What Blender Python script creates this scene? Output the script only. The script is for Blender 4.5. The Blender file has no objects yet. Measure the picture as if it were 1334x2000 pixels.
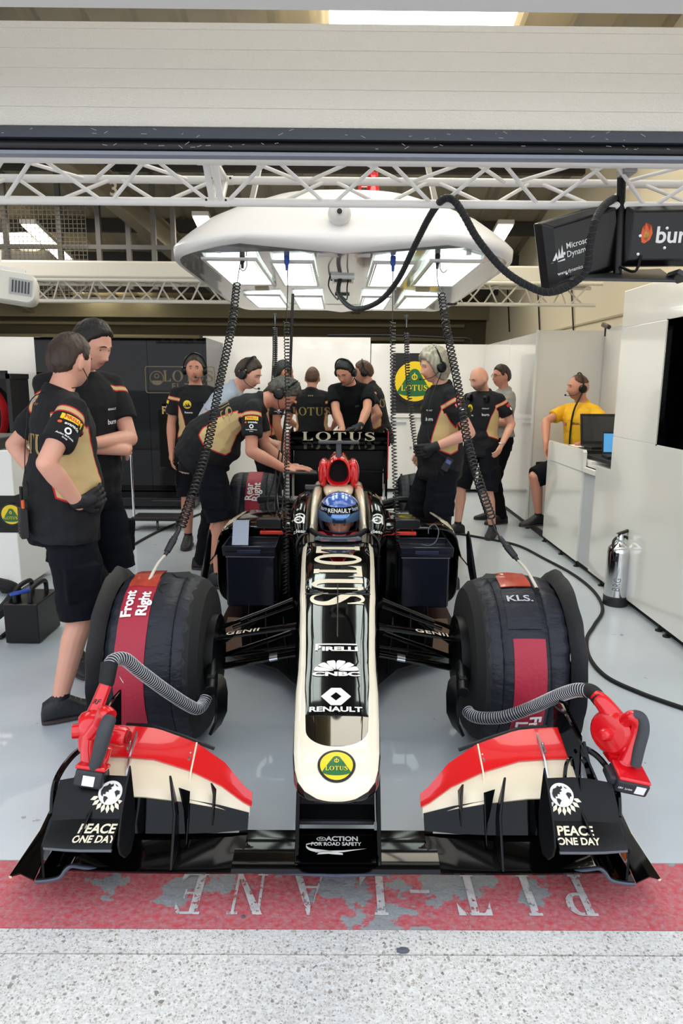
import bpy, bmesh, math, random
import numpy as np
from math import sin, cos, pi, radians, atan2, sqrt, exp
from mathutils import Vector, Matrix, noise
from mathutils.bvhtree import BVHTree
random.seed(7)
V = Vector
SC = bpy.context.scene
COL = SC.collection
# ---------------------------------------------------------------- camera
CAMH = 1.5
PITCH = radians(10.83); YAW = 0.0048; ROLL = 0.0078; FPX = 1333.3
fw = V((sin(YAW)*cos(PITCH), cos(YAW)*cos(PITCH), -sin(PITCH)))
rt0 = V((cos(YAW), -sin(YAW), 0)); up0 = rt0.cross(fw)
# picture rolled clockwise by ROLL -> camera rolled counter-clockwise
rt = rt0*cos(ROLL) + up0*sin(ROLL)
up = up0*cos(ROLL) - rt0*sin(ROLL)
cam_d = bpy.data.cameras.new('camera'); cam = bpy.data.objects.new('camera', cam_d); COL.objects.link(cam)
cam_d.sensor_fit = 'VERTICAL'; cam_d.sensor_height = 36; cam_d.sensor_width = 24.01; cam_d.lens = 24
cam_d.clip_start = 0.02; cam_d.clip_end = 300
M = Matrix((rt, up, -fw)).transposed().to_4x4(); M.translation = V((0, 0, CAMH)); cam.matrix_world = M
SC.camera = cam
cam_d.dof.use_dof = False
# ---------------------------------------------------------------- world and exposure
SC.view_settings.view_transform = 'Standard'; SC.view_settings.look = 'None'
SC.view_settings.gamma = 1; SC.view_settings.use_curve_mapping = False
SC.view_settings.exposure = 0.70
W = bpy.data.worlds.new('sky'); SC.world = W; W.use_nodes = True
nt = W.node_tree; bg = nt.nodes['Background']
tc = nt.nodes.new('ShaderNodeTexCoord'); sp = nt.nodes.new('ShaderNodeSeparateXYZ'); rp = nt.nodes.new('ShaderNodeValToRGB')
nz = nt.nodes.new('ShaderNodeTexNoise'); nz.inputs['Scale'].default_value = 3.0; nz.inputs['Detail'].default_value = 4
mx = nt.nodes.new('ShaderNodeMixRGB'); mx.blend_type = 'MIX'; mx.inputs[2].default_value = (1, 1, 1, 1)
rp.color_ramp.elements[0].position = 0.0; rp.color_ramp.elements[0].color = (0.92, 0.95, 1.0, 1)
rp.color_ramp.elements[1].position = 0.7; rp.color_ramp.elements[1].color = (0.62, 0.78, 1.0, 1)
nt.links.new(tc.outputs['Generated'], sp.inputs[0]); nt.links.new(sp.outputs[2], rp.inputs[0])
nt.links.new(tc.outputs['Generated'], nz.inputs['Vector'])
nt.links.new(rp.outputs[0], mx.inputs[1]); nt.links.new(nz.outputs['Fac'], mx.inputs[0]); nt.links.new(mx.outputs[0], bg.inputs[0])
bg.inputs[1].default_value = 1.15
def area(name, loc, rot, sx, sy, power, col=(1, 1, 1)):
    l = bpy.data.lights.new(name, 'AREA'); l.shape = 'RECTANGLE'; l.size = sx; l.size_y = sy; l.energy = power; l.color = col
    o = bpy.data.objects.new(name, l); COL.objects.link(o); o.location = loc; o.rotation_euler = rot
    return o
# added fill lights without fixtures, boosting the daylight from the roof lights
area('fill_light_rear', (0, 8.2, 3.3), (0, 0, 0), 3.4, 1.6, 42, (1, .96, .89))
area('fill_light_left', (-3.4, 6.2, 3.6), (0, 0.35, 0), 2.0, 4.0, 56, (1, .96, .90))
area('fill_light_front', (0.3, 3.45, 3.6), (0, 0, 0), 3.6, 0.8, 14, (1, .96, .90))
# ---------------------------------------------------------------- pixel helpers (photo frame 1334 x 2000 -> a ray)
CAM = V((0, 0, CAMH))
def ray(px, py): return fw*FPX + rt*(px-667) + up*(1000-py)
def atY(px, py, y): r = ray(px, py); return CAM + r*(y/r.y)
def atZ(px, py, z): r = ray(px, py); return CAM + r*((z-CAMH)/r.z)
def atX(px, py, x): r = ray(px, py); return CAM + r*(x/r.x)
def atP(px, py, p, n): r = ray(px, py); return CAM + r*((p-CAM).dot(n)/r.dot(n))
# ---------------------------------------------------------------- object bookkeeping
WL = {}
def empty(name, loc, label, cat, group=None):
    o = bpy.data.objects.new(name, None); COL.objects.link(o); o.location = loc; o.empty_display_size = .1
    o['label'] = label; o['category'] = cat
    if group: o['group'] = group
    WL[o.name] = V(loc); return o
def tag(o, label, cat, group=None):
    o['label'] = label; o['category'] = cat
    if group: o['group'] = group
    return o
def link_mesh(name, me, mat, parent=None, smooth=True, angle=35, bevel=0, seg=2, label=None, recenter=True):
    if isinstance(mat, (list, tuple)):
        for m in mat: me.materials.append(m)
    elif mat: me.materials.append(mat)
    c = V((0, 0, 0))
    if recenter and len(me.vertices):
        co = np.empty(len(me.vertices)*3, 'f'); me.vertices.foreach_get('co', co); co = co.reshape(-1, 3)
        mn = co.min(0); mxx = co.max(0); cc = (mn+mxx)/2; cc[2] = mn[2]
        c = V([float(a) for a in cc]); co = co-cc; me.vertices.foreach_set('co', co.ravel())
    if smooth:
        me.polygons.foreach_set('use_smooth', [True]*len(me.polygons))
        if angle < 180: me.set_sharp_from_angle(angle=radians(angle))
    me.update()
    o = bpy.data.objects.new(name, me); COL.objects.link(o)
    if parent: o.parent = parent; o.location = c - WL[parent.name]
    else: o.location = c
    WL[o.name] = c
    if bevel:
        b = o.modifiers.new('bevel', 'BEVEL'); b.width = bevel; b.segments = seg; b.limit_method = 'ANGLE'; b.angle_limit = radians(40)
    if label: o['label'] = label
    return o
def noisy(me, fn):
    n = len(me.vertices); co = np.empty(n*3, 'f'); no = np.empty(n*3, 'f'); me.vertices.foreach_get('co', co); me.vertices.foreach_get('normal', no); co = co.reshape(-1, 3); no = no.reshape(-1, 3)
    d = np.array([fn(V(c)) for c in co.tolist()], 'f'); me.vertices.foreach_set('co', (co+no*d[:, None]).ravel()); me.update()
def struct(o): o['kind'] = 'structure'; return o
def frame(d, hint=V((0, 0, 1))):
    d = V(d).normalized(); h = V(hint)
    if abs(d.dot(h.normalized())) > .98: h = V((1, 0, 0)) if abs(d.x) < .9 else V((0, 1, 0))
    x = h.cross(d).normalized(); y = d.cross(x).normalized(); return x, y, d
class MB:
    def __init__(s): s.v = []; s.f = []; s.m = []; s.mi = 0
    def add(s, vs, fs):
        b = len(s.v); s.v += [tuple(p) for p in vs]; s.f += [tuple(i+b for i in f) for f in fs]; s.m += [s.mi]*len(fs); return s
    def box(s, c, sz, R=None):
        hx, hy, hz = sz[0]/2, sz[1]/2, sz[2]/2; c = V(c)
        vs = [V((x, y, z)) for x in (-hx, hx) for y in (-hy, hy) for z in (-hz, hz)]
        if R is not None: vs = [R @ p for p in vs]
        return s.add([c+p for p in vs], [(0, 1, 3, 2), (4, 6, 7, 5), (0, 4, 5, 1), (2, 3, 7, 6), (0, 2, 6, 4), (1, 5, 7, 3)])
    def span(s, a, b):  # box between two corners
        a = V(a); b = V(b); return s.box((a+b)/2, [abs(q) for q in (b-a)])
    def rings(s, rs, close=True, cap=True, closed_path=False):
        n = len(rs[0]); vs = [p for r in rs for p in r]; fs = []
        k = len(rs); e = n if close else n-1
        for i in range(k if closed_path else k-1):
            a = i*n; b = ((i+1) % k)*n
            for j in range(e): fs.append((a+j, a+(j+1) % n, b+(j+1) % n, b+j))
        if cap and close and not closed_path:
            fs.append(tuple(range(n-1, -1, -1))); fs.append(tuple((k-1)*n+j for j in range(n)))
        return s.add(vs, fs)
    def tube(s, pts, r, n=8, cap=True, hint=V((0, 0, 1)), ell=None, closed=False):
        pts = [V(p) for p in pts]; k = len(pts)
        if not isinstance(r, (list, tuple)): r = [r]*k
        rs = []; px = None
        for i in range(k):
            if closed: d = pts[(i+1) % k]-pts[i-1]
            else: d = pts[min(i+1, k-1)]-pts[max(i-1, 0)]
            if px is None: x, y, _ = frame(d, hint)
            else:
                dn = d.normalized(); x = (px - dn*px.dot(dn))
                if x.length < 1e-6: x, _, _ = frame(d, hint)
                x.normalize(); y = dn.cross(x)
            px = x; ri = r[i]; e = ell if ell else 1
            rs.append([pts[i] + x*(ri*cos(2*pi*j/n)) + y*(ri*e*sin(2*pi*j/n)) for j in range(n)])
        return s.rings(rs, cap=cap, closed_path=closed)
    def cap(s, a, b, r1, r2, n=14, w=(1, 1), hint=V((0, 0, 1)), round_=True):  # capsule, possibly elliptical
        a = V(a); b = V(b); x, y, d = frame(b-a, hint); rs = []
        K = 4
        seq = []
        if round_: seq += [(a - d*(r1*cos(pi/2*i/K)), r1*sin(pi/2*i/K)) for i in range(1, K)]
        seq += [(a, r1), (b, r2)]
        if round_: seq += [(b + d*(r2*sin(pi/2*i/K)), r2*cos(pi/2*i/K)) for i in range(1, K)]
        for c, r in seq: rs.append([c + x*(r*w[0]*cos(2*pi*j/n)) + y*(r*w[1]*sin(2*pi*j/n)) for j in range(n)])
        return s.rings(rs)
    def cyl(s, a, b, r, n=20, r2=None): return s.tube([a, b], [r, r if r2 is None else r2], n)
    def lathe(s, prof, c=(0, 0, 0), ax=(0, 0, 1), n=28, hint=V((0, 1, 0))):  # prof [(r, h)]
        x, y, d = frame(ax, hint); c = V(c)
        return s.rings([[c + d*h + x*(r*cos(2*pi*j/n)) + y*(r*sin(2*pi*j/n)) for j in range(n)] for r, h in prof], cap=True)
    def sph(s, c, r, n=16, m=10, R=None):
        c = V(c); r = (r, r, r) if not isinstance(r, (list, tuple)) else r; rs = []
        for i in range(1, m):
            t = pi*i/m; row = []
            for j in range(n):
                p = V((r[0]*sin(t)*cos(2*pi*j/n), r[1]*sin(t)*sin(2*pi*j/n), -r[2]*cos(t)))
                if R is not None: p = R @ p
                row.append(c+p)
            rs.append(row)
        return s.rings(rs)
    def prism(s, poly, th, org=(0, 0, 0), xd=(1, 0, 0), yd=(0, 1, 0)):  # poly 2d extruded both ways by th/2
        xd = V(xd); yd = V(yd); nd = xd.cross(yd).normalized(); o = V(org)
        a = [o + xd*p[0] + yd*p[1] - nd*th/2 for p in poly]; b = [p + nd*th for p in a]; n = len(poly)
        return s.add(a+b, [tuple(range(n-1, -1, -1)), tuple(range(n, 2*n))] + [(i, (i+1) % n, n+(i+1) % n, n+i) for i in range(n)])
    def slab(s, pts, th, nd=None):  # world polygon with thickness
        pts = [V(p) for p in pts]; n = len(pts)
        if nd is None: nd = (pts[1]-pts[0]).cross(pts[2]-pts[0]).normalized()
        b = [p + V(nd)*th for p in pts]
        return s.add(pts+b, [tuple(range(n-1, -1, -1)), tuple(range(n, 2*n))] + [(i, (i+1) % n, n+(i+1) % n, n+i) for i in range(n)])
    def grid(s, G, th=0):  # grid of world points, optional thickness along normal (th downwards)
        R_ = len(G); C_ = len(G[0]); P = [[V(p) for p in row] for row in G]
        vs = [p for row in P for p in row]; fs = [(i*C_+j, i*C_+j+1, (i+1)*C_+j+1, (i+1)*C_+j) for i in range(R_-1) for j in range(C_-1)]
        if th:
            N = []
            for i in range(R_):
                for j in range(C_):
                    a = P[min(i+1, R_-1)][j]-P[max(i-1, 0)][j]; b = P[i][min(j+1, C_-1)]-P[i][max(j-1, 0)]
                    N.append(b.cross(a).normalized())
            o = len(vs); vs = vs + [vs[i]+N[i]*th for i in range(o)]
            fs = fs + [tuple(q+o for q in f[::-1]) for f in fs]
            edge = [j for j in range(C_)] + [i*C_+C_-1 for i in range(1, R_)] + [(R_-1)*C_+j for j in range(C_-2, -1, -1)] + [i*C_ for i in range(R_-2, 0, -1)]
            for k in range(len(edge)): a = edge[k]; b = edge[(k+1) % len(edge)]; fs.append((b, a, a+o, b+o))
        return s.add(vs, fs)
    def mesh(s, name='m', fix=True):
        me = bpy.data.meshes.new(name); me.from_pydata(s.v, [], s.f)
        if any(s.m): me.polygons.foreach_set('material_index', s.m)
        if fix:
            bm = bmesh.new(); bm.from_mesh(me); bmesh.ops.recalc_face_normals(bm, faces=bm.faces); bm.to_mesh(me); bm.free()
        return me
    def build(s, name, mat, parent=None, **k): return link_mesh(name, s.mesh(name), mat, parent, **k)
def catmull(P, k=8, closed=False):
    P = [V(p) for p in P]; n = len(P); out = []
    for i in range(n if closed else n-1):
        if closed: a, b, c, d = P[i-1], P[i], P[(i+1) % n], P[(i+2) % n]
        else: a, b, c, d = P[max(i-1, 0)], P[i], P[i+1], P[min(i+2, n-1)]
        for j in range(k):
            t = j/k; out.append(.5*((2*b) + (c-a)*t + (2*a-5*b+4*c-d)*t*t + (3*b-a-3*c+d)*t**3))
    if not closed: out.append(P[-1])
    return out
def lerp(a, b, t): return a+(b-a)*t
def interp(xs, ys, x):
    if x <= xs[0]: return ys[0]
    for i in range(len(xs)-1):
        if x <= xs[i+1]: return lerp(ys[i], ys[i+1], (x-xs[i])/(xs[i+1]-xs[i]))
    return ys[-1]
def sstep(a, b, x):
    t = max(0, min(1, (x-a)/(b-a))); return t*t*(3-2*t)
# ---------------------------------------------------------------- materials
def srgb(c):
    if isinstance(c, str): c = [int(c[i:i+2], 16)/255 for i in (0, 2, 4)]
    return tuple(((x/12.92) if x <= .04045 else ((x+.055)/1.055)**2.4) for x in c) + (1,)
MATS = {}
def mat(name, col, rough=.5, metal=0, coat=0, bump=0, bscale=40, var=0, vscale=8, spec=None, emit=None, estr=0, alpha=1, trans=0, stretch=None, sheen=0):
    if name in MATS: return MATS[name]
    m = bpy.data.materials.new(name); m.use_nodes = True; t = m.node_tree; b = t.nodes['Principled BSDF']; MATS[name] = m
    c = srgb(col); b.inputs['Base Color'].default_value = c; b.inputs['Roughness'].default_value = rough; b.inputs['Metallic'].default_value = metal
    if coat: b.inputs['Coat Weight'].default_value = coat; b.inputs['Coat Roughness'].default_value = .03
    if spec is not None: b.inputs['Specular IOR Level'].default_value = spec
    if emit is not None: b.inputs['Emission Color'].default_value = srgb(emit); b.inputs['Emission Strength'].default_value = estr
    if trans: b.inputs['Transmission Weight'].default_value = trans
    if sheen: b.inputs['Sheen Weight'].default_value = sheen
    if alpha < 1: b.inputs['Alpha'].default_value = alpha
    tx = None
    if bump or var:
        tc = t.nodes.new('ShaderNodeTexCoord'); src = tc.outputs['Object']
        if stretch:
            mp = t.nodes.new('ShaderNodeMapping'); mp.inputs['Scale'].default_value = stretch; t.links.new(src, mp.inputs[0]); src = mp.outputs[0]
    if bump:
        n = t.nodes.new('ShaderNodeTexNoise'); n.inputs['Scale'].default_value = bscale; n.inputs['Detail'].default_value = 4
        t.links.new(src, n.inputs['Vector']); u = t.nodes.new('ShaderNodeBump'); u.inputs['Strength'].default_value = bump; u.inputs['Distance'].default_value = .01
        t.links.new(n.outputs['Fac'], u.inputs['Height']); t.links.new(u.outputs[0], b.inputs['Normal'])
    if var:
        n = t.nodes.new('ShaderNodeTexNoise'); n.inputs['Scale'].default_value = vscale; n.inputs['Detail'].default_value = 5
        t.links.new(src, n.inputs['Vector']); r = t.nodes.new('ShaderNodeValToRGB')
        r.color_ramp.elements[0].position = .3; r.color_ramp.elements[1].position = .7
        r.color_ramp.elements[0].color = tuple(x*(1-var) for x in c[:3])+(1,); r.color_ramp.elements[1].color = tuple(min(1, x*(1+var*.6)) for x in c[:3])+(1,)
        t.links.new(n.outputs['Fac'], r.inputs[0]); t.links.new(r.outputs[0], b.inputs['Base Color'])
    return m
def banded(name, attr, stops, rough=.3, coat=0, bump=0, bscale=200, sheen=0):
    """colour by a signed-distance attribute: stops = [(threshold, colour)...] ascending, first colour below the first threshold"""
    if name in MATS: return MATS[name]
    m = bpy.data.materials.new(name); m.use_nodes = True; t = m.node_tree; b = t.nodes['Principled BSDF']; MATS[name] = m
    a = t.nodes.new('ShaderNodeAttribute'); a.attribute_name = attr; cur = None
    for th, c in stops:
        if cur is None: cur = t.nodes.new('ShaderNodeRGB'); cur.outputs[0].default_value = srgb(c); cur = cur.outputs[0]; continue
        g = t.nodes.new('ShaderNodeMath'); g.operation = 'GREATER_THAN'; g.inputs[1].default_value = th; t.links.new(a.outputs['Fac'], g.inputs[0])
        x = t.nodes.new('ShaderNodeMixRGB'); x.inputs[2].default_value = srgb(c); t.links.new(g.outputs[0], x.inputs[0]); t.links.new(cur, x.inputs[1]); cur = x.outputs[0]
    t.links.new(cur, b.inputs['Base Color']); b.inputs['Roughness'].default_value = rough
    if coat: b.inputs['Coat Weight'].default_value = coat; b.inputs['Coat Roughness'].default_value = .03
    if sheen: b.inputs['Sheen Weight'].default_value = sheen
    if bump:
        tc = t.nodes.new('ShaderNodeTexCoord'); n = t.nodes.new('ShaderNodeTexNoise'); n.inputs['Scale'].default_value = bscale
        t.links.new(tc.outputs['Object'], n.inputs['Vector']); u = t.nodes.new('ShaderNodeBump'); u.inputs['Strength'].default_value = bump; u.inputs['Distance'].default_value = .004
        t.links.new(n.outputs['Fac'], u.inputs['Height']); t.links.new(u.outputs[0], b.inputs['Normal'])
    return m
def set_attr(me, name, fn):
    a = me.attributes.new(name, 'FLOAT', 'POINT'); a.data.foreach_set('value', [fn(v.co) for v in me.vertices])
GLOSS = mat('gloss black paint', '030304', .07, spec=.26)
CARBON = mat('carbon fibre', '0b0c0e', .3, spec=.24, bump=.12, bscale=500)
CREAM = mat('cream paint', 'f2e2c4', .2, coat=.8)
REDP = mat('racing red paint', 'e3121b', .16, coat=1)
GOLDT = mat('gold print', 'c8a860', .4)
WHITE = mat('white print', 'f4f4f4', .5)
BLK = mat('matt black plastic', '101013', .5)
BLK2 = mat('satin black plastic', '08080a', .3, spec=.35)
DGREY = mat('dark grey plastic', '33353a', .5)
RUB = mat('black rubber', '0c0c0e', .7, bump=.1, bscale=60)
STEEL = mat('brushed steel', 'c9ccd0', .25, 1)
CHROME = mat('chrome', 'dfe2e6', .08, 1)
WPAINT = mat('white painted metal', 'eceae6', .35)
WGLOSS = mat('glossy white panel', 'eeece6', .12, coat=.6)
WPLAS = mat('white plastic', 'e9e8e4', .3)
YEL = mat('yellow print', 'f2cf1d', .4)
GRN = mat('green print', '1f6a3a', .4)
BLUEC = mat('blue plastic', '2b4fae', .35)
SKINC = {}
# ---------------------------------------------------------------- lettering
TMP = bpy.data.scenes.new('scratch')
def evaluated_mesh(o):
    TMP.collection.objects.link(o); vl = TMP.view_layers[0]; vl.update(); dg = vl.depsgraph
    me = bpy.data.meshes.new_from_object(o.evaluated_get(dg)); bpy.data.objects.remove(o); return me
TXC = {}
def text2d(*a, **k):
    key = (a, tuple(sorted(k.items())))
    if key not in TXC: TXC[key] = text2d_(*a, **k)
    return [tuple(q) for q in TXC[key][0]], [tuple(q) for q in TXC[key][1]]
def text2d_(body, size=1, bold=0, shear=0, spacing=1, sx=1):
    cu = bpy.data.curves.new('t', 'FONT'); cu.body = body; cu.size = size; cu.offset = bold*size; cu.shear = shear; cu.align_x = 'CENTER'; cu.align_y = 'CENTER'; cu.space_character = spacing; cu.resolution_u = 4
    o = bpy.data.objects.new('t', cu); me = evaluated_mesh(o); vs = [(v.co.x*sx, v.co.y) for v in me.vertices]; fs = [tuple(p.vertices) for p in me.polygons]
    bpy.data.curves.remove(cu); bpy.data.meshes.remove(me); return vs, fs
def strip(a, b):  # quads between two polylines
    n = len(a); return list(a)+list(b), [(i, i+1, n+i+1, n+i) for i in range(n-1)]
def arc2(cx, cy, rx, ry, t0, t1, n=24): return [(cx+rx*cos(lerp(t0, t1, i/n)), cy+ry*sin(lerp(t0, t1, i/n))) for i in range(n+1)]
def join2(L, dx=0, dy=0, s=1, sy=None):
    vs = []; fs = []
    for v, f in L:
        b = len(vs); vs += v; fs += [tuple(i+b for i in q) for q in f]
    return [(x*s+dx, y*(sy or s)+dy) for x, y in vs], fs
def rect2(x0, y0, x1, y1): return [(x0, y0), (x1, y0), (x1, y1), (x0, y1)], [(0, 1, 2, 3)]
def poly2(p): return list(p), [tuple(range(len(p)))]
def disc2(cx, cy, rx, ry=None, n=40): return poly2(arc2(cx, cy, rx, ry or rx, 0, 2*pi*(1-1/n), n-1))
def ring2(cx, cy, r0, r1, n=40, e=1): return strip(arc2(cx, cy, r0, r0*e, 0, 2*pi, n), arc2(cx, cy, r1, r1*e, 0, 2*pi, n))
GT = [.2, .06]
def glyph(c):  # serif capitals, unit height, returns shapes, width
    t, h, s = GT[0], GT[1], .07
    def stem(x, y0=0, y1=1): return [rect2(x, y0, x+t, y1), rect2(x-s, 0, x+t+s, h), rect2(x-s, 1-h, x+t+s, 1)]
    if c == 'L': return stem(.08) + [rect2(.08, 0, .7, h), poly2([(.7, 0), (.7, .32), (.63, .22), (.5, h)])], .74
    if c == 'T': return [rect2(.34, 0, .54, 1), rect2(.27, 0, .61, h), rect2(.02, 1-h, .86, 1), poly2([(.02, 1), (.02, .7), (.09, .82), (.2, 1-h)]), poly2([(.86, 1), (.86, .7), (.79, .82), (.68, 1-h)])], .88
    if c == 'I': return stem(.08), .36
    if c == 'O': return [strip(arc2(.5, .5, .5, .52, 0, 2*pi, 40), arc2(.5, .5, .5-t-.01, .52-h, 0, 2*pi, 40))], 1.0
    if c == 'U': return [rect2(.1, .35, .1+t, 1), rect2(.03, 1-h, .37, 1), rect2(.7, .35, .79, 1), rect2(.61, 1-h, .88, 1), strip(arc2(.445, .35, .345, .37, pi, 2*pi, 20), arc2(.4+t/2, .35, .3-t/2, .37-h, pi, 2*pi, 20))], .9
    if c == 'S':
        C = catmull([V((x, y, w)) for x, y, w in [(.6, .74, .03), (.52, .92, .035), (.34, .97, .035), (.15, .86, .08), (.16, .68, .1), (.36, .54, .115), (.57, .38, .11), (.6, .18, .09), (.42, .03, .04), (.2, .05, .035), (.07, .26, .03)]], 5)
        a = []; b = []
        for i, p in enumerate(C):
            d = C[min(i+1, len(C)-1)]-C[max(i-1, 0)]; n = V((-d.y, d.x, 0)).normalized(); a.append((p.x+n.x*p.z, p.y+n.y*p.z)); b.append((p.x-n.x*p.z, p.y-n.y*p.z))
        return [strip(a, b), rect2(.58, .68, .63, .98), rect2(.04, .02, .09, .32)], .72
    if c == 'P': return stem(.08) + [strip(arc2(.38, .73, .32, .27, -pi/2, pi/2, 16), arc2(.38, .73, .13, .2, -pi/2, pi/2, 16)), rect2(.2, .46, .38, .53), rect2(.2, .93, .38, 1)], .76
    if c == 'A': return [poly2([(.44, 1), (.5, 1), (.9, 0), (.7, 0), (.42, .78)]), poly2([(.44, 1), (.18, 0), (.11, 0), (.42, .9)]), rect2(.25, .32, .64, .38), rect2(.03, 0, .27, h), rect2(.6, 0, .98, h)], 1.0
    if c == 'N': return [rect2(.12, 0, .19, 1), rect2(.03, 0, .29, h), rect2(.76, 0, .83, 1), rect2(.66, 1-h, .93, 1), poly2([(.04, 1), (.28, 1), (.83, 0), (.72, 0)])], .98
    if c == 'E': return stem(.08) + [rect2(.2, 0, .66, h), rect2(.2, 1-h, .64, 1), rect2(.2, .48, .5, .54), poly2([(.66, 0), (.7, .28), (.63, .2), (.5, h)]), poly2([(.64, 1), (.66, .74), (.6, .82), (.5, 1-h)]), rect2(.47, .38, .51, .64)], .76
    if c == '-': return [rect2(.06, .4, .56, .48)], .62
    return [], .4
def fit2(shape, w, h):
    vs, fs = shape; x0 = min(p[0] for p in vs); x1 = max(p[0] for p in vs); y0 = min(p[1] for p in vs); y1 = max(p[1] for p in vs)
    return [((x-(x0+x1)/2)*w/(x1-x0), (y-(y0+y1)/2)*h/(y1-y0)) for x, y in vs], fs
def serif(word, size=1, gap=.08, sx=1):
    L = []; x = 0
    for c in word:
        g, w = glyph(c)
        for v, f in g: L.append(([(a+x, b) for a, b in v], f))
        x += w+gap
    x -= gap; vs, fs = join2(L); return [((a-x/2)*size*sx, (b-.5)*size) for a, b in vs], fs
def bvh(o):
    me = o.data; l = WL[o.name]
    return BVHTree.FromPolygons([v.co+l for v in me.vertices], [tuple(p.vertices) for p in me.polygons])
def islands(n, fs):
    p = list(range(n))
    def find(a):
        while p[a] != a: p[a] = p[p[a]]; a = p[a]
        return a
    for f in fs:
        for q in f[1:]: p[find(q)] = find(f[0])
    ids = {}; return [ids.setdefault(find(i), len(ids)) for i in range(n)]
def decal(name, shape, org, xd, yd, targets, m, parent, off=.0015, maxe=.03, back=.25, label=None):
    vs, fs = shape; org = V(org); xd = V(xd).normalized(); yd = V(yd).normalized(); nd = xd.cross(yd).normalized()
    isl = islands(len(vs), fs); bm = bmesh.new(); bv = [bm.verts.new((x, y, -.00006*(k % 9))) for (x, y), k in zip(vs, isl)]
    for f in fs:
        try: bm.faces.new([bv[i] for i in f])
        except ValueError: pass
    bmesh.ops.triangulate(bm, faces=bm.faces)
    for _ in range(4):
        le = [e for e in bm.edges if e.calc_length() > maxe]
        if not le or len(bm.verts) > 6000: break
        bmesh.ops.subdivide_edges(bm, edges=le, cuts=1); bmesh.ops.triangulate(bm, faces=[f for f in bm.faces if len(f.verts) > 3])
    T = targets if isinstance(targets, list) else [targets]
    dead = []
    for v in bm.verts:
        p = org + xd*v.co.x + yd*v.co.y; dz = -v.co.z; best = None
        for t in T:
            h = t.ray_cast(p + nd*back, -nd, back*2.2)
            if h[0] is not None and (best is None or h[3] < best[1]): best = (h[0], h[3])
        if T and not best: dead.append(v)
        q = best[0] if best else p; v.co = q + nd*(off+dz)
    if dead and len(dead) < len(bm.verts): bmesh.ops.delete(bm, geom=dead, context='VERTS')
    me = bpy.data.meshes.new(name); bm.to_mesh(me); bm.free()
    return link_mesh(name, me, m, parent, smooth=False, label=label)
def lotus_badge(name, org, xd, yd, r, targets, parent, off=.002, ring=True, label=None):
    nd = V(xd).cross(V(yd)).normalized()
    decal(name, disc2(0, 0, r), org, xd, yd, targets, YEL, parent, off, maxe=r*.5, label=label)
    if ring: decal('badge_ring', ring2(0, 0, r, r*1.16), org, xd, yd, targets, BLK, parent, off)
    tri = poly2(arc2(-.0*r, -r*.45, r*.95, r*.3, radians(200), radians(340), 12) + arc2(0, r*.35, r*.28, r*.28, .3, pi-.3, 8))
    decal('badge_leaf', tri, org, xd, yd, targets, GRN, parent, off*1.6, maxe=r*.5)
    decal('badge_word', serif('LOTUS', r*.29, .1, 1.0), V(org)-V(yd)*r*.32, xd, yd, targets, YEL, parent, off*2.2, maxe=r*.5)
    decal('badge_monogram', join2([ring2(0, 0, r*.1, r*.15, 14), rect2(-.02*r, -.1*r, .02*r, .22*r)]), V(org)+V(yd)*r*.22, xd, yd, targets, YEL, parent, off*2.2)
# ================================================================ SETTING
def floor_mat():
    m = mat('grey epoxy floor', 'c3c8ca', .22, coat=.25); t = m.node_tree; b = t.nodes['Principled BSDF']
    tc = t.nodes.new('ShaderNodeTexCoord'); n = t.nodes.new('ShaderNodeTexNoise'); n.inputs['Scale'].default_value = .9; n.inputs['Detail'].default_value = 6
    r = t.nodes.new('ShaderNodeValToRGB'); r.color_ramp.elements[0].color = srgb('b6bec6'); r.color_ramp.elements[1].color = srgb('cad1d6'); r.color_ramp.elements[0].position = .35; r.color_ramp.elements[1].position = .65
    t.links.new(tc.outputs['Object'], n.inputs['Vector']); t.links.new(n.outputs['Fac'], r.inputs[0])
    n2 = t.nodes.new('ShaderNodeTexNoise'); n2.inputs['Scale'].default_value = 14; n2.inputs['Detail'].default_value = 8
    t.links.new(tc.outputs['Object'], n2.inputs['Vector']); g = t.nodes.new('ShaderNodeMath'); g.operation = 'GREATER_THAN'; g.inputs[1].default_value = .735
    t.links.new(n2.outputs['Fac'], g.inputs[0]); x = t.nodes.new('ShaderNodeMixRGB'); x.inputs[2].default_value = srgb('8d8f90'); t.links.new(g.outputs[0], x.inputs[0]); t.links.new(r.outputs[0], x.inputs[1])
    t.links.new(x.outputs[0], b.inputs['Base Color']); rr = t.nodes.new('ShaderNodeMapRange'); rr.inputs[3].default_value = .27; rr.inputs[4].default_value = .34
    t.links.new(n2.outputs['Fac'], rr.inputs[0]); t.links.new(rr.outputs[0], b.inputs['Roughness']); return m
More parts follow.
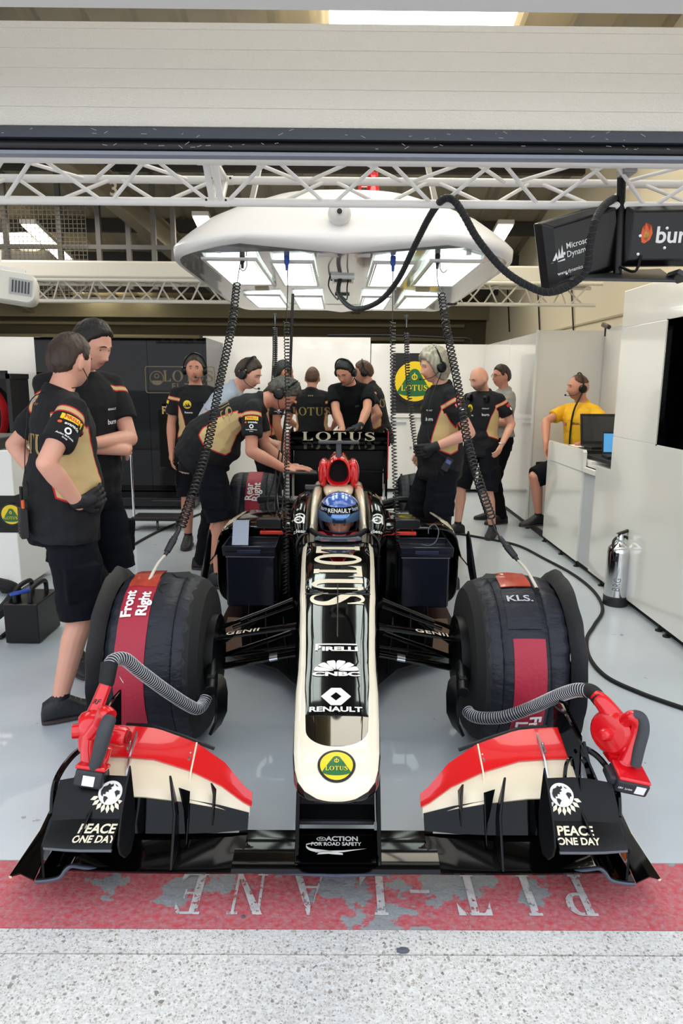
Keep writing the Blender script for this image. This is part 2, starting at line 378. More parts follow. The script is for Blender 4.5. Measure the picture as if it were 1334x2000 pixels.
def conc_mat(name, base, red=False):
    m = mat(name, base, .85, bump=.5, bscale=45); t = m.node_tree; b = t.nodes['Principled BSDF']; tc = [n for n in t.nodes if n.type == 'TEX_COORD'][0]
    def N(kind, **k):
        n = t.nodes.new(kind)
        for a, v in k.items(): n.inputs[a].default_value = v
        return n
    def vor(scale, thr, key):
        v = N('ShaderNodeTexVoronoi', Scale=scale); v.feature = 'F1'
        wn = N('ShaderNodeTexNoise', Scale=scale*1.3, Detail=2); t.links.new(tc.outputs['Object'], wn.inputs['Vector']); wm = t.nodes.new('ShaderNodeMixRGB'); wm.blend_type = 'ADD'; wm.inputs[0].default_value = .9/scale; t.links.new(tc.outputs['Object'], wm.inputs[1]); t.links.new(wn.outputs['Color'], wm.inputs[2]); t.links.new(wm.outputs[0], v.inputs['Vector'])
        g = t.nodes.new('ShaderNodeMath'); g.operation = 'LESS_THAN'; g.inputs[1].default_value = thr; t.links.new(v.outputs['Distance'], g.inputs[0])
        s = t.nodes.new('ShaderNodeSeparateColor'); t.links.new(v.outputs['Color'], s.inputs[0]); g2 = t.nodes.new('ShaderNodeMath'); g2.operation = 'GREATER_THAN'; g2.inputs[1].default_value = key
        t.links.new(s.outputs[0], g2.inputs[0]); mu = t.nodes.new('ShaderNodeMath'); mu.operation = 'MULTIPLY'; t.links.new(g.outputs[0], mu.inputs[0]); t.links.new(g2.outputs[0], mu.inputs[1]); return mu, s
    n = N('ShaderNodeTexNoise', Scale=110, Detail=9, Roughness=.7); t.links.new(tc.outputs['Object'], n.inputs['Vector'])
    r = t.nodes.new('ShaderNodeValToRGB'); r.color_ramp.elements[0].position = .3; r.color_ramp.elements[1].position = .62
    r.color_ramp.elements[0].color = srgb('bdbab6'); r.color_ramp.elements[1].color = srgb('e6e4e0'); t.links.new(n.outputs['Fac'], r.inputs[0]); cur = r.outputs[0]
    for sc, th, key, dark in ((150, .34, .35, 'a59f97'), (85, .33, .55, '928c86'), (48, .27, .78, '7d7875')):
        mk, s = vor(sc, th, key); pr = t.nodes.new('ShaderNodeValToRGB'); pr.color_ramp.elements[0].color = srgb(dark); pr.color_ramp.elements[1].color = srgb('c2b8ac'); t.links.new(s.outputs[1], pr.inputs[0])
        x = t.nodes.new('ShaderNodeMixRGB'); t.links.new(mk.outputs[0], x.inputs[0]); t.links.new(cur, x.inputs[1]); t.links.new(pr.outputs[0], x.inputs[2]); cur = x.outputs[0]
    if red:
        # red paint, flaked away in patches, densest in the middle of the strip
        n3 = N('ShaderNodeTexNoise', Scale=5.5, Detail=9, Roughness=.62); t.links.new(tc.outputs['Object'], n3.inputs['Vector'])
        sx = t.nodes.new('ShaderNodeSeparateXYZ'); t.links.new(tc.outputs['Object'], sx.inputs[0])
        ab = t.nodes.new('ShaderNodeMath'); ab.operation = 'ABSOLUTE'; t.links.new(sx.outputs[0], ab.inputs[0])
        mr = t.nodes.new('ShaderNodeMapRange'); mr.inputs[1].default_value = 0; mr.inputs[2].default_value = .55; mr.inputs[3].default_value = .13; mr.inputs[4].default_value = 0; t.links.new(ab.outputs[0], mr.inputs[0])
        my = t.nodes.new('ShaderNodeMapRange'); my.inputs[1].default_value = -.12; my.inputs[2].default_value = .05; my.inputs[3].default_value = -.09; my.inputs[4].default_value = .02; t.links.new(sx.outputs[1], my.inputs[0])
        ad = t.nodes.new('ShaderNodeMath'); t.links.new(n3.outputs['Fac'], ad.inputs[0]); t.links.new(mr.outputs[0], ad.inputs[1])
        ad2 = t.nodes.new('ShaderNodeMath'); t.links.new(ad.outputs[0], ad2.inputs[0]); t.links.new(my.outputs[0], ad2.inputs[1])
        g = t.nodes.new('ShaderNodeMath'); g.operation = 'LESS_THAN'; g.inputs[1].default_value = .585; t.links.new(ad2.outputs[0], g.inputs[0])
        n4 = N('ShaderNodeTexNoise', Scale=60, Detail=6); t.links.new(tc.outputs['Object'], n4.inputs['Vector']); r2 = t.nodes.new('ShaderNodeValToRGB')
        r2.color_ramp.elements[0].position = .32; r2.color_ramp.elements[1].position = .66; r2.color_ramp.elements[0].color = srgb('bd7f82'); r2.color_ramp.elements[1].color = srgb('c84e56'); t.links.new(n4.outputs['Fac'], r2.inputs[0])
        gr = t.nodes.new('ShaderNodeValToRGB'); gr.color_ramp.elements[0].color = srgb('7f8184'); gr.color_ramp.elements[1].color = srgb('aeb0b0'); t.links.new(n.outputs['Fac'], gr.inputs[0])
        n5 = N('ShaderNodeTexNoise', Scale=75, Detail=5, Roughness=.7); t.links.new(tc.outputs['Object'], n5.inputs['Vector'])
        g5 = t.nodes.new('ShaderNodeMath'); g5.operation = 'LESS_THAN'; g5.inputs[1].default_value = .635; t.links.new(n5.outputs['Fac'], g5.inputs[0])
        gm = t.nodes.new('ShaderNodeMath'); gm.operation = 'MULTIPLY'; t.links.new(g.outputs[0], gm.inputs[0]); t.links.new(g5.outputs[0], gm.inputs[1]); g = gm
        x = t.nodes.new('ShaderNodeMixRGB'); t.links.new(g.outputs[0], x.inputs[0]); t.links.new(gr.outputs[0], x.inputs[1]); t.links.new(r2.outputs[0], x.inputs[2]); cur = x.outputs[0]
    t.links.new(cur, b.inputs['Base Color']); return m
CONC = conc_mat('exposed aggregate concrete', 'd8d5d0'); REDC = conc_mat('flaking red floor paint', 'b5333b', True)
FLM = floor_mat()
FY = 1.925   # garage threshold
def quad(name, x0, x1, y0, y1, z, m, th=.1):
    return struct(MB().span((x0, y0, z-th), (x1, y1, z)).build(name, m, smooth=False))
quad('floor', -9, 6, FY, 14, 0, FLM)
quad('floor_painted_strip', -8, 8, 1.655, FY-.002, -.002, REDC)
quad('floor_pale_kerb', -9, 6, 1.575, 1.653, -.004, CONC)
b = MB(); cy = 1.571
for w in (.235, .3, .5, .9, 1.5, 2.0): b.span((-9, cy-w+.0035, -.12), (6, cy, -.008)); cy -= w
struct(b.build('floor_pit_lane', CONC, smooth=False))
struct(MB().span((-30, -16, -.16), (30, -3.8, -.03)).build('floor_track', mat('tarmac', 'acacab', .9)))
# pit wall on the far side of the lane (behind the viewer)
struct(MB().span((-30, -9.3, -.1), (30, -9, 1.1)).build('wall_pit', mat('pit wall', 'd8d8d6', .6)))
# painted words on the strip
zt = .0008
lw = MB()
paint = mat('worn white floor paint', 'd5d0cf', .7, var=.25, vscale=30)
t = paint.node_tree; b = t.nodes['Principled BSDF']; n_ = t.nodes.new('ShaderNodeTexNoise'); n_.inputs['Scale'].default_value = 38; n_.inputs['Detail'].default_value = 9; n_.inputs['Roughness'].default_value = .75
tc = t.nodes.new('ShaderNodeNewGeometry'); t.links.new(tc.outputs['Position'], n_.inputs['Vector']); g_ = t.nodes.new('ShaderNodeMath'); g_.operation = 'LESS_THAN'; g_.inputs[1].default_value = .56; t.links.new(n_.outputs['Fac'], g_.inputs[0]); t.links.new(g_.outputs[0], b.inputs['Alpha'])
lane = empty('floor_lettering', (0, 1.75, 0), 'worn white upside-down PIT LANE letters painted on the red strip', 'floor lettering'); del lane['label']; del lane['category']; struct(lane)
for ch, px, s in (('P', 1121, .148), ('I', 1032, .148), ('T', 919, .148), ('-', 820, .148), ('L', 728, .148), ('A', 602, .148), ('N', 484, .148), ('E', 371, .148)):
    g, w = glyph(ch); vs, fs = join2(g); isl = islands(len(vs), fs); p = atZ(px, 1745, 0)
    # read from inside the garage: letters stand upside down for us
    c = [(p.x - (x-w/2)*s*.78, 1.785 - (y-.5)*s*1.13, zt+.0002*k) for (x, y), k in zip(vs, isl)]
    me = bpy.data.meshes.new('painted_letter'); me.from_pydata(c, [], fs); o = link_mesh('painted_letter', me, paint, lane, smooth=False)
# ---- roof
RZ = lambda d: 5.6-.2*d
RN = V((0, .2, 1)).normalized(); RP = V((0, 0, 5.6))
ROOF = mat('beige roof sheeting', 'b9b19e', .6); BEAM = mat('brown grey steel beam', '4d4740', .6); DBEAM = mat('dark purlin steel', '3a3733', .6)
SKYL = mat('translucent roof light', 'fffdf5', .6, emit='fff8e6', estr=5.5)
skl = [(-5.6, -4.35, 10.3, 10.95), (-5.0, -4.15, 11.4, 11.85), (-4.65, -4.0, 12.5, 12.85), (-3.62, -3.42, 12.4, 12.8), (-.08, 1.36, 4.6, 6.6), (-5.9, -4.75, 9.2, 9.8)]
cor = MB()
xs = []; x = -9.0
while x < 6:
    xs += [(x, 0), (x+.06, .035), (x+.10, .035), (x+.16, 0)]; x += .40
def cell(x0, x1, y0, y1): return any(a-.001 <= (x0+x1)/2 <= b_ and c_ <= (y0+y1)/2 <= e for a, b_, c_, e in skl)
ys = sorted(set([2.0, 14.2] + [q for s in skl for q in s[2:]]))
for i in range(len(xs)-1):
    for j in range(len(ys)-1):
        a, b2 = xs[i], xs[i+1]
        if cell(a[0], b2[0], ys[j], ys[j+1]): continue
        cor.add([(a[0], ys[j], RZ(ys[j])+a[1]), (b2[0], ys[j], RZ(ys[j])+b2[1]), (b2[0], ys[j+1], RZ(ys[j+1])+b2[1]), (a[0], ys[j+1], RZ(ys[j+1])+a[1])], [(0, 1, 2, 3), (0, 3, 2, 1)])
struct(link_mesh('ceiling', cor.mesh('ceiling', fix=False), ROOF, smooth=False))
b = MB()
b.add([(-9, 2, RZ(2)+.3), (6, 2, RZ(2)+.3), (6, 14.4, RZ(14.4)+.3), (-9, 14.4, RZ(14.4)+.3)], [(0, 1, 2, 3)])
struct(b.build('ceiling_outer_sheet', ROOF, smooth=False))
for k, s in enumerate(skl):
    x0, x1, y0, y1 = s; p = [V((x0-.1, y0, RZ(y0)+.05)), V((x1+.1, y0, RZ(y0)+.05)), V((x1+.1, y1, RZ(y1)+.05)), V((x0-.1, y1, RZ(y1)+.05))]
    struct(MB().slab(p, .02, RN).build('window_%d' % (k+1), SKYL, smooth=False))
for x_, y0_, y1_, lb in ((-3.86, 8.95, 10.15, 'long bright strip light under the roof above the mesh screen, upper left'), (-1.68, 8.7, 9.7, 'bright strip light under the roof beside the left end of the canopy'), (2.03, 8.85, 10.1, 'bright strip light under the roof beside the right end of the canopy')):
    e = empty('strip_light', (x_, (y0_+y1_)/2, RZ(y0_)-.25), lb, 'lamp', 'strip lights under the roof')
    p = [V((x_-.10, y0_, RZ(y0_)-.42)), V((x_+.10, y0_, RZ(y0_)-.42)), V((x_+.10, y1_, RZ(y1_)-.42)), V((x_-.10, y1_, RZ(y1_)-.42))]
    MB().slab(p, .05, RN).build('lamp_housing', WPAINT, e, smooth=False); MB().slab([q-RN*.012+(sum(p, V())/4-q)*.08 for q in p], .01, RN).build('lamp_tube', SKYL, e, smooth=False)
b = MB()
for y in (3.0, 4.3, 7.0, 8.2, 9.82, 10.95, 12.25, 13.3): b.box((-1.5, y, RZ(y)-.09), (15, .09, .16))
struct(b.build('ceiling_purlins', DBEAM, smooth=False))
def ibeam(b, a, c, h=.28, w=.16, t=.025):
    a = V(a); c = V(c); x, y, d = frame(c-a)
    L = (c-a).length; R = Matrix((x, y, d)).transposed(); m_ = (a+c)/2
    b.box(m_, (t, h, L), R); b.box(m_+y*(h/2), (w, t, L), R); b.box(m_-y*(h/2), (w, t, L), R)
b = MB()
ibeam(b, (-3.1, 5.4, 4.05), (-1.75, 11.5, 2.85)); ibeam(b, (-6.3, 5.4, 4.05), (-5.6, 13, 2.8)); ibeam(b, (3.2, 4, 4.4), (2.9, 13, 2.75)); ibeam(b, (-.05, 8.9, 3.5), (.35, 13.5, 2.7), .2)
ibeam(b, (-9, 6.6, 3.95), (6, 6.6, 3.95), .3)
struct(b.build('ceiling_rafters', mat('tan painted rafter', '7d7360', .6), smooth=False))
o = MB(); t3 = atY(222, 370, 6.35)
decal('beam_number', text2d('3', .16, .02), t3, (1, 0, 0), (0, 0, 1), [], mat('pale grey stencil', 'b8ae9a', .6), None)
struct(bpy.data.objects['beam_number'])
# hanging posts and mesh screen on the left, above the trusses
b = MB()
for px in (120, 195, 253, 302, 340, 15): p = atY(px, 500, 8.6); b.box((p.x, p.y, 3.22), (.055, .055, 1.3))
for z in (2.45, 3.05): b.box((-4.3, 8.6, z), (4.6, .05, .05))
struct(b.build('trim_hanging_posts', mat('grey steel post', '6b6862', .5), smooth=False))
b = MB(); x = -6.4
while x < -3.0: b.box((x, 8.55, 3.0), (.006, .006, 1.2)); x += .05
z = 2.4
while z < 3.6: b.box((-4.7, 8.55, z), (3.4, .006, .006)); z += .05
struct(b.build('wall_mesh_screen', mat('galvanised mesh', '6d6656', .6), smooth=False))
# ---- walls
BLOCK = mat('cream painted blockwork', 'd9cdae', .7, var=.08, vscale=2)
def blockwall(name, a, c, zt_, m=BLOCK, bw=.44, bh=.215, z0=0, joint=.006):
    a = V(a); c = V(c); d = (c-a); L = d.length; d.normalize(); n = V((-d.y, d.x, 0)); mb = MB()
    R = Matrix((d, n, V((0, 0, 1)))).transposed()
    mb.mi = 1; mb.box((a+c)/2 + n*.06 + V((0, 0, (z0+zt_)/2)), (L, .1, zt_-z0), R); mb.mi = 0
    r = 0; z = z0
    while z < zt_-.02:
        s = -(bw/2 if r % 2 else 0)
        while s < L:
            s0 = max(0, s)+joint/2; s1 = min(L, s+bw)-joint/2
            if s1-s0 > .03: mb.box(a + d*((s0+s1)/2) + n*.008 + V((0, 0, z+min(bh, zt_-z)/2)), (s1-s0, .016, min(bh, zt_-z)-joint), R)
            s += bw
        z += bh; r += 1
    return struct(mb.build(name, [m, mat('dark mortar', '5a523e', .9)], smooth=False))
blockwall('wall_back', (6, 13.2, 0), (-9, 13.2, 0), 3.1, mat('olive cream blockwork', 'b5aa88', .7))
b = MB()
for z, r in ((2.28, .045), (2.52, .03), (2.13, .06)): b.cyl((-7, 13.0, z), (2.3, 13.0, z), r, 10)
b.box((-2.4, 12.95, 1.95), (9.4, .2, .12)); b.box((-2.4, 12.9, 2.74), (13, .12, .24))
struct(b.build('trim_pipes', mat('weathered pipe', '8c8263', .6)))
BW = mat('cream wall panels', 'ded3b8', .6)
mb = MB(); mb.span((2.72, 2.2, 0), (2.85, 13.2, 5.2))
struct(mb.build('wall_right', BW, smooth=False))
mb = MB()
for y in (4.4,): mb.box((2.715, y, 2.6), (.016, .025, 5.2))
struct(mb.build('trim_1', mat('dark wall joint', '5d5646', .6), smooth=False))
struct(MB().span((-8.9, 2.2, 0), (-8.8, 13.2, 5.2)).build('wall_left', mat('left garage wall', 'c9c3b2', .6), smooth=False))
# ---- door header: white lintel in front, roller shutter, dark bottom rail
LZ = atY(300, 22, 2.0).z
p0 = atY(0, 17, 2.0); p1 = atY(1334, 24, 2.0)
struct(MB().span((-9, 1.86, (p0.z+p1.z)/2), (6, 2.0, (p0.z+p1.z)/2+1.4)).build('wall_front_lintel', mat('white render', 'e6e6e4', .5), smooth=False))
SHY = 2.6
sh_t = atY(667, 50, SHY).z; sh_b = atY(667, 253, SHY).z
SHM = mat('embossed aluminium door panel', 'e4e1db', .36, metal=.35, bump=.35, bscale=170)
mb = MB(); n = 6; hh = (sh_b-sh_t)/5.4
zz = sh_b; ph = (sh_t-sh_b)/5.35
door = struct(MB().span((-8, SHY+.005, sh_b), (5.5, SHY+.03, sh_t)).build('door_1', mat('door core', 'b4b2ac', .5), smooth=False))
while zz < sh_t-.005:
    z1 = min(sh_t, zz+ph-.0003)
    mb = MB(); mb.span((-8, SHY-.012, zz), (5.5, SHY+.02, z1))
    o = mb.build('door_panel', SHM, door, bevel=.0014)
    zz += ph
DR = mat('dark blue grey rail', '50555f', .35, metal=.6, bump=.1, bscale=20); DS = mat('black door seal', '17171b', .35)
zr = [atY(667, p, SHY-.02).z for p in (254, 275, 279, 296, 305)]
MB().span((-8, SHY-.03, zr[1]), (5.5, SHY+.04, zr[0])).build('door_rail', DR, door, bevel=.003)
mb = MB(); mb.cyl((-8, SHY, (zr[1]+zr[3])/2), (5.5, SHY, (zr[1]+zr[3])/2), (zr[1]-zr[3])/2+.001, 16); mb.build('door_seal', DS, door)
MB().span((-8, SHY-.015, zr[4]), (5.5, SHY+.03, zr[3]-.002)).build('door_lip', mat('pale blue grey lip', '8b93a3', .4), door, bevel=.002)
# scuff marks on rail
mb = MB(); rnd = random.Random(3)
for k in range(60):
    x = rnd.uniform(-1.3, 1.3); z = rnd.uniform(zr[1]+.005, zr[0]-.003) if k % 2 else rnd.uniform(zr[3]+.01, zr[1]-.008)
    y = SHY-.0305 if k % 2 else SHY-sqrt(max(0, ((zr[1]-zr[3])/2)**2-(z-(zr[1]+zr[3])/2)**2))-.0015
    mb.box((x, y, z), (rnd.uniform(.003, .02), .001, .0015), Matrix.Rotation(rnd.uniform(-.6, .6), 3, 'Y'))
mb.build('door_scuff', mat('scuff', 'a9acb2', .6), door, smooth=False)
# ---- white garage panelling on the right
XW = 1.965
WPM = WGLOSS
def wall_panel(name, p, th=.03, nd=(1, 0, 0), m=None): return struct(MB().slab(p, th, V(nd)).build(name, m or WPM, smooth=False, bevel=.003))
zb = .055
# near panel B with TV niche: built as four pieces round the niche
t0, t1 = atX(1307, 616, XW), atX(1286, 868, XW)
ny1 = t0.y; nz1 = 1.88; nz0 = 1.13; BY1 = 4.90; BY0 = 2.75
ztop = 2.125
wall_panel('wall_right_panel', [(XW, BY0, zb), (XW, 5.18, zb), (XW, 5.18, .87), (XW, 5.165, .885), (XW, BY1, .885), (XW, BY1, nz0), (XW, BY0, nz0)])
wall_panel('wall_right_panel_upper', [(XW, BY0, nz1), (XW, BY1, nz1), (XW, BY1, ztop), (XW, BY0, ztop)])
wall_panel('wall_right_panel_middle', [(XW, ny1, nz0), (XW, BY1, nz0), (XW, BY1, nz1), (XW, ny1, nz1)])
struct(MB().span((XW+.31, BY0, nz0-.02), (XW+.33, ny1+.02, nz1+.02)).build('wall_right_niche', GLOSS, smooth=False))
mb = MB(); mb.span((XW+.0, ny1, nz0-.01), (XW+.33, ny1+.02, nz1+.01)); mb.span((XW+.003, BY0, nz0-.02), (XW+.33, ny1, nz0)); mb.span((XW+.003, BY0, nz1), (XW+.33, ny1, nz1+.02))
struct(mb.build('trim_2', GLOSS, smooth=False))
struct(MB().span((XW+.03, BY1, .89), (2.72, BY1+.03, ztop)).build('wall_right_return', WPM, smooth=False))
# recess back panels
RX = 2.66
for i, (a, c) in enumerate(((4.93, 6.0), (6.02, 7.04))):
    wall_panel('wall_right_recess', [(RX, a, zb), (RX, c, zb), (RX, c, 2.05), (RX, a, 2.05)])
struct(MB().span((1.975, 7.05, zb), (2.70, 7.08, 2.02)).build('wall_right_recess_return', WPM, smooth=False, bevel=.003))
mb = MB(); mb.cyl((RX-.01, 6.01, zb), (RX-.01, 6.01, 2.05), .012, 8); mb.cyl((1.985, 7.04, zb), (1.985, 7.04, 2.02), .015, 8)
struct(mb.build('trim_3', WPAINT))
# rear right wall run, slanted soffit above
for a, c in ((7.09, 8.2), (8.21, 9.55)): wall_panel('wall_right_rear_panel', [(XW+.03, a, zb), (XW+.03, c, zb), (XW+.03, c, 2.0), (XW+.03, a, 2.0)])
mb = MB(); mb.box((2.712, 8.5, 2.15), (.016, 4.6, .02)); struct(mb.build('trim_4', mat('soft wall joint', 'b3a98e', .6), smooth=False))
# shadow gap plinth and levelling feet
struct(MB().span((XW+.05, BY0, 0), (XW+.08, 9.5, zb-.004)).build('baseboard_right', mat('black plinth', '121214', .6), smooth=False))
mb = MB()
for y in (3.3, 3.9, 4.0, 4.7, 4.95, 5.5, 5.9, 6.4, 7.0): mb.lathe([(.022, 0), (.022, .008), (.008, .012), (.008, zb)], (XW+.02, y, 0), n=12)
struct(mb.build('trim_5', BLK))
# ---- back panels
BY = 9.6
def back_panel(name, x0, x1, z0, z1, y=BY, m=None): return struct(MB().span((x0, y, z0), (x1, y+.03, z1)).build(name, m or WPM, smooth=False, bevel=.003))
bx = atY(397, 700, BY).x; bx2 = atY(724, 700, BY).x
back_panel('wall_back_panel', bx, bx2-.005, .0, atY(560, 658, BY).z, BY)
back_panel('wall_back_panel_right', bx2+.005, 2.38, .06, atY(850, 672, BY).z, BY+.02)
struct(MB().span((bx-.04, BY-.02, 0), (bx-.002, BY+.04, 2.1)).build('trim_6', mat('black edge strip', '17171a', .4), smooth=False))
struct(MB().span((.4, BY-.02, 0), (2.3, BY+.01, .045)).build('baseboard_back', mat('black plinth', '121214', .6), smooth=False))
# gloss black wall, far left
KY = 8.4
kx0 = atY(76, 800, KY).x; kx1 = atY(400, 800, KY).x
MIR = mat('mirror gloss black panel', '020203', .03, spec=.26)
zt2 = atY(250, 660, KY).z
for i in range(3):
    a = lerp(kx0, kx1, i/3); c = lerp(kx0, kx1, (i+1)/3)
    struct(MB().span((a+.002, KY, .02), (c-.002, KY+.04, zt2)).build('wall_left_gloss', MIR, smooth=False))
struct(MB().span((kx1, KY, 0), (kx1+.04, BY, 2.0)).build('wall_left_gloss_return', MIR, smooth=False))
struct(MB().span((kx0-2.2, KY+.2, 0), (kx0-.01, KY+.24, atY(35, 656, KY).z)).build('wall_left_white_panel', WPM, smooth=False))
struct(MB().span((kx0-2.2, KY-.75, 0), (kx0-.01, KY-.7, atY(35, 724, KY-.75).z)).build('wall_left_tyre_rack_back', BLK, smooth=False))
# sign on the gloss wall
sg = empty('wall_sign', (kx1-.9, KY, 1.0), 'gold outlined team sign lettering on the glossy black back wall', 'sign')
GO = mat('dull gold sign paint', '6f6248', .4, emit='6f6248', estr=0)
c = atY(352, 742, KY); yk = KY-.002
def rr(x0, x1, z0, z1, r, k=6):
    P = []
    for cx_, cz_, t0_ in ((x1-r, z1-r, 0), (x0+r, z1-r, pi/2), (x0+r, z0+r, pi), (x1-r, z0+r, 1.5*pi)): P += arc2(cx_, cz_, r, r, t0_, t0_+pi/2, k)
    return P
P = rr(-.42, .42, -.16, .16, .03); P2 = rr(-.41, .41, -.15, .15, .025)
org = V((c.x, KY-.003, c.z))
decal('sign_frame', strip(P+[P[0]], P2+[P2[0]]), org, (1, 0, 0), (0, 0, 1), [], GO, sg)
decal('sign_badge', join2([ring2(-.28, .02, .075, .085, 30), poly2(arc2(-.28, -.01, .06, .05, pi, 2*pi, 10)), ring2(-.28, .045, .02, .03, 14)]), org, (1, 0, 0), (0, 0, 1), [], GO, sg)
decal('sign_lettering', join2([serif('LOTUS', .13, .1), text2d('F1  TEAM', .09, .01)], 0, 0) if 0 else serif('LOTUS', .13, .1), org+V((.1, 0, .045)), (1, 0, 0), (0, 0, 1), [], GO, sg)
decal('sign_lettering', text2d('F1  TEAM', .10, .015), org+V((.1, 0, -.08)), (1, 0, 0), (0, 0, 1), [], GO, sg)
decal('sign_lettering', text2d('POWERED BY', .055, .01, sx=1.1), atY(345, 787, KY-.003)+V((.1, 0, 0)), (1, 0, 0), (0, 0, 1), [], GO, sg)
decal('sign_lettering', text2d('RENAULT', .13, .025), atY(345, 802, KY-.003)+V((.1, 0, 0)), (1, 0, 0), (0, 0, 1), [], mat('brighter gold sign paint', 'b79a5c', .4), sg)
# ================================================================ TRUSSES
def truss(name, x0, x1, y, zb_, h, w, r, label, seg=.46, m=WPAINT, joint=None, br=.008):
    """triangular lattice truss along x, apex chord at the bottom front"""
    e = empty(name, ((x0+x1)/2, y, zb_), label, 'truss', 'white lattice roof trusses')
    ch = [(y, zb_), (y-w/2, zb_+h), (y+w/2, zb_+h)]
    for cy_, cz in ch: MB().cyl((x0, cy_, cz), (x1, cy_, cz), r, 14).build('chord', m, e)
    n = int(round((x1-x0)/seg))
    for k, (a, c) in enumerate(((0, 1), (0, 2), (1, 2))):
        mb = MB(); off = (0, .5, .25)[k]*seg
        for i in range(n):
            xa = x0 + i*seg + off
            for q in (0, 1):
                xs_ = xa + q*seg/2; xe = xs_ + seg/2*.92
                if xe > x1: continue
                A, C = (ch[a], ch[c]) if q == 0 else (ch[c], ch[a])
                mb.cyl((xs_+.02, A[0], A[1]), (xe, C[0], C[1]), br, 8)
        mb.build('lattice_brace', m, e)
    if joint is not None:
        mb = MB()
        for dx in (-.018, .018):
            for (a, c) in ((0, 1), (1, 2), (2, 0)):
                mb.cyl((joint+dx, ch[a][0], ch[a][1]), (joint+dx, ch[c][0], ch[c][1]), r*.8, 10)
        for cy_, cz in ch: mb.cyl((joint-.05, cy_, cz), (joint+.05, cy_, cz), r*1.12, 14)
        mb.build('end_plate', m, e)
        mb = MB()
        for cy_, cz in ch:
            for dx in (-.04, .04): mb.sph((joint+dx, cy_-r*1.1, cz+.004), .005, 8, 6)
        mb.build('bolt', BLK, e)
    return e
TY = 3.0
tzb = atY(667, 397, TY).z; tzt = atY(667, 316, TY-.13).z
jx = atY(433, 400, TY).x
truss('lattice_truss', jx+.002, 2.38, TY, tzb, tzt-tzb, .27, .0165, 'white lattice truss across the garage front, right of the bolted joint', .44)
truss('lattice_truss', -3.6, jx-.002, TY, tzb, tzt-tzb, .27, .0165, 'white lattice truss across the garage front, left of and up to the bolted joint', .44, joint=jx-.02)
T2 = 6.6
tz2 = atY(667, 592, T2).z; tz2t = atY(667, 560, T2).z
truss('lattice_truss', -4.6, 2.38, T2, tz2, .17, .3, .017, 'white lattice truss further back, passing behind the light canopy', .32, m=mat('cream white metal', 'dcd6c6', .4))
mb = MB(); mb.span((-4.3, T2-.18, tz2+.18), (-.9, T2+.2, tz2+.33)); struct(mb.build('trim_7', mat('cream white metal', 'dcd6c6', .4), bevel=.02))
mb = MB(); mb.span((.9, T2-.1, tz2+.18), (2.35, T2+.3, tz2+.33)); struct(mb.build('trim_8', mat('cream white metal', 'dcd6c6', .4), bevel=.02))
# ================================================================ LIGHT CANOPY over the car
gn = empty('light_canopy', (0, 5.4, 2.15), 'large white curved overhead canopy with glowing light panels hanging above the car', 'lighting canopy')
GZ = 2.2
GX = .02
def outline(y0, y1, hw, bow, k=10, e=3.2, wav=0, z=0, zc=0):
    P = []; n = 72; cy_ = (y0+y1)/2; hy = (y1-y0)/2
    for i in range(n):
        t = 2*pi*i/n; c_, s_ = cos(t), sin(t); x = hw*math.copysign(abs(c_)**(2/e), c_); y = hy*math.copysign(abs(s_)**(2/e), s_)
        y = cy_ + y + (bow*(1-(x/hw)**2) if s_ > 0 else -bow*(1-(x/hw)**2))
        zz = z + zc*(cos(abs(x)/hw*2*pi)*.5-.5)*(-1)
        P.append(V((x*1.04+GX, y, zz+.0)))
    return P
# shell: underside lip -> outer rim -> top; the lip waves up and down across its width
rs = [outline(3.98, 7.18, .95, .02, e=9, z=2.19, zc=.055), outline(3.94, 7.2, .985, .03, e=8, z=2.20, zc=.055), outline(3.93, 7.22, 1.0, .03, e=7, z=2.255, zc=.03),
      outline(3.95, 7.2, .99, .03, e=6, z=2.295), outline(4.00, 7.1, .94, .04, e=5.5, z=2.355), outline(4.08, 7.0, .85, .05, e=5, z=2.44), outline(4.18, 6.9, .74, .07, e=4.5, z=2.51), outline(4.32, 6.7, .58, .09, e=3.5, z=2.59), outline(4.6, 6.4, .35, .10, e=3, z=2.64)]
CAN = mat('white gelcoat', 'efeeec', .3, coat=.3)
sh = MB().rings(rs, cap=False); sh.add(rs[-1], [tuple(range(72))])
sh.build('canopy_shell', CAN, gn, angle=80)
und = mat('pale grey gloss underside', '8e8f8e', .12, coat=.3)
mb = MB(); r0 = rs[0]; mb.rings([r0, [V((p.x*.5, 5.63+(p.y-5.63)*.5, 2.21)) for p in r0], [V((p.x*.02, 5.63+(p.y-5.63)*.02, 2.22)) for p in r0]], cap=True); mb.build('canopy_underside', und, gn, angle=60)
PAN = mat('glowing light panel', 'ffffff', .5, emit='f1fff6', estr=3.0); FRM = mat('panel frame', 'e8e9e8', .25); GRL = mat('dark panel edge', '4a4b4a', .3)
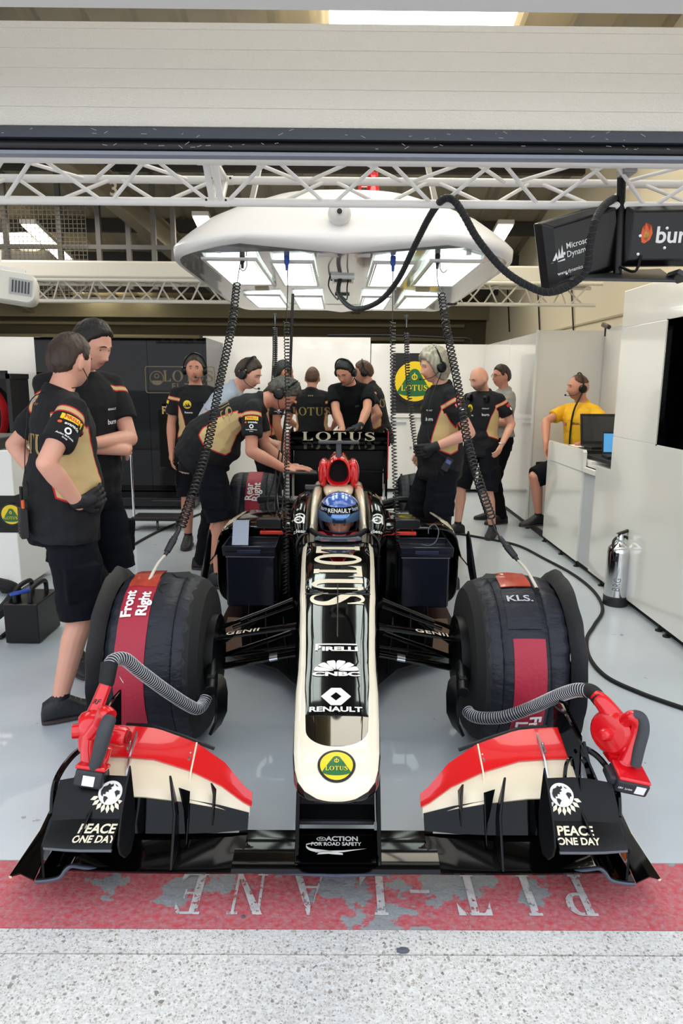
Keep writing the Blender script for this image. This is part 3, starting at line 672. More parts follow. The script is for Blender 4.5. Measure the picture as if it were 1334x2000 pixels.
def light_panel(x0, x1, y0, y1, sk=0):
    z = 2.188; x0 += GX; x1 += GX; xi = [x0, x1, x1-sk, x0-sk]
    P = [V((x0, y0, z)), V((x1, y0, z)), V((x1-sk, y1, z+.005)), V((x0-sk, y1, z+.005))]; c_ = sum(P, V())/4
    fr = MB(); th = .012
    outer = [c_+(p-c_)*1.0 for p in P]; inner = [c_+(p-c_)*.88 for p in P]
    A = [p-V((0, 0, th)) for p in outer]; B_ = [p-V((0, 0, th)) for p in inner]
    fr.rings([outer, A, B_, inner], cap=False)
    f = fr.build('light_frame', FRM, gn, smooth=False)
    mb = MB(); mb.slab([p-V((0, 0, .004)) for p in inner], .012, V((0, 0, 1))); mb.build('diffuser', PAN, f, smooth=False)
    s = 1 if c_.x < 0 else -1
    e = MB(); a, b_ = (inner[1], inner[2]) if s > 0 else (inner[0], inner[3]); e.slab([a, b_, b_+V((-.014*s, 0, -.006)), a+V((-.014*s, 0, -.006))], .002); e.build('reflector_edge', GRL, f, smooth=False)
for s in (-1, 1):
    q = lambda a, c: (min(a*s, c*s), max(a*s, c*s))
    x0, x1 = q(.81, .49); light_panel(x0, x1, 4.08, 5.20)
    x0, x1 = q(.43, .17); light_panel(x0, x1, 4.15, 5.25)
    x0, x1 = q(.80, .50); light_panel(x0, x1, 5.75, 6.75)
    x0, x1 = q(.41, .16); light_panel(x0, x1, 5.80, 6.85)
p = atY(663, 434, 4.16)
mb = MB(); mb.lathe([(.0, .04), (.03, .04), (.05, .03), (.062, .01), (.064, -.02)], (p.x, 3.95, p.z), (0, -1, 0), 32); mb.build('camera_dome', WPLAS, gn)
mb = MB(); mb.lathe([(.0, .062), (.009, .062), (.009, .052), (.014, .052), (.014, .038)], (p.x, 3.95, p.z), (0, -1, 0), 20); mb.build('dome_lens', mat('dark lens', '24242a', .15, coat=1), gn)
mb = MB(); mb.box((GX, 4.06, 2.205), (.30, .07, .02)); mb.box((GX, 5.0, 2.205), (.16, .24, .03)); mb.build('socket_plate', WPLAS, gn, bevel=.004)
mb = MB(); mb.box((GX, 4.98, 2.189), (.12, .10, .006)); mb.box((GX, 5.9, 2.205), (.12, .06, .01)); mb.build('socket_slot', BLK, gn)
for s in (-1, 1):
    mb = MB(); mb.box((s*.62+GX, 5.5, 2.20), (.10, .1, .02)); mb.build('warning_plate', mat('tan plate', 'b8a888', .5), gn)
    mb = MB(); mb.box((s*.70+GX, 4.03, 2.22), (.03, .03, .04)); mb.build('hook_socket', STEEL, gn, bevel=.003)
    mb = MB(); mb.span((min(s*.22, s*.50)+GX , 4.02, 2.225), (max(s*.22, s*.50)+GX, 4.05, 2.24)); mb.build('front_strip', WPLAS, gn, bevel=.004)
    a = V((s*.56+GX, 4.15, 2.20)); mb = MB(); mb.tube(catmull([a, a-V((0, 0, .05)), a+V((.02*s, 0, -.075)), a+V((.04*s, 0, -.06))], 5), .0045, 8); mb.build('hanging_hook', WPLAS, gn)
# canopy hangers behind the truss
for s in (-1, 1):
    hg = MB()
    for px in ((507,) if s < 0 else (836,)): q = atY(px, 372, 4.75); hg.box((q.x, 4.75, 2.85), (.03, .05, .75), Matrix.Rotation(-.25*s, 3, 'Y'))
    hg.build('canopy_hanger', mat('galvanised channel', 'a8a49b', .35, .6), gn)
q = atY(729, 357, 4.9); mb = MB(); mb.lathe([(.012, -.07), (.045, -.06), (.04, 0), (.03, .02), (.035, .06), (.01, .07)], q, (0, 0, 1), 16); mb.box(q+V((-.05, 0, -.02)), (.08, .02, .012)); mb.box(q+V((-.09, 0, -.03)), (.02, .02, .06))
tag(mb.build('red_valve', REDP), 'small red valve fitting standing on top of the white light canopy', 'valve')
# ================================================================ CABLES
CORD = mat('black coiled cord', '0b0b0d', .28, coat=.3)
def coil(path, r, turns, rr_=.0042, n=6, per=12, rfun=None):
    P = catmull(path, 12); L = [0]
    for i in range(1, len(P)): L.append(L[-1]+(P[i]-P[i-1]).length)
    T = turns*per; out = []; j = 0; px_ = None
    for i in range(T+1):
        s = L[-1]*i/T
        while j < len(L)-2 and L[j+1] < s: j += 1
        u = (s-L[j])/max(1e-9, L[j+1]-L[j]); c_ = P[j].lerp(P[j+1], u); d = (P[min(j+1, len(P)-1)]-P[j]).normalized()
        if px_ is None: x, y, _ = frame(d, (0, 1, 0))
        else: x = (px_-d*px_.dot(d)).normalized(); y = d.cross(x)
        px_ = x; a = 2*pi*i/per; R = r*(rfun(i/T) if rfun else 1); out.append(c_ + x*R*cos(a) + y*R*sin(a))
    return MB().tube(out, rr_, n)
def cord(label, top, pts, coilpts, r, turns, tail=None, plug=True, conn=BLK, rr_=.0042, lead=.003):
    e = empty('coiled_cord', top, label, 'cable', 'coiled cords hanging from the light canopy')
    coil(coilpts, r, turns, rr_).build('coil', CORD, e, angle=180)
    mb = MB(); mb.lathe([(.014, .0), (.017, -.012), (.014, -.05), (.010, -.055), (.008, -.085)], top, (0, 0, 1), 14); mb.build('connector', conn, e)
    if pts: MB().tube(catmull(pts, 8), lead, 7).build('lead', CORD, e)
    return e
# front pair, down to the front tyre blankets
def frontcord(pxs, label, T):
    top = atY(*pxs[0], 4.14); P = []
    mid = [atY(a, b_, y) for a, b_, y in pxs[1]]
    e = cord(label, top, [top, atY(*pxs[2], 4.12), mid[0]], mid, .0195, T, rr_=.0043)
    a = atY(*pxs[3][0], pxs[3][0+1] if 0 else mid[-1].y-.05); b_ = atY(*pxs[3][1], mid[-1].y-.15)
    MB().tube(catmull([mid[-1], mid[-1].lerp(a, .5)+V((0, 0, -.01)), a], 6), .004, 7).build('lead', CORD, e)
    mb = MB(); d = b_-a
    mb.tube([a, a+d*.05, a+d*.3, a+d*.32, a+d*.42, a+d*.44, a+d*.85, a+d*.87, b_], [.007, .010, .0115, .0145, .0145, .0165, .014, .010, .008], 14); mb.build('inline_plug', mat('soft black plug', '26272c', .5), e)
    t = atZ(*pxs[4], .70)
    MB().tube(catmull([b_, b_.lerp(t, .5)+V((0.0, 0, .012)), t], 8), .0065, 8).build('white_lead', mat('off white lead', 'cfc9bd', .45), e)
    mb = MB(); mb.lathe([(.012, 0), (.012, .02), (.009, .045)], t-V((0, 0, .01)), b_.lerp(t, .5)-t, 12); mb.build('entry_gland', BLK, e)
frontcord(((473, 494), [(463, 552, 4.08), (452, 640, 3.9), (430, 745, 3.68), (408, 860, 3.45), (385, 940, 3.25), (353, 1030, 3.02)], (465, 540), ((350, 1034), (322, 1085)), (291, 1134)), 'long black coiled cord sloping from the canopy to the left tyre blanket', 66)
frontcord(((855, 495), [(862, 572, 4.08), (874, 650, 3.9), (893, 745, 3.7), (913, 860, 3.45), (935, 940, 3.25), (960, 1012, 3.02)], (854, 545), ((975, 1048), (1012, 1095)), (1048, 1148)), 'long black coiled cord sloping from the canopy to the right tyre blanket', 60)
a = [atY(560, 498, 4.14), atY(562, 560, 4.14), atY(559, 628, 4.1)]
cord('thin coiled cord with blue connector hanging left of the airbox', a[0], a, [atY(559, 628, 4.1), atY(562, 800, 3.9), atY(560, 950, 3.7), atY(558, 1160, 3.5)], .014, 78, conn=BLUEC, rr_=.0032)
a = [atY(768, 500, 4.14), atY(767, 560, 4.14), atY(767, 628, 4.1)]
cord('thin coiled cord with blue connector hanging right of the airbox', a[0], a, [atY(767, 628, 4.1), atY(768, 800, 4.0), atY(772, 950, 3.9), atY(776, 1066, 3.78)], .014, 64, conn=BLUEC, rr_=.0034)
a = [atY(537, 612, 6.3), atY(537, 640, 6.2)]
cord('rear coiled cord hanging in front of the white back panel, left of centre', a[0], a, [atY(537, 640, 6.2), atY(537, 700, 6.1), atY(533, 765, 6.0)], .019, 34, rr_=.005)
a = [atY(794, 615, 6.3), atY(794, 640, 6.2)]
cord('rear coiled cord curving down beside the man with long grey hair', a[0], a, [atY(794, 650, 6.2), atY(797, 740, 6.0), atY(806, 830, 5.9), atY(817, 900, 5.8)], .019, 46, rr_=.005)
mb = MB(); mb.cyl(atY(572, 574, 5.3), atY(565, 778, 5.3), .011, 12); mb.tube(catmull([atY(563, 778, 5.3), atY(552, 860, 5.2), atY(548, 930, 5.1), atY(541, 960, 5.0), atY(545, 1010, 4.6)], 8), .009, 8)
tag(mb.build('air_line', BLK2), 'straight black air line dropping from the canopy beside the airbox', 'cable')
mb = MB()
for d in (0, 8, -7): mb.tube(catmull([atY(553+d, 880, 5.0), atY(545+d*1.5, 940, 4.9), atY(536+d*2, 985, 4.7), atY(542+d, 1012, 4.3)], 8), .006, 6)
tag(mb.build('cable_bundle', BLK), 'bundle of thin black cables dropping behind the left sidepod mirror', 'cable')
# thick braided cable looping from canopy over the truss to the monitors
BR = mat('braided black sleeve', '1b1c20', .6, bump=.8, bscale=300)
P = [(664, 545, 4.9), (662, 575, 4.8), (690, 602, 4.5), (735, 592, 4.1), (775, 550, 3.8), (810, 480, 3.5), (838, 425, 3.25), (862, 392, 2.96), (884, 390, 2.93), (905, 418, 2.9), (935, 470, 2.9), (985, 528, 2.9), (1035, 560, 2.88), (1072, 571, 2.85), (1112, 558, 2.82), (1145, 528, 2.78), (1152, 480, 2.75), (1163, 430, 2.75), (1180, 402, 2.9), (1200, 388, 3.0)]
W_ = catmull([atY(*p) for p in P], 14); e = tag(MB().tube(W_, .0145, 12).build('braided_cable', BR), 'thick braided black cable looping from the canopy over the front truss to the monitors', 'cable')
h = coil([atY(*p) for p in P], .0145, 170, .0022, 4, 8).build('spiral_wrap', mat('spiral wrap', '2b2d33', .5), e, angle=180)
for dx in (-18, 18):
    mb = MB(); mb.tube(catmull([atY(665+dx, 530, 4.95), atY(660+dx, 560, 4.9), atY(668+dx*.5, 585, 4.8), atY(660, 570, 4.8)], 8), .005, 8); mb.lathe([(.008, 0), (.011, .03), (.006, .06)], atY(665+dx, 540, 4.95)-V((0, 0, .03)), n=10)
    tag(mb.build('plugged_lead', BLK2), 'short black lead plugged into the canopy socket, %s of the thick cable' % ('left' if dx < 0 else 'right'), 'cable')
# floor cables
def floorcable(name, pts, r, label, m=RUB):
    return tag(MB().tube([V((p.x, p.y, r)) for p in catmull([atZ(a, b_, r) for a, b_ in pts], 10)], r, 10).build(name, m), label, 'cable')
floorcable('floor_cable', [(880, 1040), (940, 1050), (1010, 1065), (1065, 1092), (1120, 1122), (1160, 1155), (1177, 1190), (1160, 1222), (1146, 1248), (1152, 1285), (1185, 1322), (1250, 1353), (1334, 1383), (1420, 1410)], .011, 'long black cable curving across the grey floor on the right')
floorcable('floor_cable', [(250, 1070), (300, 1042), (345, 1022), (400, 1000)], .012, 'black cable running diagonally across the floor by the wheeled stand')
floorcable('floor_cable', [(0, 1246), (12, 1236), (60, 1195), (110, 1160)], .012, 'black cable beside the black case at the left edge')
# ================================================================ MONITORS, top right
def xfm(c, yaw, pitch=0, roll=0):
    return V(c), Matrix.Rotation(yaw, 3, 'Z') @ Matrix.Rotation(pitch, 3, 'X') @ Matrix.Rotation(roll, 3, 'Y')
PLM = mat('monitor black plastic', '0c0c0e', .35)
def monitor(c, yaw, roll, w, h, label, pitch=.12):
    c, R = xfm(c, yaw, pitch, roll); e = empty('hanging_monitor', c, label, 'monitor')
    P = lambda x, y, z: c + R @ V((x, y, z))
    rs = []
    for y, k in ((.03, 1), (.0, 1), (-.02, .97), (-.045, .80)): rs.append([P(sx*w/2*k, y, sz*h/2*k) for sx, sz in ((-1, -1), (1, -1), (1, 1), (-1, 1))])
    body = MB().rings(rs).build('back_cover', PLM, e, smooth=False, bevel=.006)
    mb = MB(); mb.add([P(-w/2*.96, .031, -h/2*.95), P(w/2*.96, .031, -h/2*.95), P(w/2*.96, .031, h/2*.95), P(-w/2*.96, .031, h/2*.95)], [(0, 1, 2, 3)]); mb.build('screen', mat('dark screen glass', '15181d', .08, coat=1), e, smooth=False)
    mb = MB()
    for x, z in ((-.3, .0), (.02, .12), (-.3, -.3), (.02, -.2)): mb.lathe([(.004, 0), (.006, .003), (.0, .004)], P(x*w, -.045, z*h), R @ V((0, -1, 0)), 10)
    mb.build('screw', STEEL, e)
    return e, c, R, P, body
c1 = atY(1133, 482, 3.0)
e, c, R, P, body = monitor(c1, .36, -.31, .385, .275, 'hanging monitor with white software wording on its black back, left of the support pole')
T = [bvh(body)]; X = R @ V((1, 0, 0)); Z = R @ V((0, 0, 1))
def dc(name, sh_, x, z, m=WHITE): decal(name, sh_, P(x, -.05, z), X, Z, T, m, e, .002, .05)
dc('lettering', text2d('Microsoft', .033, .008), -.040, .024); dc('lettering', text2d('Dynamics', .033, .008), -.041, -.008); dc('lettering', text2d('www.dynamics.com', .0205, .01), -.075, -.072)
dc('sail_logo', join2([poly2([(0, 0), (.012, .045), (.018, 0)]), poly2([(.014, 0), (.03, .055), (.034, 0)]), poly2([(-.02, -.004), (-.004, .03), (.002, -.004)]), poly2([(-.028, -.012), (.038, -.006), (.038, -.014)])], -.150, -.014, .9), 0, 0)
c2 = atY(1290, 462, 3.0)
e, c, R, P, body = monitor(c2, -.10, -.0, .32, .235, 'hanging monitor with a flame logo on its black back, at the right edge')
T = [bvh(body)]; X = R @ V((1, 0, 0)); Z = R @ V((0, 0, 1))
dc('lettering', text2d('burn', .088, .02, .0), .048, .0)
dc('flame_logo', poly2([(-.02, -.03), (-.008, -.034), (.012, -.02), (.02, .005), (.012, .035), (.006, .01), (-.002, .03), (-.01, .045), (-.012, .015), (-.022, .028), (-.026, 0)]), -.068, .005, mat('orange flame print', 'e8602a', .4))
dc('flame_core', poly2([(-.012, -.022), (0, -.022), (.01, -.005), (.004, .008), (-.006, .02), (-.012, .0)]), -.068, .005, mat('yellow flame print', 'f7c95a', .4))
mn = empty('monitor_bracket', atY(1208, 530, 3.0), 'black pole and tray bracket carrying the two hanging monitors', 'bracket')
mb = MB(); mb.cyl(atY(1215, 330, 3.0), atY(1206, 535, 3.0), .018, 14); mb.build('pole', BLK2, mn)
mb = MB(); q = atY(1226, 326, 2.9); mb.box(q, (.05, .08, .06)); mb.build('clamp', mat('grey clamp', '9a9ba0', .4, .5), mn, bevel=.004)
mb = MB(); a, b_, c_, d = atY(1112, 548, 2.8), atY(1320, 552, 2.85), atY(1290, 530, 3.25), atY(1130, 536, 3.25); mb.slab([a, b_, c_, d], .012, V((0, 0, 1))); mb.box(atY(1325, 540, 2.9), (.06, .1, .02), Matrix.Rotation(.5, 3, 'Y')); mb.build('tray', mat('bracket tray', '3b3c40', .4, .3), mn, bevel=.003)
mb = MB(); mb.box(atY(1228, 440, 3.02), (.09, .03, .02)); mb.box(atY(1228, 500, 3.02), (.09, .03, .02)); mb.tube(catmull([atY(1210, 520, 2.97), atY(1240, 530, 2.95), atY(1252, 500, 2.97)], 6), .006, 6); mb.build('arm', BLK2, mn)
# ================================================================ CEILING SPEAKER / PROJECTOR left
e = empty('projector', atY(30, 565, 3.5), 'white ceiling projector box with a grille, hanging at the left edge', 'projector')
c, R = xfm(atY(18, 562, 3.5), .35, 0, .12)
P = lambda x, y, z: c+R @ V((x, y, z))
rs = [[P(x*k, y, z*k) for x, z in rr(-.15, .13, -.07, .07, .04, 5)] for y, k in ((-.11, .93), (-.09, 1), (.1, 1), (.12, .93))]
MB().rings(rs).build('housing', mat('ivory plastic', 'dfdccf', .35), e)
mb = MB(); mb.box(P(.06, -.112, .0), (.10, .006, .075), R); mb.build('grille', mat('grey grille', 'b2b2b0', .5), e); 
mb = MB()
for k in range(6): mb.box(P(.025+k*.014, -.117, 0), (.006, .004, .055), R)
mb.build('grille_slot', DGREY, e)
mb = MB(); mb.tube([P(-.05, 0, .07), P(-.05, 0, .16), P(-.15, 0, .2)], .012, 8); mb.box(P(-.03, 0, .085), (.2, .04, .02), R); mb.build('mount', WPAINT, e)
# ================================================================ RACING CAR
car = empty('racing_car', (0, 3.6, 0), 'black and cream single-seater racing car with red airbox and front wing flaps', 'racing car')
BKT = []
NS = [  # y, half width, z top, z bottom, exponent
 (1.562, .02, .470, .455, 2.4), (1.567, .050, .478, .445, 2.6), (1.582, .082, .489, .435, 3), (1.605, .102, .501, .430, 3.4), (1.64, .113, .513, .425, 3.8), (1.70, .120, .527, .42, 4.5), (1.835, .126, .544, .42, 5.5),
 (2.0, .132, .557, .42, 6), (2.146, .134, .570, .41, 6), (2.30, .140, .588, .40, 6), (2.40, .146, .600, .39, 6.5), (2.52, .153, .615, .38, 6.5), (2.62, .160, .627, .36, 6.5), (2.70, .166, .636, .34, 7), (2.76, .170, .643, .32, 7), (2.90, .178, .652, .27, 7), (3.10, .190, .662, .22, 7), (3.30, .200, .670, .17, 7), (3.48, .205, .675, .14, 7)]
yk_ = [s[0] for s in NS]
def nose(y): return [interp(yk_, [s[i] for s in NS], y) for i in range(1, 5)]
def ring(y, hw, zt_, zb_, n, k=96, top=True):
    P = []; zc = (zt_+zb_)/2; hz = (zt_-zb_)/2
    for i in range(k):
        t = 2*pi*i/k; c_, s_ = cos(t), sin(t); P.append(V((hw*math.copysign(abs(c_)**(2/n), c_), y, zc+hz*math.copysign(abs(s_)**(2/n), s_) + (.006*(1-abs(c_)) if s_ > 0 else 0))))
    return P
yy = sorted(set([s[0] for s in NS] + [1.563+.0025*i for i in range(26)] + [1.63+.012*i for i in range(34)] + [2.04+.03*i for i in range(49)]))
def topgrid(y, nx=60):  # refined ring: dense parametrisation across the flat top
    hw, zt_, zb_, n = nose(y); P = []
    zc = (zt_+zb_)/2; hz = (zt_-zb_)/2; us = [i/nx*2-1 for i in range(nx+1)]
    def zz(u): return (1-min(1, abs(u))**n)**(1/n)
    us = [sin(u*pi/2) for u in us]
    up_ = [V((hw*u, y, zc+hz*zz(u)+.0022*(1-u*u))) for u in us]; dn = [V((hw*u, y, zc-hz*zz(u))) for u in us[::-1]][1:-1]
    return up_+dn
me = MB().rings([topgrid(y) for y in yy]).mesh('nose')
def band(y): return interp([1.69, 1.8, 2.1, 2.3, 2.7, 3.1, 3.5], [.037, .035, .029, .028, .033, .038, .046], y)
def nose_sd(p):
    hw, zt_, zb_, n = nose(p.y); inner = hw-band(p.y)
    r = .075; ye = 1.697; dx = abs(p.x)-(inner-r); dy = (ye+r)-p.y
    sd = sqrt(max(dx, 0)**2+max(dy, 0)**2)-r + min(0, max(dx, dy))
    edge = (p.z-(zt_-.020))*.9
    return max(-.05, min(sd, edge))
set_attr(me, 'band', nose_sd)
NOSEM = banded('nose livery', 'band', [(0, '030304'), (0, 'efe6cf')], .035, 0)
no = link_mesh('nose_and_tub', me, NOSEM, car, angle=60); NB = bvh(no)
D = lambda name, sh_, x, y, m, rot=0, off=.0016, z=None: decal(name, sh_, (x, y, 1.0), *(((1, 0, 0), (0, 1, 0)) if rot == 0 else ((0, -1, 0), (1, 0, 0))), [NB], m, car, off, .02, back=.1)
def D(name, sh_, px, py, m, rot=0, off=.0016, s=None):
    z = nose(1.9)[1]; p = None
    y = 2.0
    for _ in range(30): zt_ = nose(y)[1]; p = atZ(px, py, zt_+.002); y = lerp(y, p.y, .7)
    xd, yd = ((1, 0, 0), (0, 1, 0)) if rot == 0 else ((0, -1, 0), (1, 0, 0))
    decal(name, sh_, (p.x if px != 661 else 0, y, nose(y)[1]), xd, yd, [NB], m, car, off, .02)
    return y
CW = mat('off white decal', 'f0eee6', .3); CC = mat('cream decal', 'efe3c8', .3)
NX = lambda py: 661-(py-745)*.0078*1.0
GT[:] = [.27, .11]
decal('lotus_lettering', fit2(serif('LOTUS', 1, .06), .79, .226), (0, 2.985, .65), (0, -1, 0), (1, 0, 0), [NB], CC, car, .0016, .02)
GT[:] = [.2, .06]
D('pirelli_lettering', fit2(text2d('IRELLI', .052, .05), .124, .030), NX(1265)+7, 1268, CW)
D('pirelli_lettering', join2([rect2(-.080, .016, .080, .023), rect2(-.080, -.014, -.070, .018), strip(arc2(-.072, .004, .014, .009, -pi/2, pi/2, 8), arc2(-.072, .004, .006, .003, -pi/2, pi/2, 8))], 0, 0, .92, 1.3), NX(1265), 1266, CW)
fe = []
for k in range(6):
    a = radians(180-15-30*k); d = V((cos(a), sin(a))); n = V((-d.y, d.x)); P = []
    for i in range(13): t = i/12; w = .0175*sin(pi*min(1, t*.5+.02))*(1 if t < .93 else .7); P.append((d*(.012+.072*t)+n*w).to_tuple())
    for i in range(12, -1, -1): t = i/12; w = .0175*sin(pi*min(1, t*.5+.02))*(1 if t < .93 else .7); P.append((d*(.012+.072*t)-n*w*.9).to_tuple())
    fe.append(poly2([(x*1.05, y*.95) for x, y in P]))
D('peacock_logo', fit2(join2(fe), .148, .072), NX(1300), 1301, CW)
D('cnbc_lettering', fit2(text2d('CNBC', .056, .05), .155, .028), NX(1313), 1317, CW)
w_ = .046; h_ = .050
D('diamond_logo', strip([(-w_, 0), (-.015, h_), (.015, h_), (w_, 0), (.015, -h_), (-.015, -h_), (-w_, 0)], [(-.017, 0), (-.001, .023), (.001, .023), (.017, 0), (.001, -.023), (-.001, -.023), (-.017, 0)]), NX(1360), 1361, CW)
D('renault_lettering', fit2(text2d('RENAULT', .052, .035), .157, .028), NX(1386), 1386, CW)
yb = atZ(655, 1492, .355); yb = 1.902
lotus_badge('nose_badge', (0, 1.632, .6), (1, 0, 0), (0, 1, 0), .043, [NB], car)
hn = MB(); hn.tube([(0, 2.33, nose(2.33)[1]+.004), (0, 2.5, nose(2.5)[1]+.016), (0, 2.58, nose(2.58)[1]+.018), (0, 2.60, nose(2.60)[1]+.03), (0, 2.605, nose(2.6)[1]+.035)], .0025, 6); hn.tube([(0, 2.5, nose(2.5)[1]+.012), (0, 2.8, nose(2.8)[1]+.006)], .0018, 5)
hn.build('pitot_tube', BLK2, car)
hb = MB()
for s in (-1, 1):
    hb.tube(catmull([(s*.06, 2.70, .646), (s*.11, 2.72, .652), (s*.135, 2.80, .655), (s*.13, 2.86, .655)], 6), .003, 5); hb.box((s*.10, 2.715, .645), (.03, .02, .006))
hb.box((0, 2.695, .6405), (.27, .004, .004)); hb.build('hatch_seam', DGREY, car)
# keel / chin under nose and pylons
for s in (-1, 1):
    pts = [(1.80, .112, .47), (2.15, .118, .50), (2.14, .118, .46), (2.02, .12, .115), (1.735, .12, .115), (1.75, .12, .14)]
    mb = MB(); mb.slab([V((s*x, y, z)) for y, x, z in pts], .012, V((1, 0, 0))); mb.build('nose_pylon', GLOSS, car, bevel=.004)
mb = MB(); mb.grid([[V((x, y, z)) for x in (-.118, -.06, 0, .06, .118)] for y, z in ((1.90, .262), (1.91, .24), (1.905, .215), (1.88, .195), (1.865, .185))], .006); mb.build('inner_winglet', CARBON, car)
mb = MB(); mb.box((0, 1.862, .184), (.23, .014, .012)); mb.build('winglet_lip', DGREY, car, bevel=.003)
# ---- front wing: centre section, main plane
LEz = .118
ctr = [(1.726, .113), (1.732, .118), (1.755, .123), (1.80, .130), (1.86, .124), (1.90, .120)]
mb = MB(); G = [[V((lerp(-.30, .30, i/8), y, z)) for i in range(9)] for y, z in ctr]; mb.grid(G, .008); cs = mb.build('centre_plane', GLOSS, car, angle=50)
mb = MB(); G = [[V((lerp(-.116, .116, i/8), y, z)) for i in range(9)] for y, z in ((1.738, .136), (1.75, .142), (1.80, .152), (1.84, .156), (1.862, .15))]; mb.grid(G, .01); fp = mb.build('centre_panel', GLOSS, car, angle=50)
FB = [bvh(fp)]
def DF(name, sh_, x, y, m, off=.0016): decal(name, sh_, (x, y, .15), (1, 0, 0), (0, 1, .15), FB, m, car, off, .03)
DF('action_lettering', text2d('ACTION', .025, .035), .018, 1.812, CW); DF('road_safety_lettering', text2d('FOR ROAD SAFETY', .0172, .02), .0, 1.792, CW)
DF('fia_badge', ring2(-.044, 0, .011, .014, 24, .6), 0, 1.812, CW); DF('fia_badge', text2d('FIA', .010, .02), -.044, 1.812, CW)
sw = catmull([V((-.03, .012, .0)), V((-.085, .006, .003)), V((-.075, -.012, .005)), V((-.02, -.022, .006)), V((.02, -.028, .003))], 6)
DF('swoosh', strip([(p.x, p.y+p.z) for p in sw], [(p.x, p.y-p.z*.8) for p in sw]), 0, 1.785, CW)
DF('swoosh', join2([poly2([(-.06, -.022), (.02, -.02), (.09, -.013), (.02, -.026), (-.06, -.027)]), poly2([(-.055, -.034), (.0, -.030), (-.05, -.029)])]), 0, 1.79, CW)
mb = MB()
for x in (-.045, .045): mb.lathe([(.003, 0), (.003, .002)], (x, 1.745, .143), n=10)
mb.build('bolt', STEEL, car)
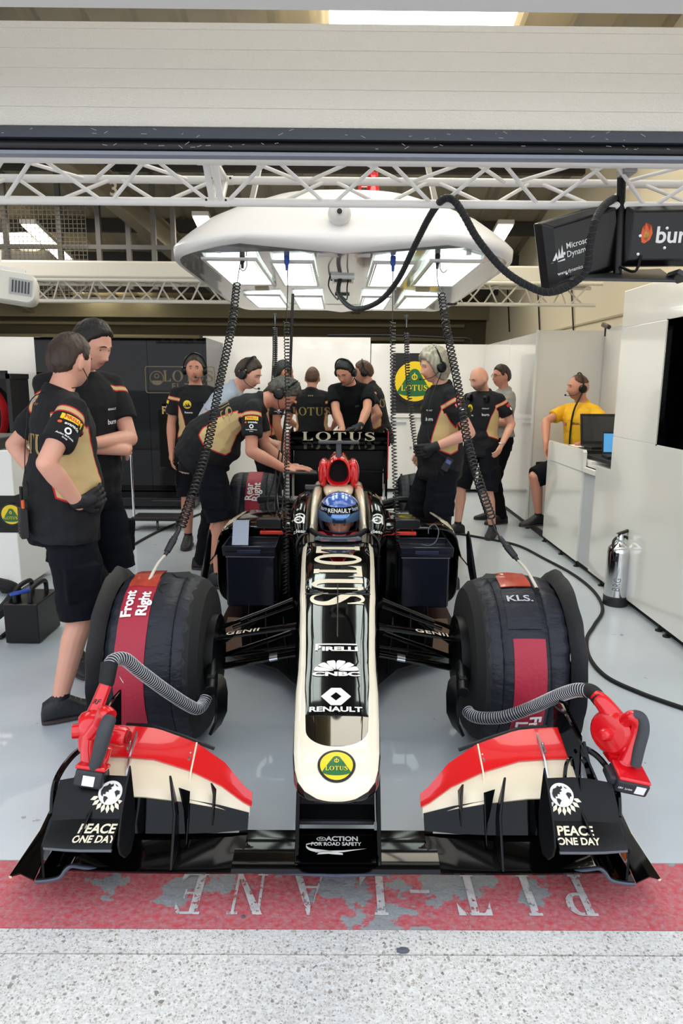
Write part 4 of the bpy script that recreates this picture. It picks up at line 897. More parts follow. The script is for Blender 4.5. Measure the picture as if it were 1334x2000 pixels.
# wing planes on each side: stations across span, chord profile of several elements
def wing(s):
    # stations |x|: y, z for profile rows
    X = [.27, .30, .36, .46, .58, .68, .755, .80]
    def row(ys, zs): return [[interp([.27, .40, .6, .80], ys, x), interp([.27, .40, .6, .80], zs, x)] for x in X]
    def plane(name, rows, m, th=.008):
        G = [[V((s*x, yz[0], yz[1])) for x, yz in zip(X, catm_row(r))] for r in rows]
        return MB().grid(G, th if s > 0 else -th).build(name, m, car, angle=50)
    catm_row = lambda r: r
    # main plane (two slots), gloss black
    r0 = row([1.726, 1.724, 1.726, 1.732], [.113, .113, .113, .116]); r1 = row([1.736, 1.736, 1.736, 1.742], [.118, .117, .117, .120]); r2 = row([1.80, 1.79, 1.785, 1.785], [.130, .126, .126, .130]); r3 = row([1.86, 1.845, 1.835, 1.83], [.142, .150, .158, .160])
    plane('main_plane', [r0, r1, r2, r3], GLOSS)
    r0 = row([1.862, 1.835, 1.82, 1.815], [.155, .160, .172, .175]); r1 = row([1.875, 1.85, 1.835, 1.83], [.168, .178, .192, .195]); r2 = row([1.885, 1.875, 1.865, 1.86], [.18, .205, .225, .23]); r3 = row([1.895, 1.895, 1.888, 1.885], [.19, .228, .260, .266])
    plane('second_plane', [r0, r1, r2, r3], GLOSS)
    X[:] = [.268, .30, .36, .46, .58, .68, .745]
    r0 = row([1.887, 1.885, 1.875, 1.872], [.182, .222, .256, .262]); r1 = row([1.90, 1.905, 1.905, 1.90], [.192, .236, .272, .280]); r2 = row([1.905, 1.94, 1.955, 1.95], [.198, .256, .296, .302]); r3 = row([1.912, 1.965, 1.995, 1.99], [.205, .268, .315, .323])
    plane('cream_flap', [r0, r1, r2, r3], CREAM, .006)
    X[:] = [.262, .29, .36, .46, .58, .68, .735]
    r0 = row([1.90, 1.955, 1.985, 1.98], [.207, .272, .320, .327]); r1 = row([1.915, 1.985, 2.025, 2.02], [.213, .286, .336, .344]); r2 = row([1.925, 2.02, 2.065, 2.06], [.222, .300, .350, .36]); r3 = row([1.935, 2.045, 2.10, 2.095], [.232, .312, .362, .373])
    rf = plane('red_flap', [r0, r1, r2, r3], REDP, .006)
    # gurney strip on the flap trailing edge
    mb = MB(); xs_ = [.40, .5, .62, .70]; mb.tube([V((s*x, interp([.27, .40, .6, .80], [1.935, 2.045, 2.10, 2.095], x)+.003, interp([.27, .40, .6, .80], [.232, .312, .362, .373], x)+.006)) for x in xs_], .006, 6); mb.build('gurney_strip', CARBON, car)
    # flap brackets
    for x, t in ((.46, 0), (.655, 0)):
        y0 = interp([.27, .40, .6, .80], [1.965, 1.975, 1.985, 1.98], x); mb = MB(); z0 = interp([.27, .40, .6, .80], [.205, .268, .316, .323], x)
        mb.slab([V((s*x, y0-.07, z0-.04)), V((s*x, y0-.02, z0+.012)), V((s*x, y0+.03, z0+.035)), V((s*x, y0+.075, z0+.055)), V((s*x, y0+.07, z0+.042)), V((s*x, y0+.0, z0+.0))], .005, V((1, 0, 0)))
        mb.build('flap_bracket', CREAM if x < .5 else STEEL, car)
        mb = MB(); mb.box((s*(x+.012), y0+.03, z0+.025), (.006, .03, .012)); mb.sph((s*(x+.012), y0+.045, z0+.034), .005, 8, 6); mb.build('bracket_bolt', STEEL, car)
    # vertical strakes standing on the planes
    for x, y0, z0, y1, z1, th in ((.475, 1.722, .125, 1.88, .285, .008), (.445, 1.80, .15, 1.87, .25, .004)):
        mb = MB(); mb.slab([V((s*x, y0, z0)), V((s*x, y0+.03, z0+.055)), V((s*(x+.004), y0+.085, z0+.12)), V((s*(x+.035), y1+.01, z1+.035)), V((s*(x+.018), y1-.005, z1-.03)), V((s*(x+.002), y1-.03, z1-.1)), V((s*x, y1-.05, z0+.01))], th, V((1, 0, 0))); mb.build('strake', CARBON, car, bevel=.002)
    mb = MB(); x = .375; mb.slab([V((s*x, 1.845, .185)), V((s*x, 1.875, .205)), V((s*x, 1.91, .26)), V((s*(x+.012), 1.905, .285)), V((s*x, 1.875, .262)), V((s*x, 1.85, .22))], .005, V((1, 0, 0))); mb.build('strake', CARBON, car)
    # curved lip along the leading edge, dropping to the footplate
    P = [atZ(a, b_, z) for a, b_, z in ((483, 1702, .112), (400, 1702, .112), (300, 1701, .113), (235, 1699, .115), (187, 1697, .12), (160, 1694, .128), (140, 1692, .135), (128, 1700, .125), (117, 1714, .108), (95, 1720, .098), (70, 1722, .09))]
    P = [V((abs(p.x)*s, p.y, p.z)) for p in P]; P = [V((0, 1.722, .112))] + P
    MB().tube(catmull(P, 6), .0055, 10).build('leading_edge_lip', mat('blue grey edge', '3a4254', .3, coat=.5), car)
    G = [[V((p.x, p.y+k*.035*(1+k*.5), p.z+k*.002+.004)) for p in catmull(P[4:], 4)] for k in range(5)]; MB().grid(G, .005*s).build('footplate', GLOSS, car)
    # footplate outer flare
    Q = [atZ(66, 1721, .09), atZ(40, 1708, .085), atZ(20, 1713, .075)]; Q = [V((abs(p.x)*s, p.y, p.z)) for p in Q]
    back = [V((s*.915, 2.08, .12)), V((s*.93, 2.08, .115)), V((s*.945, 2.08, .105))]
    MB().grid([Q, [q.lerp(b_, .5)+V((-.02*s, 0, .015)) for q, b_ in zip(Q, back)], back], .006*s).build('outer_footplate', GLOSS, car)
    MB().tube([Q[2], Q[2].lerp(back[2], .5)+V((-.018*s, 0, .014)), back[2]], .005, 8).build('footplate_edge', CREAM, car)
    # endplate: main panel with slot, curved outward
    E = lambda px, py, z: (lambda p: V((abs(p.x+.002)*s, p.y, p.z)))(atZ(px, py, z))
    A = [V((s*.835, 1.715, .09)), V((s*.835, 1.72, .20)), V((s*.825, 1.765, .255)), V((s*.79, 1.86, .32)), V((s*.765, 1.96, .40)), V((s*.75, 2.10, .455)), V((s*.75, 2.20, .45))]
    B_ = [V((s*.845, 1.735, .085)), V((s*.85, 1.75, .15)), V((s*.85, 1.80, .20)), V((s*.835, 1.90, .25)), V((s*.82, 2.0, .27)), V((s*.81, 2.1, .28)), V((s*.80, 2.22, .28))]
    MB().grid([A, [a.lerp(b_, .33) for a, b_ in zip(A, B_)]], .006*s).build('endplate_rim', GLOSS, car)
    C_ = [V((s*.865, 1.75, .085)), V((s*.87, 1.82, .09)), V((s*.875, 1.9, .1)), V((s*.88, 1.98, .11)), V((s*.88, 2.05, .12)), V((s*.88, 2.12, .13)), V((s*.88, 2.24, .13))]
    MB().grid([B_, C_], .006*s).build('endplate', GLOSS, car)
    # rear slotted vertical part + arch
    mb = MB()
    mb.slab([V((s*.765, 1.96, .30)), V((s*.765, 1.97, .41)), V((s*.755, 2.10, .455)), V((s*.75, 2.20, .45)), V((s*.76, 2.2, .25)), V((s*.775, 1.98, .23))], .006, V((1, 0, 0))); mb.build('endplate_upper', GLOSS, car)
    MB().tube(catmull([V((s*.83, 1.80, .25)), V((s*.845, 1.87, .31)), V((s*.825, 1.95, .345)), V((s*.785, 1.99, .36)), V((s*.765, 2.0, .34))], 6), .010, 8).build('endplate_arch', GLOSS, car)
    MB().tube(catmull([V((s*.70, 1.90, .285)), V((s*.712, 1.93, .335)), V((s*.735, 1.955, .345)), V((s*.75, 1.97, .30))], 6), .006, 8).build('inner_arch', GLOSS, car)
    mb = MB(); mb.slab([V((s*.795, 1.80, .22)), V((s*.775, 1.90, .335)), V((s*.77, 1.96, .40)), V((s*.765, 1.97, .37)), V((s*.79, 1.86, .22))], .008, V((1, 0, 0))); mb.build('slot_divider', GLOSS, car)
    # cascade winglet, two elements in carbon
    cx = [.615, .66, .70, .74, .785, .815]
    def cr(ys, zs): return [V((s*x, interp([.615, .72, .815], ys, x), interp([.615, .72, .815], zs, x))) for x in cx]
    up_ = MB().grid([cr([1.752, 1.752, 1.762], [.268, .268, .255]), cr([1.775, 1.775, 1.78], [.30, .30, .29]), cr([1.80, 1.80, 1.805], [.322, .325, .312]), cr([1.84, 1.84, 1.835], [.345, .35, .335])], .005*s).build('cascade_upper', CARBON, car, angle=60)
    lo = MB().grid([cr([1.665, 1.665, 1.70], [.235, .235, .215]), cr([1.675, 1.675, 1.71], [.242, .242, .225]), cr([1.71, 1.71, 1.74], [.252, .252, .24]), cr([1.75, 1.75, 1.76], [.266, .266, .254])], .005*s).build('cascade_lower', CARBON, car, angle=60)
    MB().tube(cr([1.665, 1.665, 1.70], [.233, .233, .213]), .005, 8).build('cascade_edge', mat('worn carbon edge', '5b5e66', .4), car)
    for x in (.612, .712):
        big = x < .65
        mb = MB()
        if big: mb.slab([V((s*.592, 1.69, .19)), V((s*.598, 1.672, .215)), V((s*.602, 1.672, .243)), V((s*.607, 1.70, .262)), V((s*.612, 1.74, .29)), V((s*.610, 1.79, .355)), V((s*.604, 1.815, .398)), V((s*.596, 1.80, .34)), V((s*.585, 1.775, .275)), V((s*.580, 1.745, .225)), V((s*.584, 1.715, .19))], .006, V((1, 0, 0)))
        else: mb.slab([V((s*x, 1.672, .235)), V((s*x, 1.70, .262)), V((s*(x-.008), 1.76, .29)), V((s*(x+.008), 1.835, .365)), V((s*x, 1.835, .345)), V((s*x, 1.78, .29)), V((s*x, 1.74, .262))], .005, V((1, 0, 0)))
        mb.build('cascade_fence', CARBON, car, bevel=.0015)
    CB = [bvh(up_), bvh(lo)]
    Wc = (lambda n, sh_, x, y, z, m, off=.0016: decal(n, sh_, (s*x, y, z), (1, 0, 0), (0, .68, .73), CB, m, car, off, .02, back=.12))
    Wc('globe_logo', disc2(0, 0, .034), .655 if s < 0 else .655, 1.800, .318, CW)
    Wc('globe_map', join2([poly2([(-.027, .004), (-.022, .016), (-.012, .02), (-.008, .026), (-.001, .022), (.004, .026), (.006, .019), (-.001, .014), (.003, .010), (-.006, .006), (-.004, .001), (-.012, .002), (-.013, -.006), (-.019, -.004), (-.02, -.012), (-.026, -.006)]), poly2([(-.017, -.010), (-.009, -.011), (-.003, -.016), (-.008, -.022), (-.011, -.029), (-.016, -.02)]), poly2([(.012, .002), (.018, .007), (.027, .004), (.028, -.004), (.022, -.007), (.020, -.014), (.016, -.006)]), poly2([(.009, .024), (.014, .022), (.02, .016), (.014, .018)])]), .655, 1.80, .318, BLK, .003)
    lv = []
    for k in range(-4, 5): a = radians(-90+k*17); c_ = V((cos(a), sin(a))); n = V((-c_.y, c_.x)); b0 = V((0, -.0)) ; lv.append(poly2([tuple(c_*.036-n*.002), tuple(c_*.046-n*.006), tuple(c_*.058), tuple(c_*.046+n*.006), tuple(c_*.036+n*.002)]))
    Wc('laurel_leaves', join2(lv), .655, 1.80, .320, CC)
    Wc('peace_lettering', text2d('PEACE', .036, .03, .15), .672, 1.722, .256, CC); Wc('peace_lettering', text2d('ONE DAY', .027, .03, .15), .672, 1.692, .245, CC)
    mb = MB()
    for x, y, z, w, h in ((.70, 1.86, .20, .15, .0),): mb.box((s*x, y, z), (w, .003, .003))
    mb.build('wing_seam', CARBON, car)
wing(-1); wing(1)
mb = MB(); mb.box((.846, 1.78, .16), (.004, .03, .06)); mb.build('endplate_orange_mark', mat('orange reflector', 'e8743a', .4), car)
# ---- turning vanes below the nose
for s in (-1, 1):
    mb = MB(); mb.slab([V((s*.150, 2.45, .36)), V((s*.160, 2.85, .36)), V((s*.175, 2.95, .14)), V((s*.165, 2.62, .12)), V((s*.155, 2.5, .2))], .008, V((1, 0, 0))); mb.build('turning_vane', GLOSS, car, bevel=.002)
# ---- suspension arms
def arm(name, pa, za, pb, zb_, w, t=.4, m=GLOSS):
    for s in (-1, 1):
        a = atZ(*pa, za); b_ = atZ(*pb, zb_); a = V((s*abs(a.x), a.y, a.z)); b_ = V((s*abs(b_.x), b_.y, b_.z))
        mb = MB(); n = 8; mb.tube([a.lerp(b_, i/n) for i in range(n+1)], [w*(1.15 if i in (0, n) else 1) for i in range(n+1)], 14, ell=t, hint=V((0, 0, 1)))
        yield s, a, b_, mb.build(name, m, car)
for s, a, b_, o in arm('upper_wishbone_leg', (573, 1170), .60, (436, 1224), .47, .016, .5): pass
for s, a, b_, o in arm('upper_wishbone_leg', (573, 1184), .56, (455, 1226), .47, .010, .6): pass
for s, a, b_, o in arm('upper_wishbone_arm', (580, 1222), .50, (408, 1246), .43, .032, .32):
    T = [bvh(o)]; d = (b_-a).normalized(); mid = a.lerp(b_, .60)
    dd = d if s > 0 else -d
    # the sponsor word runs outward, painted upside down as we see it from the front
    yd = V((0, 0, 1)).cross(dd).normalized() if 0 else dd.cross(V((0, .55, .83))).normalized()
    nd = V((0, -.62, .78)); xd = dd; yd = nd.cross(xd).normalized()
    decal('genii_lettering', text2d('GENII', .036, .02, 0, 1.1, 1.5), mid, xd, yd, T, CC, car, .002, .02)
for s, a, b_, o in arm('push_rod', (571, 1234), .45, (402, 1292), .27, .015, .7): pass
for s, a, b_, o in arm('track_rod', (500, 1212), .46, (400, 1279), .30, .009, .8): pass
for s, a, b_, o in arm('lower_wishbone', (578, 1275), .33, (404, 1307), .25, .030, .4):
    mb = MB(); k0 = a.lerp(b_, .20); k1 = a.lerp(b_, .29); mb.tube([k0, k1], .0315, 14, ell=.45); mb.build('silver_tape', mat('silver foil tape', 'b9bdc4', .2, .8), car)
for s, a, b_, o in arm('lower_wishbone_leg', (578, 1262), .36, (430, 1282), .29, .012, .6): pass
# ---- wheels
tyreM = mat('tyre rubber', '161617', .8)
def wheel(cx, cy_, cz, r, w, label=None):
    s = 1 if cx > 0 else -1
    P = [(r*.62, -w/2), (r*.9, -w/2), (r, -w/2+.03), (r, w/2-.03), (r*.9, w/2), (r*.62, w/2)]
    t = MB().lathe(P, (cx, cy_, cz), (1, 0, 0), 48).build('tyre', tyreM, car)
    rim = MB().lathe([(.03, -w*.3), (r*.6, -w*.45), (r*.62, -w*.45), (r*.62, w*.45), (r*.6, w*.45), (.03, w*.1)], (cx, cy_, cz), (1, 0, 0), 32).build('rim', BLK2, car)
FW = (.70, 2.735, .352); RW = (.69, 5.72, .372)
for s in (-1, 1): wheel(s*FW[0], FW[1], FW[2], .325, .33); wheel(s*RW[0], RW[1], RW[2], .33, .36)
# brake ducts with horn
for s in (-1, 1):
    mb = MB(); mb.cyl((s*.50, 2.735, .36), (s*.54, 2.735, .36), .17, 28); mb.build('brake_drum', CARBON, car)
    mb = MB(); P = [atZ(a, b_, z) for a, b_, z in ((406, 1340, .345), (415, 1341, .34), (422, 1352, .325), (424, 1375, .30), (421, 1410, .25), (410, 1434, .20))]
    L = []; 
    for k, p in enumerate(P): x = abs(p.x); L.append([V((s*(x+.006), p.y-.0, p.z)), V((s*(x-.022), p.y+.07, p.z+.01))])
    mb.grid(L, .012*s); mb.build('brake_duct_horn', CARBON, car, angle=60)
    mb = MB(); mb.box((s*.487, 2.49, .345), (.03, .06, .07)); mb.tube(catmull([(s*.480, 2.42, .34), (s*.49, 2.5, .36), (s*.51, 2.62, .37)], 5), [.024]*11, 14); mb.build('brake_duct', CARBON, car, bevel=.003)
# ---- cockpit sides, headrest, engine cover
def loft_car(name, secs, m, n_=40, **k):  # secs (y, xc, hw, zt, zb, e)
    R_ = []
    for y, xc, hw, zt_, zb_, e in secs:
        zc = (zt_+zb_)/2; hz = (zt_-zb_)/2
        R_.append([V((xc+hw*math.copysign(abs(cos(2*pi*i/n_))**(2/e), cos(2*pi*i/n_)), y, zc+hz*math.copysign(abs(sin(2*pi*i/n_))**(2/e), sin(2*pi*i/n_)))) for i in range(n_)])
    return MB().rings(R_).build(name, m, car, **({'angle': 60} | k))
loft_car('cockpit_floor_tub', [(3.46, 0, .20, .60, .12, 6), (3.6, 0, .235, .60, .12, 6), (4.0, 0, .26, .62, .12, 6), (4.6, 0, .26, .70, .12, 5)], GLOSS)
for s in (-1, 1):
    o = loft_car('cockpit_side', [(3.44, s*.185, .022, .672, .30, 4), (3.50, s*.195, .036, .70, .28, 4), (3.60, s*.208, .052, .765, .25, 4), (3.72, s*.215, .060, .80, .24, 4), (3.95, s*.215, .066, .825, .24, 4), (4.2, s*.195, .075, .83, .24, 3), (4.5, s*.16, .07, .80, .24, 3)], GLOSS)
    T = [bvh(o)]
    lg = join2([ring2(0, -.004, .017, .027, 24), rect2(-.040, -.010, .0, -.001), strip(arc2(.004, .022, .020, .016, -.2, pi*.9, 12), arc2(.004, .022, .028, .024, -.2, pi*.9, 12)), rect2(.022, -.03, .031, .024)])
    decal('sponsor_logo', lg, (s*.212, 3.60, .775), (1, 0, 0), (0, .45, .9), T, CW, car, .002, .02, back=.2)
    decal('sponsor_lettering', text2d('clear', .034, .01), (s*.205, 3.54, .712), (1, 0, 0), (0, .6, .8), T, CW, car, .002, .02, back=.2)
    loft_car('cream_cowl_strip', [(3.62, s*.143, .012, .74, .60, 3), (3.8, s*.140, .022, .80, .60, 3), (4.05, s*.135, .03, .845, .6, 3), (4.4, s*.125, .04, .86, .6, 3), (5.1, s*.08, .03, .80, .5, 3)], CREAM)
    mb = MB(); mb.tube(catmull([(s*.165, 3.55, .70), (s*.19, 3.49, .705), (s*.215, 3.46, .67), (s*.21, 3.47, .6)], 6), .006, 8); mb.build('cockpit_hose', BLK, car)
    for k in range(3):
        mb = MB(); mb.lathe([(.01, 0), (.016, .01), (.012, .025)], (s*(.20+.016*k), 3.56+.05*k, .66-.012*k), (s, -1, .3), 10); mb.build('cockpit_fitting', DGREY, car)
# windscreen deflector
G = []
for k, (y, z, w) in enumerate(((3.50, .684, .125), (3.47, .700, .12), (3.445, .714, .10))): G.append([V((w*cos(pi*(1-i/12))*1.0, y-.06*sin(pi*i/12), z+.004*sin(pi*i/12))) for i in range(13)])
mb = MB(); mb.grid(G, .002); mb.build('windscreen', mat('clear smoked perspex', 'c8d4e6', .05, alpha=.38, coat=1), car, angle=80)
# dark cockpit hollow rim
mb = MB(); P = [V((.165*cos(2*pi*i/40), 3.73+.24*sin(2*pi*i/40), .690+.05*(sin(2*pi*i/40)+1)*.6)) for i in range(40)]; mb.tube(P, .014, 8, closed=True, cap=False); mb.build('cockpit_rim', mat('black foam padding', '131315', .8), car)
# engine cover and airbox
loft_car('engine_cover', [(4.16, 0, .085, .86, .55, 3), (4.22, 0, .105, .885, .55, 3), (4.5, 0, .13, .93, .5, 2.6), (5.0, 0, .11, .84, .4, 2.4), (5.6, 0, .06, .62, .35, 2.2)], GLOSS)
loft_car('cream_airbox_base', [(4.10, 0, .07, .845, .80, 2.4), (4.13, 0, .082, .862, .79, 2.4), (4.2, 0, .092, .875, .79, 2.4), (4.4, 0, .11, .90, .8, 2.4)], CREAM)
mb = MB(); mb.lathe([(.012, 0), (.012, .006)], (0, 4.105, .835), (0, -1, .2), 16); mb.build('tow_hole', BLK, car)
def airring(y, k, cx=0, cz=.955):  # opening outline: rounded triangle, narrow at top
    P = []
    for i in range(40):
        t = 2*pi*i/40; x = cos(t); z = sin(t); w = .072*(1-.16*z); P.append(V((cx+math.copysign(abs(x)**.8, x)*w*k, y, cz+math.copysign(abs(z)**.9, z)*.088*k)))
    return P
RS = [airring(4.30, .74), airring(4.20, .76), airring(4.155, .80), airring(4.14, .90), airring(4.15, 1.0), airring(4.20, 1.07), airring(4.5, 1.05), airring(5.0, .7, cz=.92)]
MB().rings(RS, cap=False).build('airbox', REDP, car, angle=80)
MB().rings([airring(4.21, .765), airring(4.6, .5)], cap=True).build('airbox_duct', mat('deep black duct', '020202', .9), car)
for s in (-1, 1): loft_car('airbox_side_pod', [(4.19, s*.088, .012, .985, .90, 2.2), (4.21, s*.094, .026, 1.01, .86, 2.2), (4.28, s*.096, .034, 1.022, .84, 2.2), (4.45, s*.092, .034, 1.01, .83, 2.2), (4.8, s*.06, .02, .95, .86, 2)], REDP)
mb = MB(); mb.span((-.125, 4.16, 1.125), (.125, 4.20, 1.143)); mb.span((-.017, 4.17, 1.03), (.017, 4.22, 1.13)); mb.build('camera_wing', mat('grey camera housing', '4a4e52', .3, .3), car, bevel=.004)
mb = MB(); mb.tube([V((.125+.022*cos(2*pi*i/20), 4.2, .855+.009*sin(2*pi*i/20))) for i in range(20)], .003, 6, closed=True, cap=False); mb.build('red_pull_tag', REDP, car)
mb = MB(); mb.box((-.16, 4.25, .845), (.10, .04, .028)); mb.build('side_camera', mat('grey camera housing', '4a4e52', .3, .3), car, bevel=.004)
# ---- sidepods
for s in (-1, 1):
    yl = [3.86, 3.9, 4.0, 4.2, 4.6, 5.0, 5.4, 5.8]
    o = loft_car('sidepod', [(3.86, s*.45, .235, .655, .22, 7), (3.90, s*.45, .245, .672, .20, 7), (4.05, s*.45, .25, .685, .16, 6), (4.4, s*.43, .25, .67, .14, 5), (4.9, s*.36, .22, .58, .13, 4), (5.4, s*.24, .16, .45, .13, 3), (5.9, s*.15, .08, .35, .13, 3)], GLOSS)
    T = [bvh(o)]
    cs_ = [(-.10, .0), (-.04, .03), (.03, .06), (.035, .5), (-.02, .45), (-.10, .2)]
    decal('cream_shoulder_band', poly2([(.245, 3.87), (.20, 3.90), (.165, 4.0), (.14, 4.3), (.17, 4.6), (.235, 4.6), (.25, 4.2), (.252, 3.95)] if s > 0 else [(-.245, 3.87), (-.20, 3.90), (-.165, 4.0), (-.14, 4.3), (-.17, 4.6), (-.235, 4.6), (-.25, 4.2), (-.252, 3.95)]), (s*.45, 0, .8), (1, 0, 0), (0, 1, 0), T, CREAM, car, .002, .03)
    mb = MB(); P = [V((s*.45+.245*math.copysign(abs(cos(t))**.4, cos(t)), 3.865, .44+.225*math.copysign(abs(sin(t))**.4, sin(t)))) for t in [2*pi*i/48 for i in range(48)]]; mb.tube(P, .010, 8, closed=True, cap=False); mb.build('inlet_rim', GLOSS, car)
    mb = MB(); mb.span((min(s*.25, s*.45), 3.83, .632), (max(s*.25, s*.45), 3.88, .650)); mb.build('red_inlet_strip', mat('fluorescent red strip', 'f2432f', .4), car, bevel=.003)
    # vertical flow vane beside the pod
    P = [(3.60, .86, .20), (3.60, .845, .30), (3.61, .80, .50), (3.62, .78, .66), (3.66, .775, .70), (3.70, .775, .66), (3.72, .79, .5), (3.72, .84, .28), (3.72, .86, .18)]
    mb = MB(); mb.slab([V((s*(x-.065), y, z)) for y, x, z in P], .010, V((1, 0, 0))); mb.build('sidepod_vane', CARBON, car, bevel=.003)
    MB().tube(catmull([(s*.79, 3.62, .24), (s*.77, 3.60, .13), (s*.70, 3.55, .08), (s*.62, 3.4, .06)], 6), .010, 8).build('vane_foot', CARBON, car)
    mb = MB(); mb.grid([[V((s*.69, 3.9, .62)), V((s*.69, 4.05, .60))], [V((s*.70, 3.75, .53)), V((s*.71, 4.0, .5))], [V((s*.725, 3.68, .50)), V((s*.74, 3.9, .47))]], .006*s); mb.build('vane_bridge', GLOSS, car)
    T = [BVHTree.FromPolygons([V((s*(x-.065-.006), y, z)) for y, x, z in P], [tuple(range(9))])]
    # mirror on a stalk
    loft_car('mirror', [(3.60, s*.375, .066, .768, .722, 5), (3.64, s*.375, .07, .772, .72, 5), (3.70, s*.375, .05, .762, .728, 3)], BLK2)
    mb = MB(); mb.tube(catmull([(s*.315, 3.63, .73), (s*.29, 3.64, .69), (s*.25, 3.66, .69)], 5), .008, 8); mb.tube([(s*.40, 3.64, .72), (s*.43, 3.86, .66)], .006, 8); mb.build('mirror_stalk', BLK2, car)
    mb = MB(); mb.slab([V((s*.16, 2.9, .10)), V((s*.30, 3.2, .07)), V((s*.62, 3.45, .06)), V((s*.70, 3.8, .06)), V((s*.70, 5.6, .06)), V((s*.05, 5.6, .06)), V((s*.05, 2.9, .09))], .02, V((0, 0, 1))); mb.build('floor_pan', CARBON, car)
    for k in range(3):
        mb = MB(); x = .24+.10*k; mb.slab([V((s*x, 3.15+.1*k, .08)), V((s*(x+.02), 3.12+.1*k, .30)), V((s*(x+.04), 3.32+.1*k, .32)), V((s*(x+.03), 3.5+.1*k, .08))], .006, V((1, 0, 0))); mb.build('barge_board', CARBON, car)
    mb = MB(); mb.slab([V((s*.50, 3.40, .07)), V((s*.62, 3.42, .07)), V((s*.60, 3.56, .22)), V((s*.53, 3.55, .22))], .01, V((0, 0, 1))); mb.build('bronze_reflection_plate', mat('painted bronze reflection', '6b5442', .3, .4), car)  # bronze reflection below the sidepod, painted as the plate's own colour
mb = MB(); mb.span((.05, 3.0, .04), (-.05, 5.8, .09)); mb.build('plank', BLK, car)
# tub flank lettering
for s in (-1, 1):
    decal('flank_lettering', serif('LOTUS', .085, .1), (s*.3, 3.15, .46), V((0, s, 0)), (0, 0, 1), [NB], mat('dim gold print', '6f6656', .3), car, .002, .03, back=.15)
# ---- rear suspension, gearbox
mb = MB()
for s in (-1, 1):
    mb.cyl((s*.15, 5.2, .52), (s*.50, 5.7, .46), .014, 8); mb.cyl((s*.12, 5.75, .5), (s*.50, 5.72, .46), .014, 8); mb.cyl((s*.15, 5.2, .32), (s*.50, 5.7, .26), .014, 8); mb.cyl((s*.12, 5.8, .35), (s*.52, 5.72, .3), .02, 8)
mb.build('rear_suspension', CARBON, car)
for s in (-1, 1):
    mb = MB(); mb.tube(catmull([(s*.22, 4.9, .60), (s*.45, 5.0, .64), (s*.60, 5.05, .62)], 5), .025, 8); mb.build('cooling_hose', BLK, car)
# ---- rear wing
y0 = 5.86
hw_ = .405
zt_ = atY(661, 841, y0).z; zm = atY(661, 863, y0).z; zl = atY(661, 975, y0).z
G = [[V((x, y0+.02*(1-k)+k*.0, lerp(zm, zt_, k)-.012*k*(abs(x)/hw_)**3)) for x in [lerp(-hw_, hw_, i/12) for i in range(13)]] for k in (0, .5, 1)]
o = MB().grid(G, .02).build('rear_wing_flap', GLOSS, car)
decal('lotus_lettering', serif('LOTUS', .074, .16, 1.72), (0, y0, (zm+zt_)/2), (1, 0, 0), (0, 0, 1), [bvh(o)], CC, car, .003, .05)
G = [[V((lerp(-hw_, hw_, i/6), y, z)) for i in range(7)] for y, z in ((y0-.16, zm-.06), (y0-.10, zm-.045), (y0-.02, zm-.03), (y0+.01, zm-.004))]
MB().grid(G, .012).build('rear_wing_main_plane', GLOSS, car)
mb = MB(); mb.box((0, y0+.02, lerp(zm, zl, .52)), (2*hw_-.02, .02, .02)); mb.box((0, y0+.10, lerp(zm, zl, .5)), (2*hw_-.03, .02, (zm-zl)*.96)); mb.build('rear_wing_beam', BLK2, car, bevel=.002)
for s in (-1, 1):
    mb = MB(); mb.span((s*hw_-.005, y0-.20, zl), (s*hw_+.005, y0+.2, zt_+.02)); mb.build('rear_endplate', GLOSS, car, bevel=.003)
    mb = MB(); mb.span((s*(hw_+.004)-.004, y0-.206, lerp(zl, zt_, .35)), (s*(hw_+.004)+.004, y0-.198, zt_+.01)); mb.span((s*(hw_-.02)-.004, y0-.0, zm-.02), (s*(hw_-.02)+.004, y0+.01, zt_)); mb.build('red_edge_line', REDP, car)
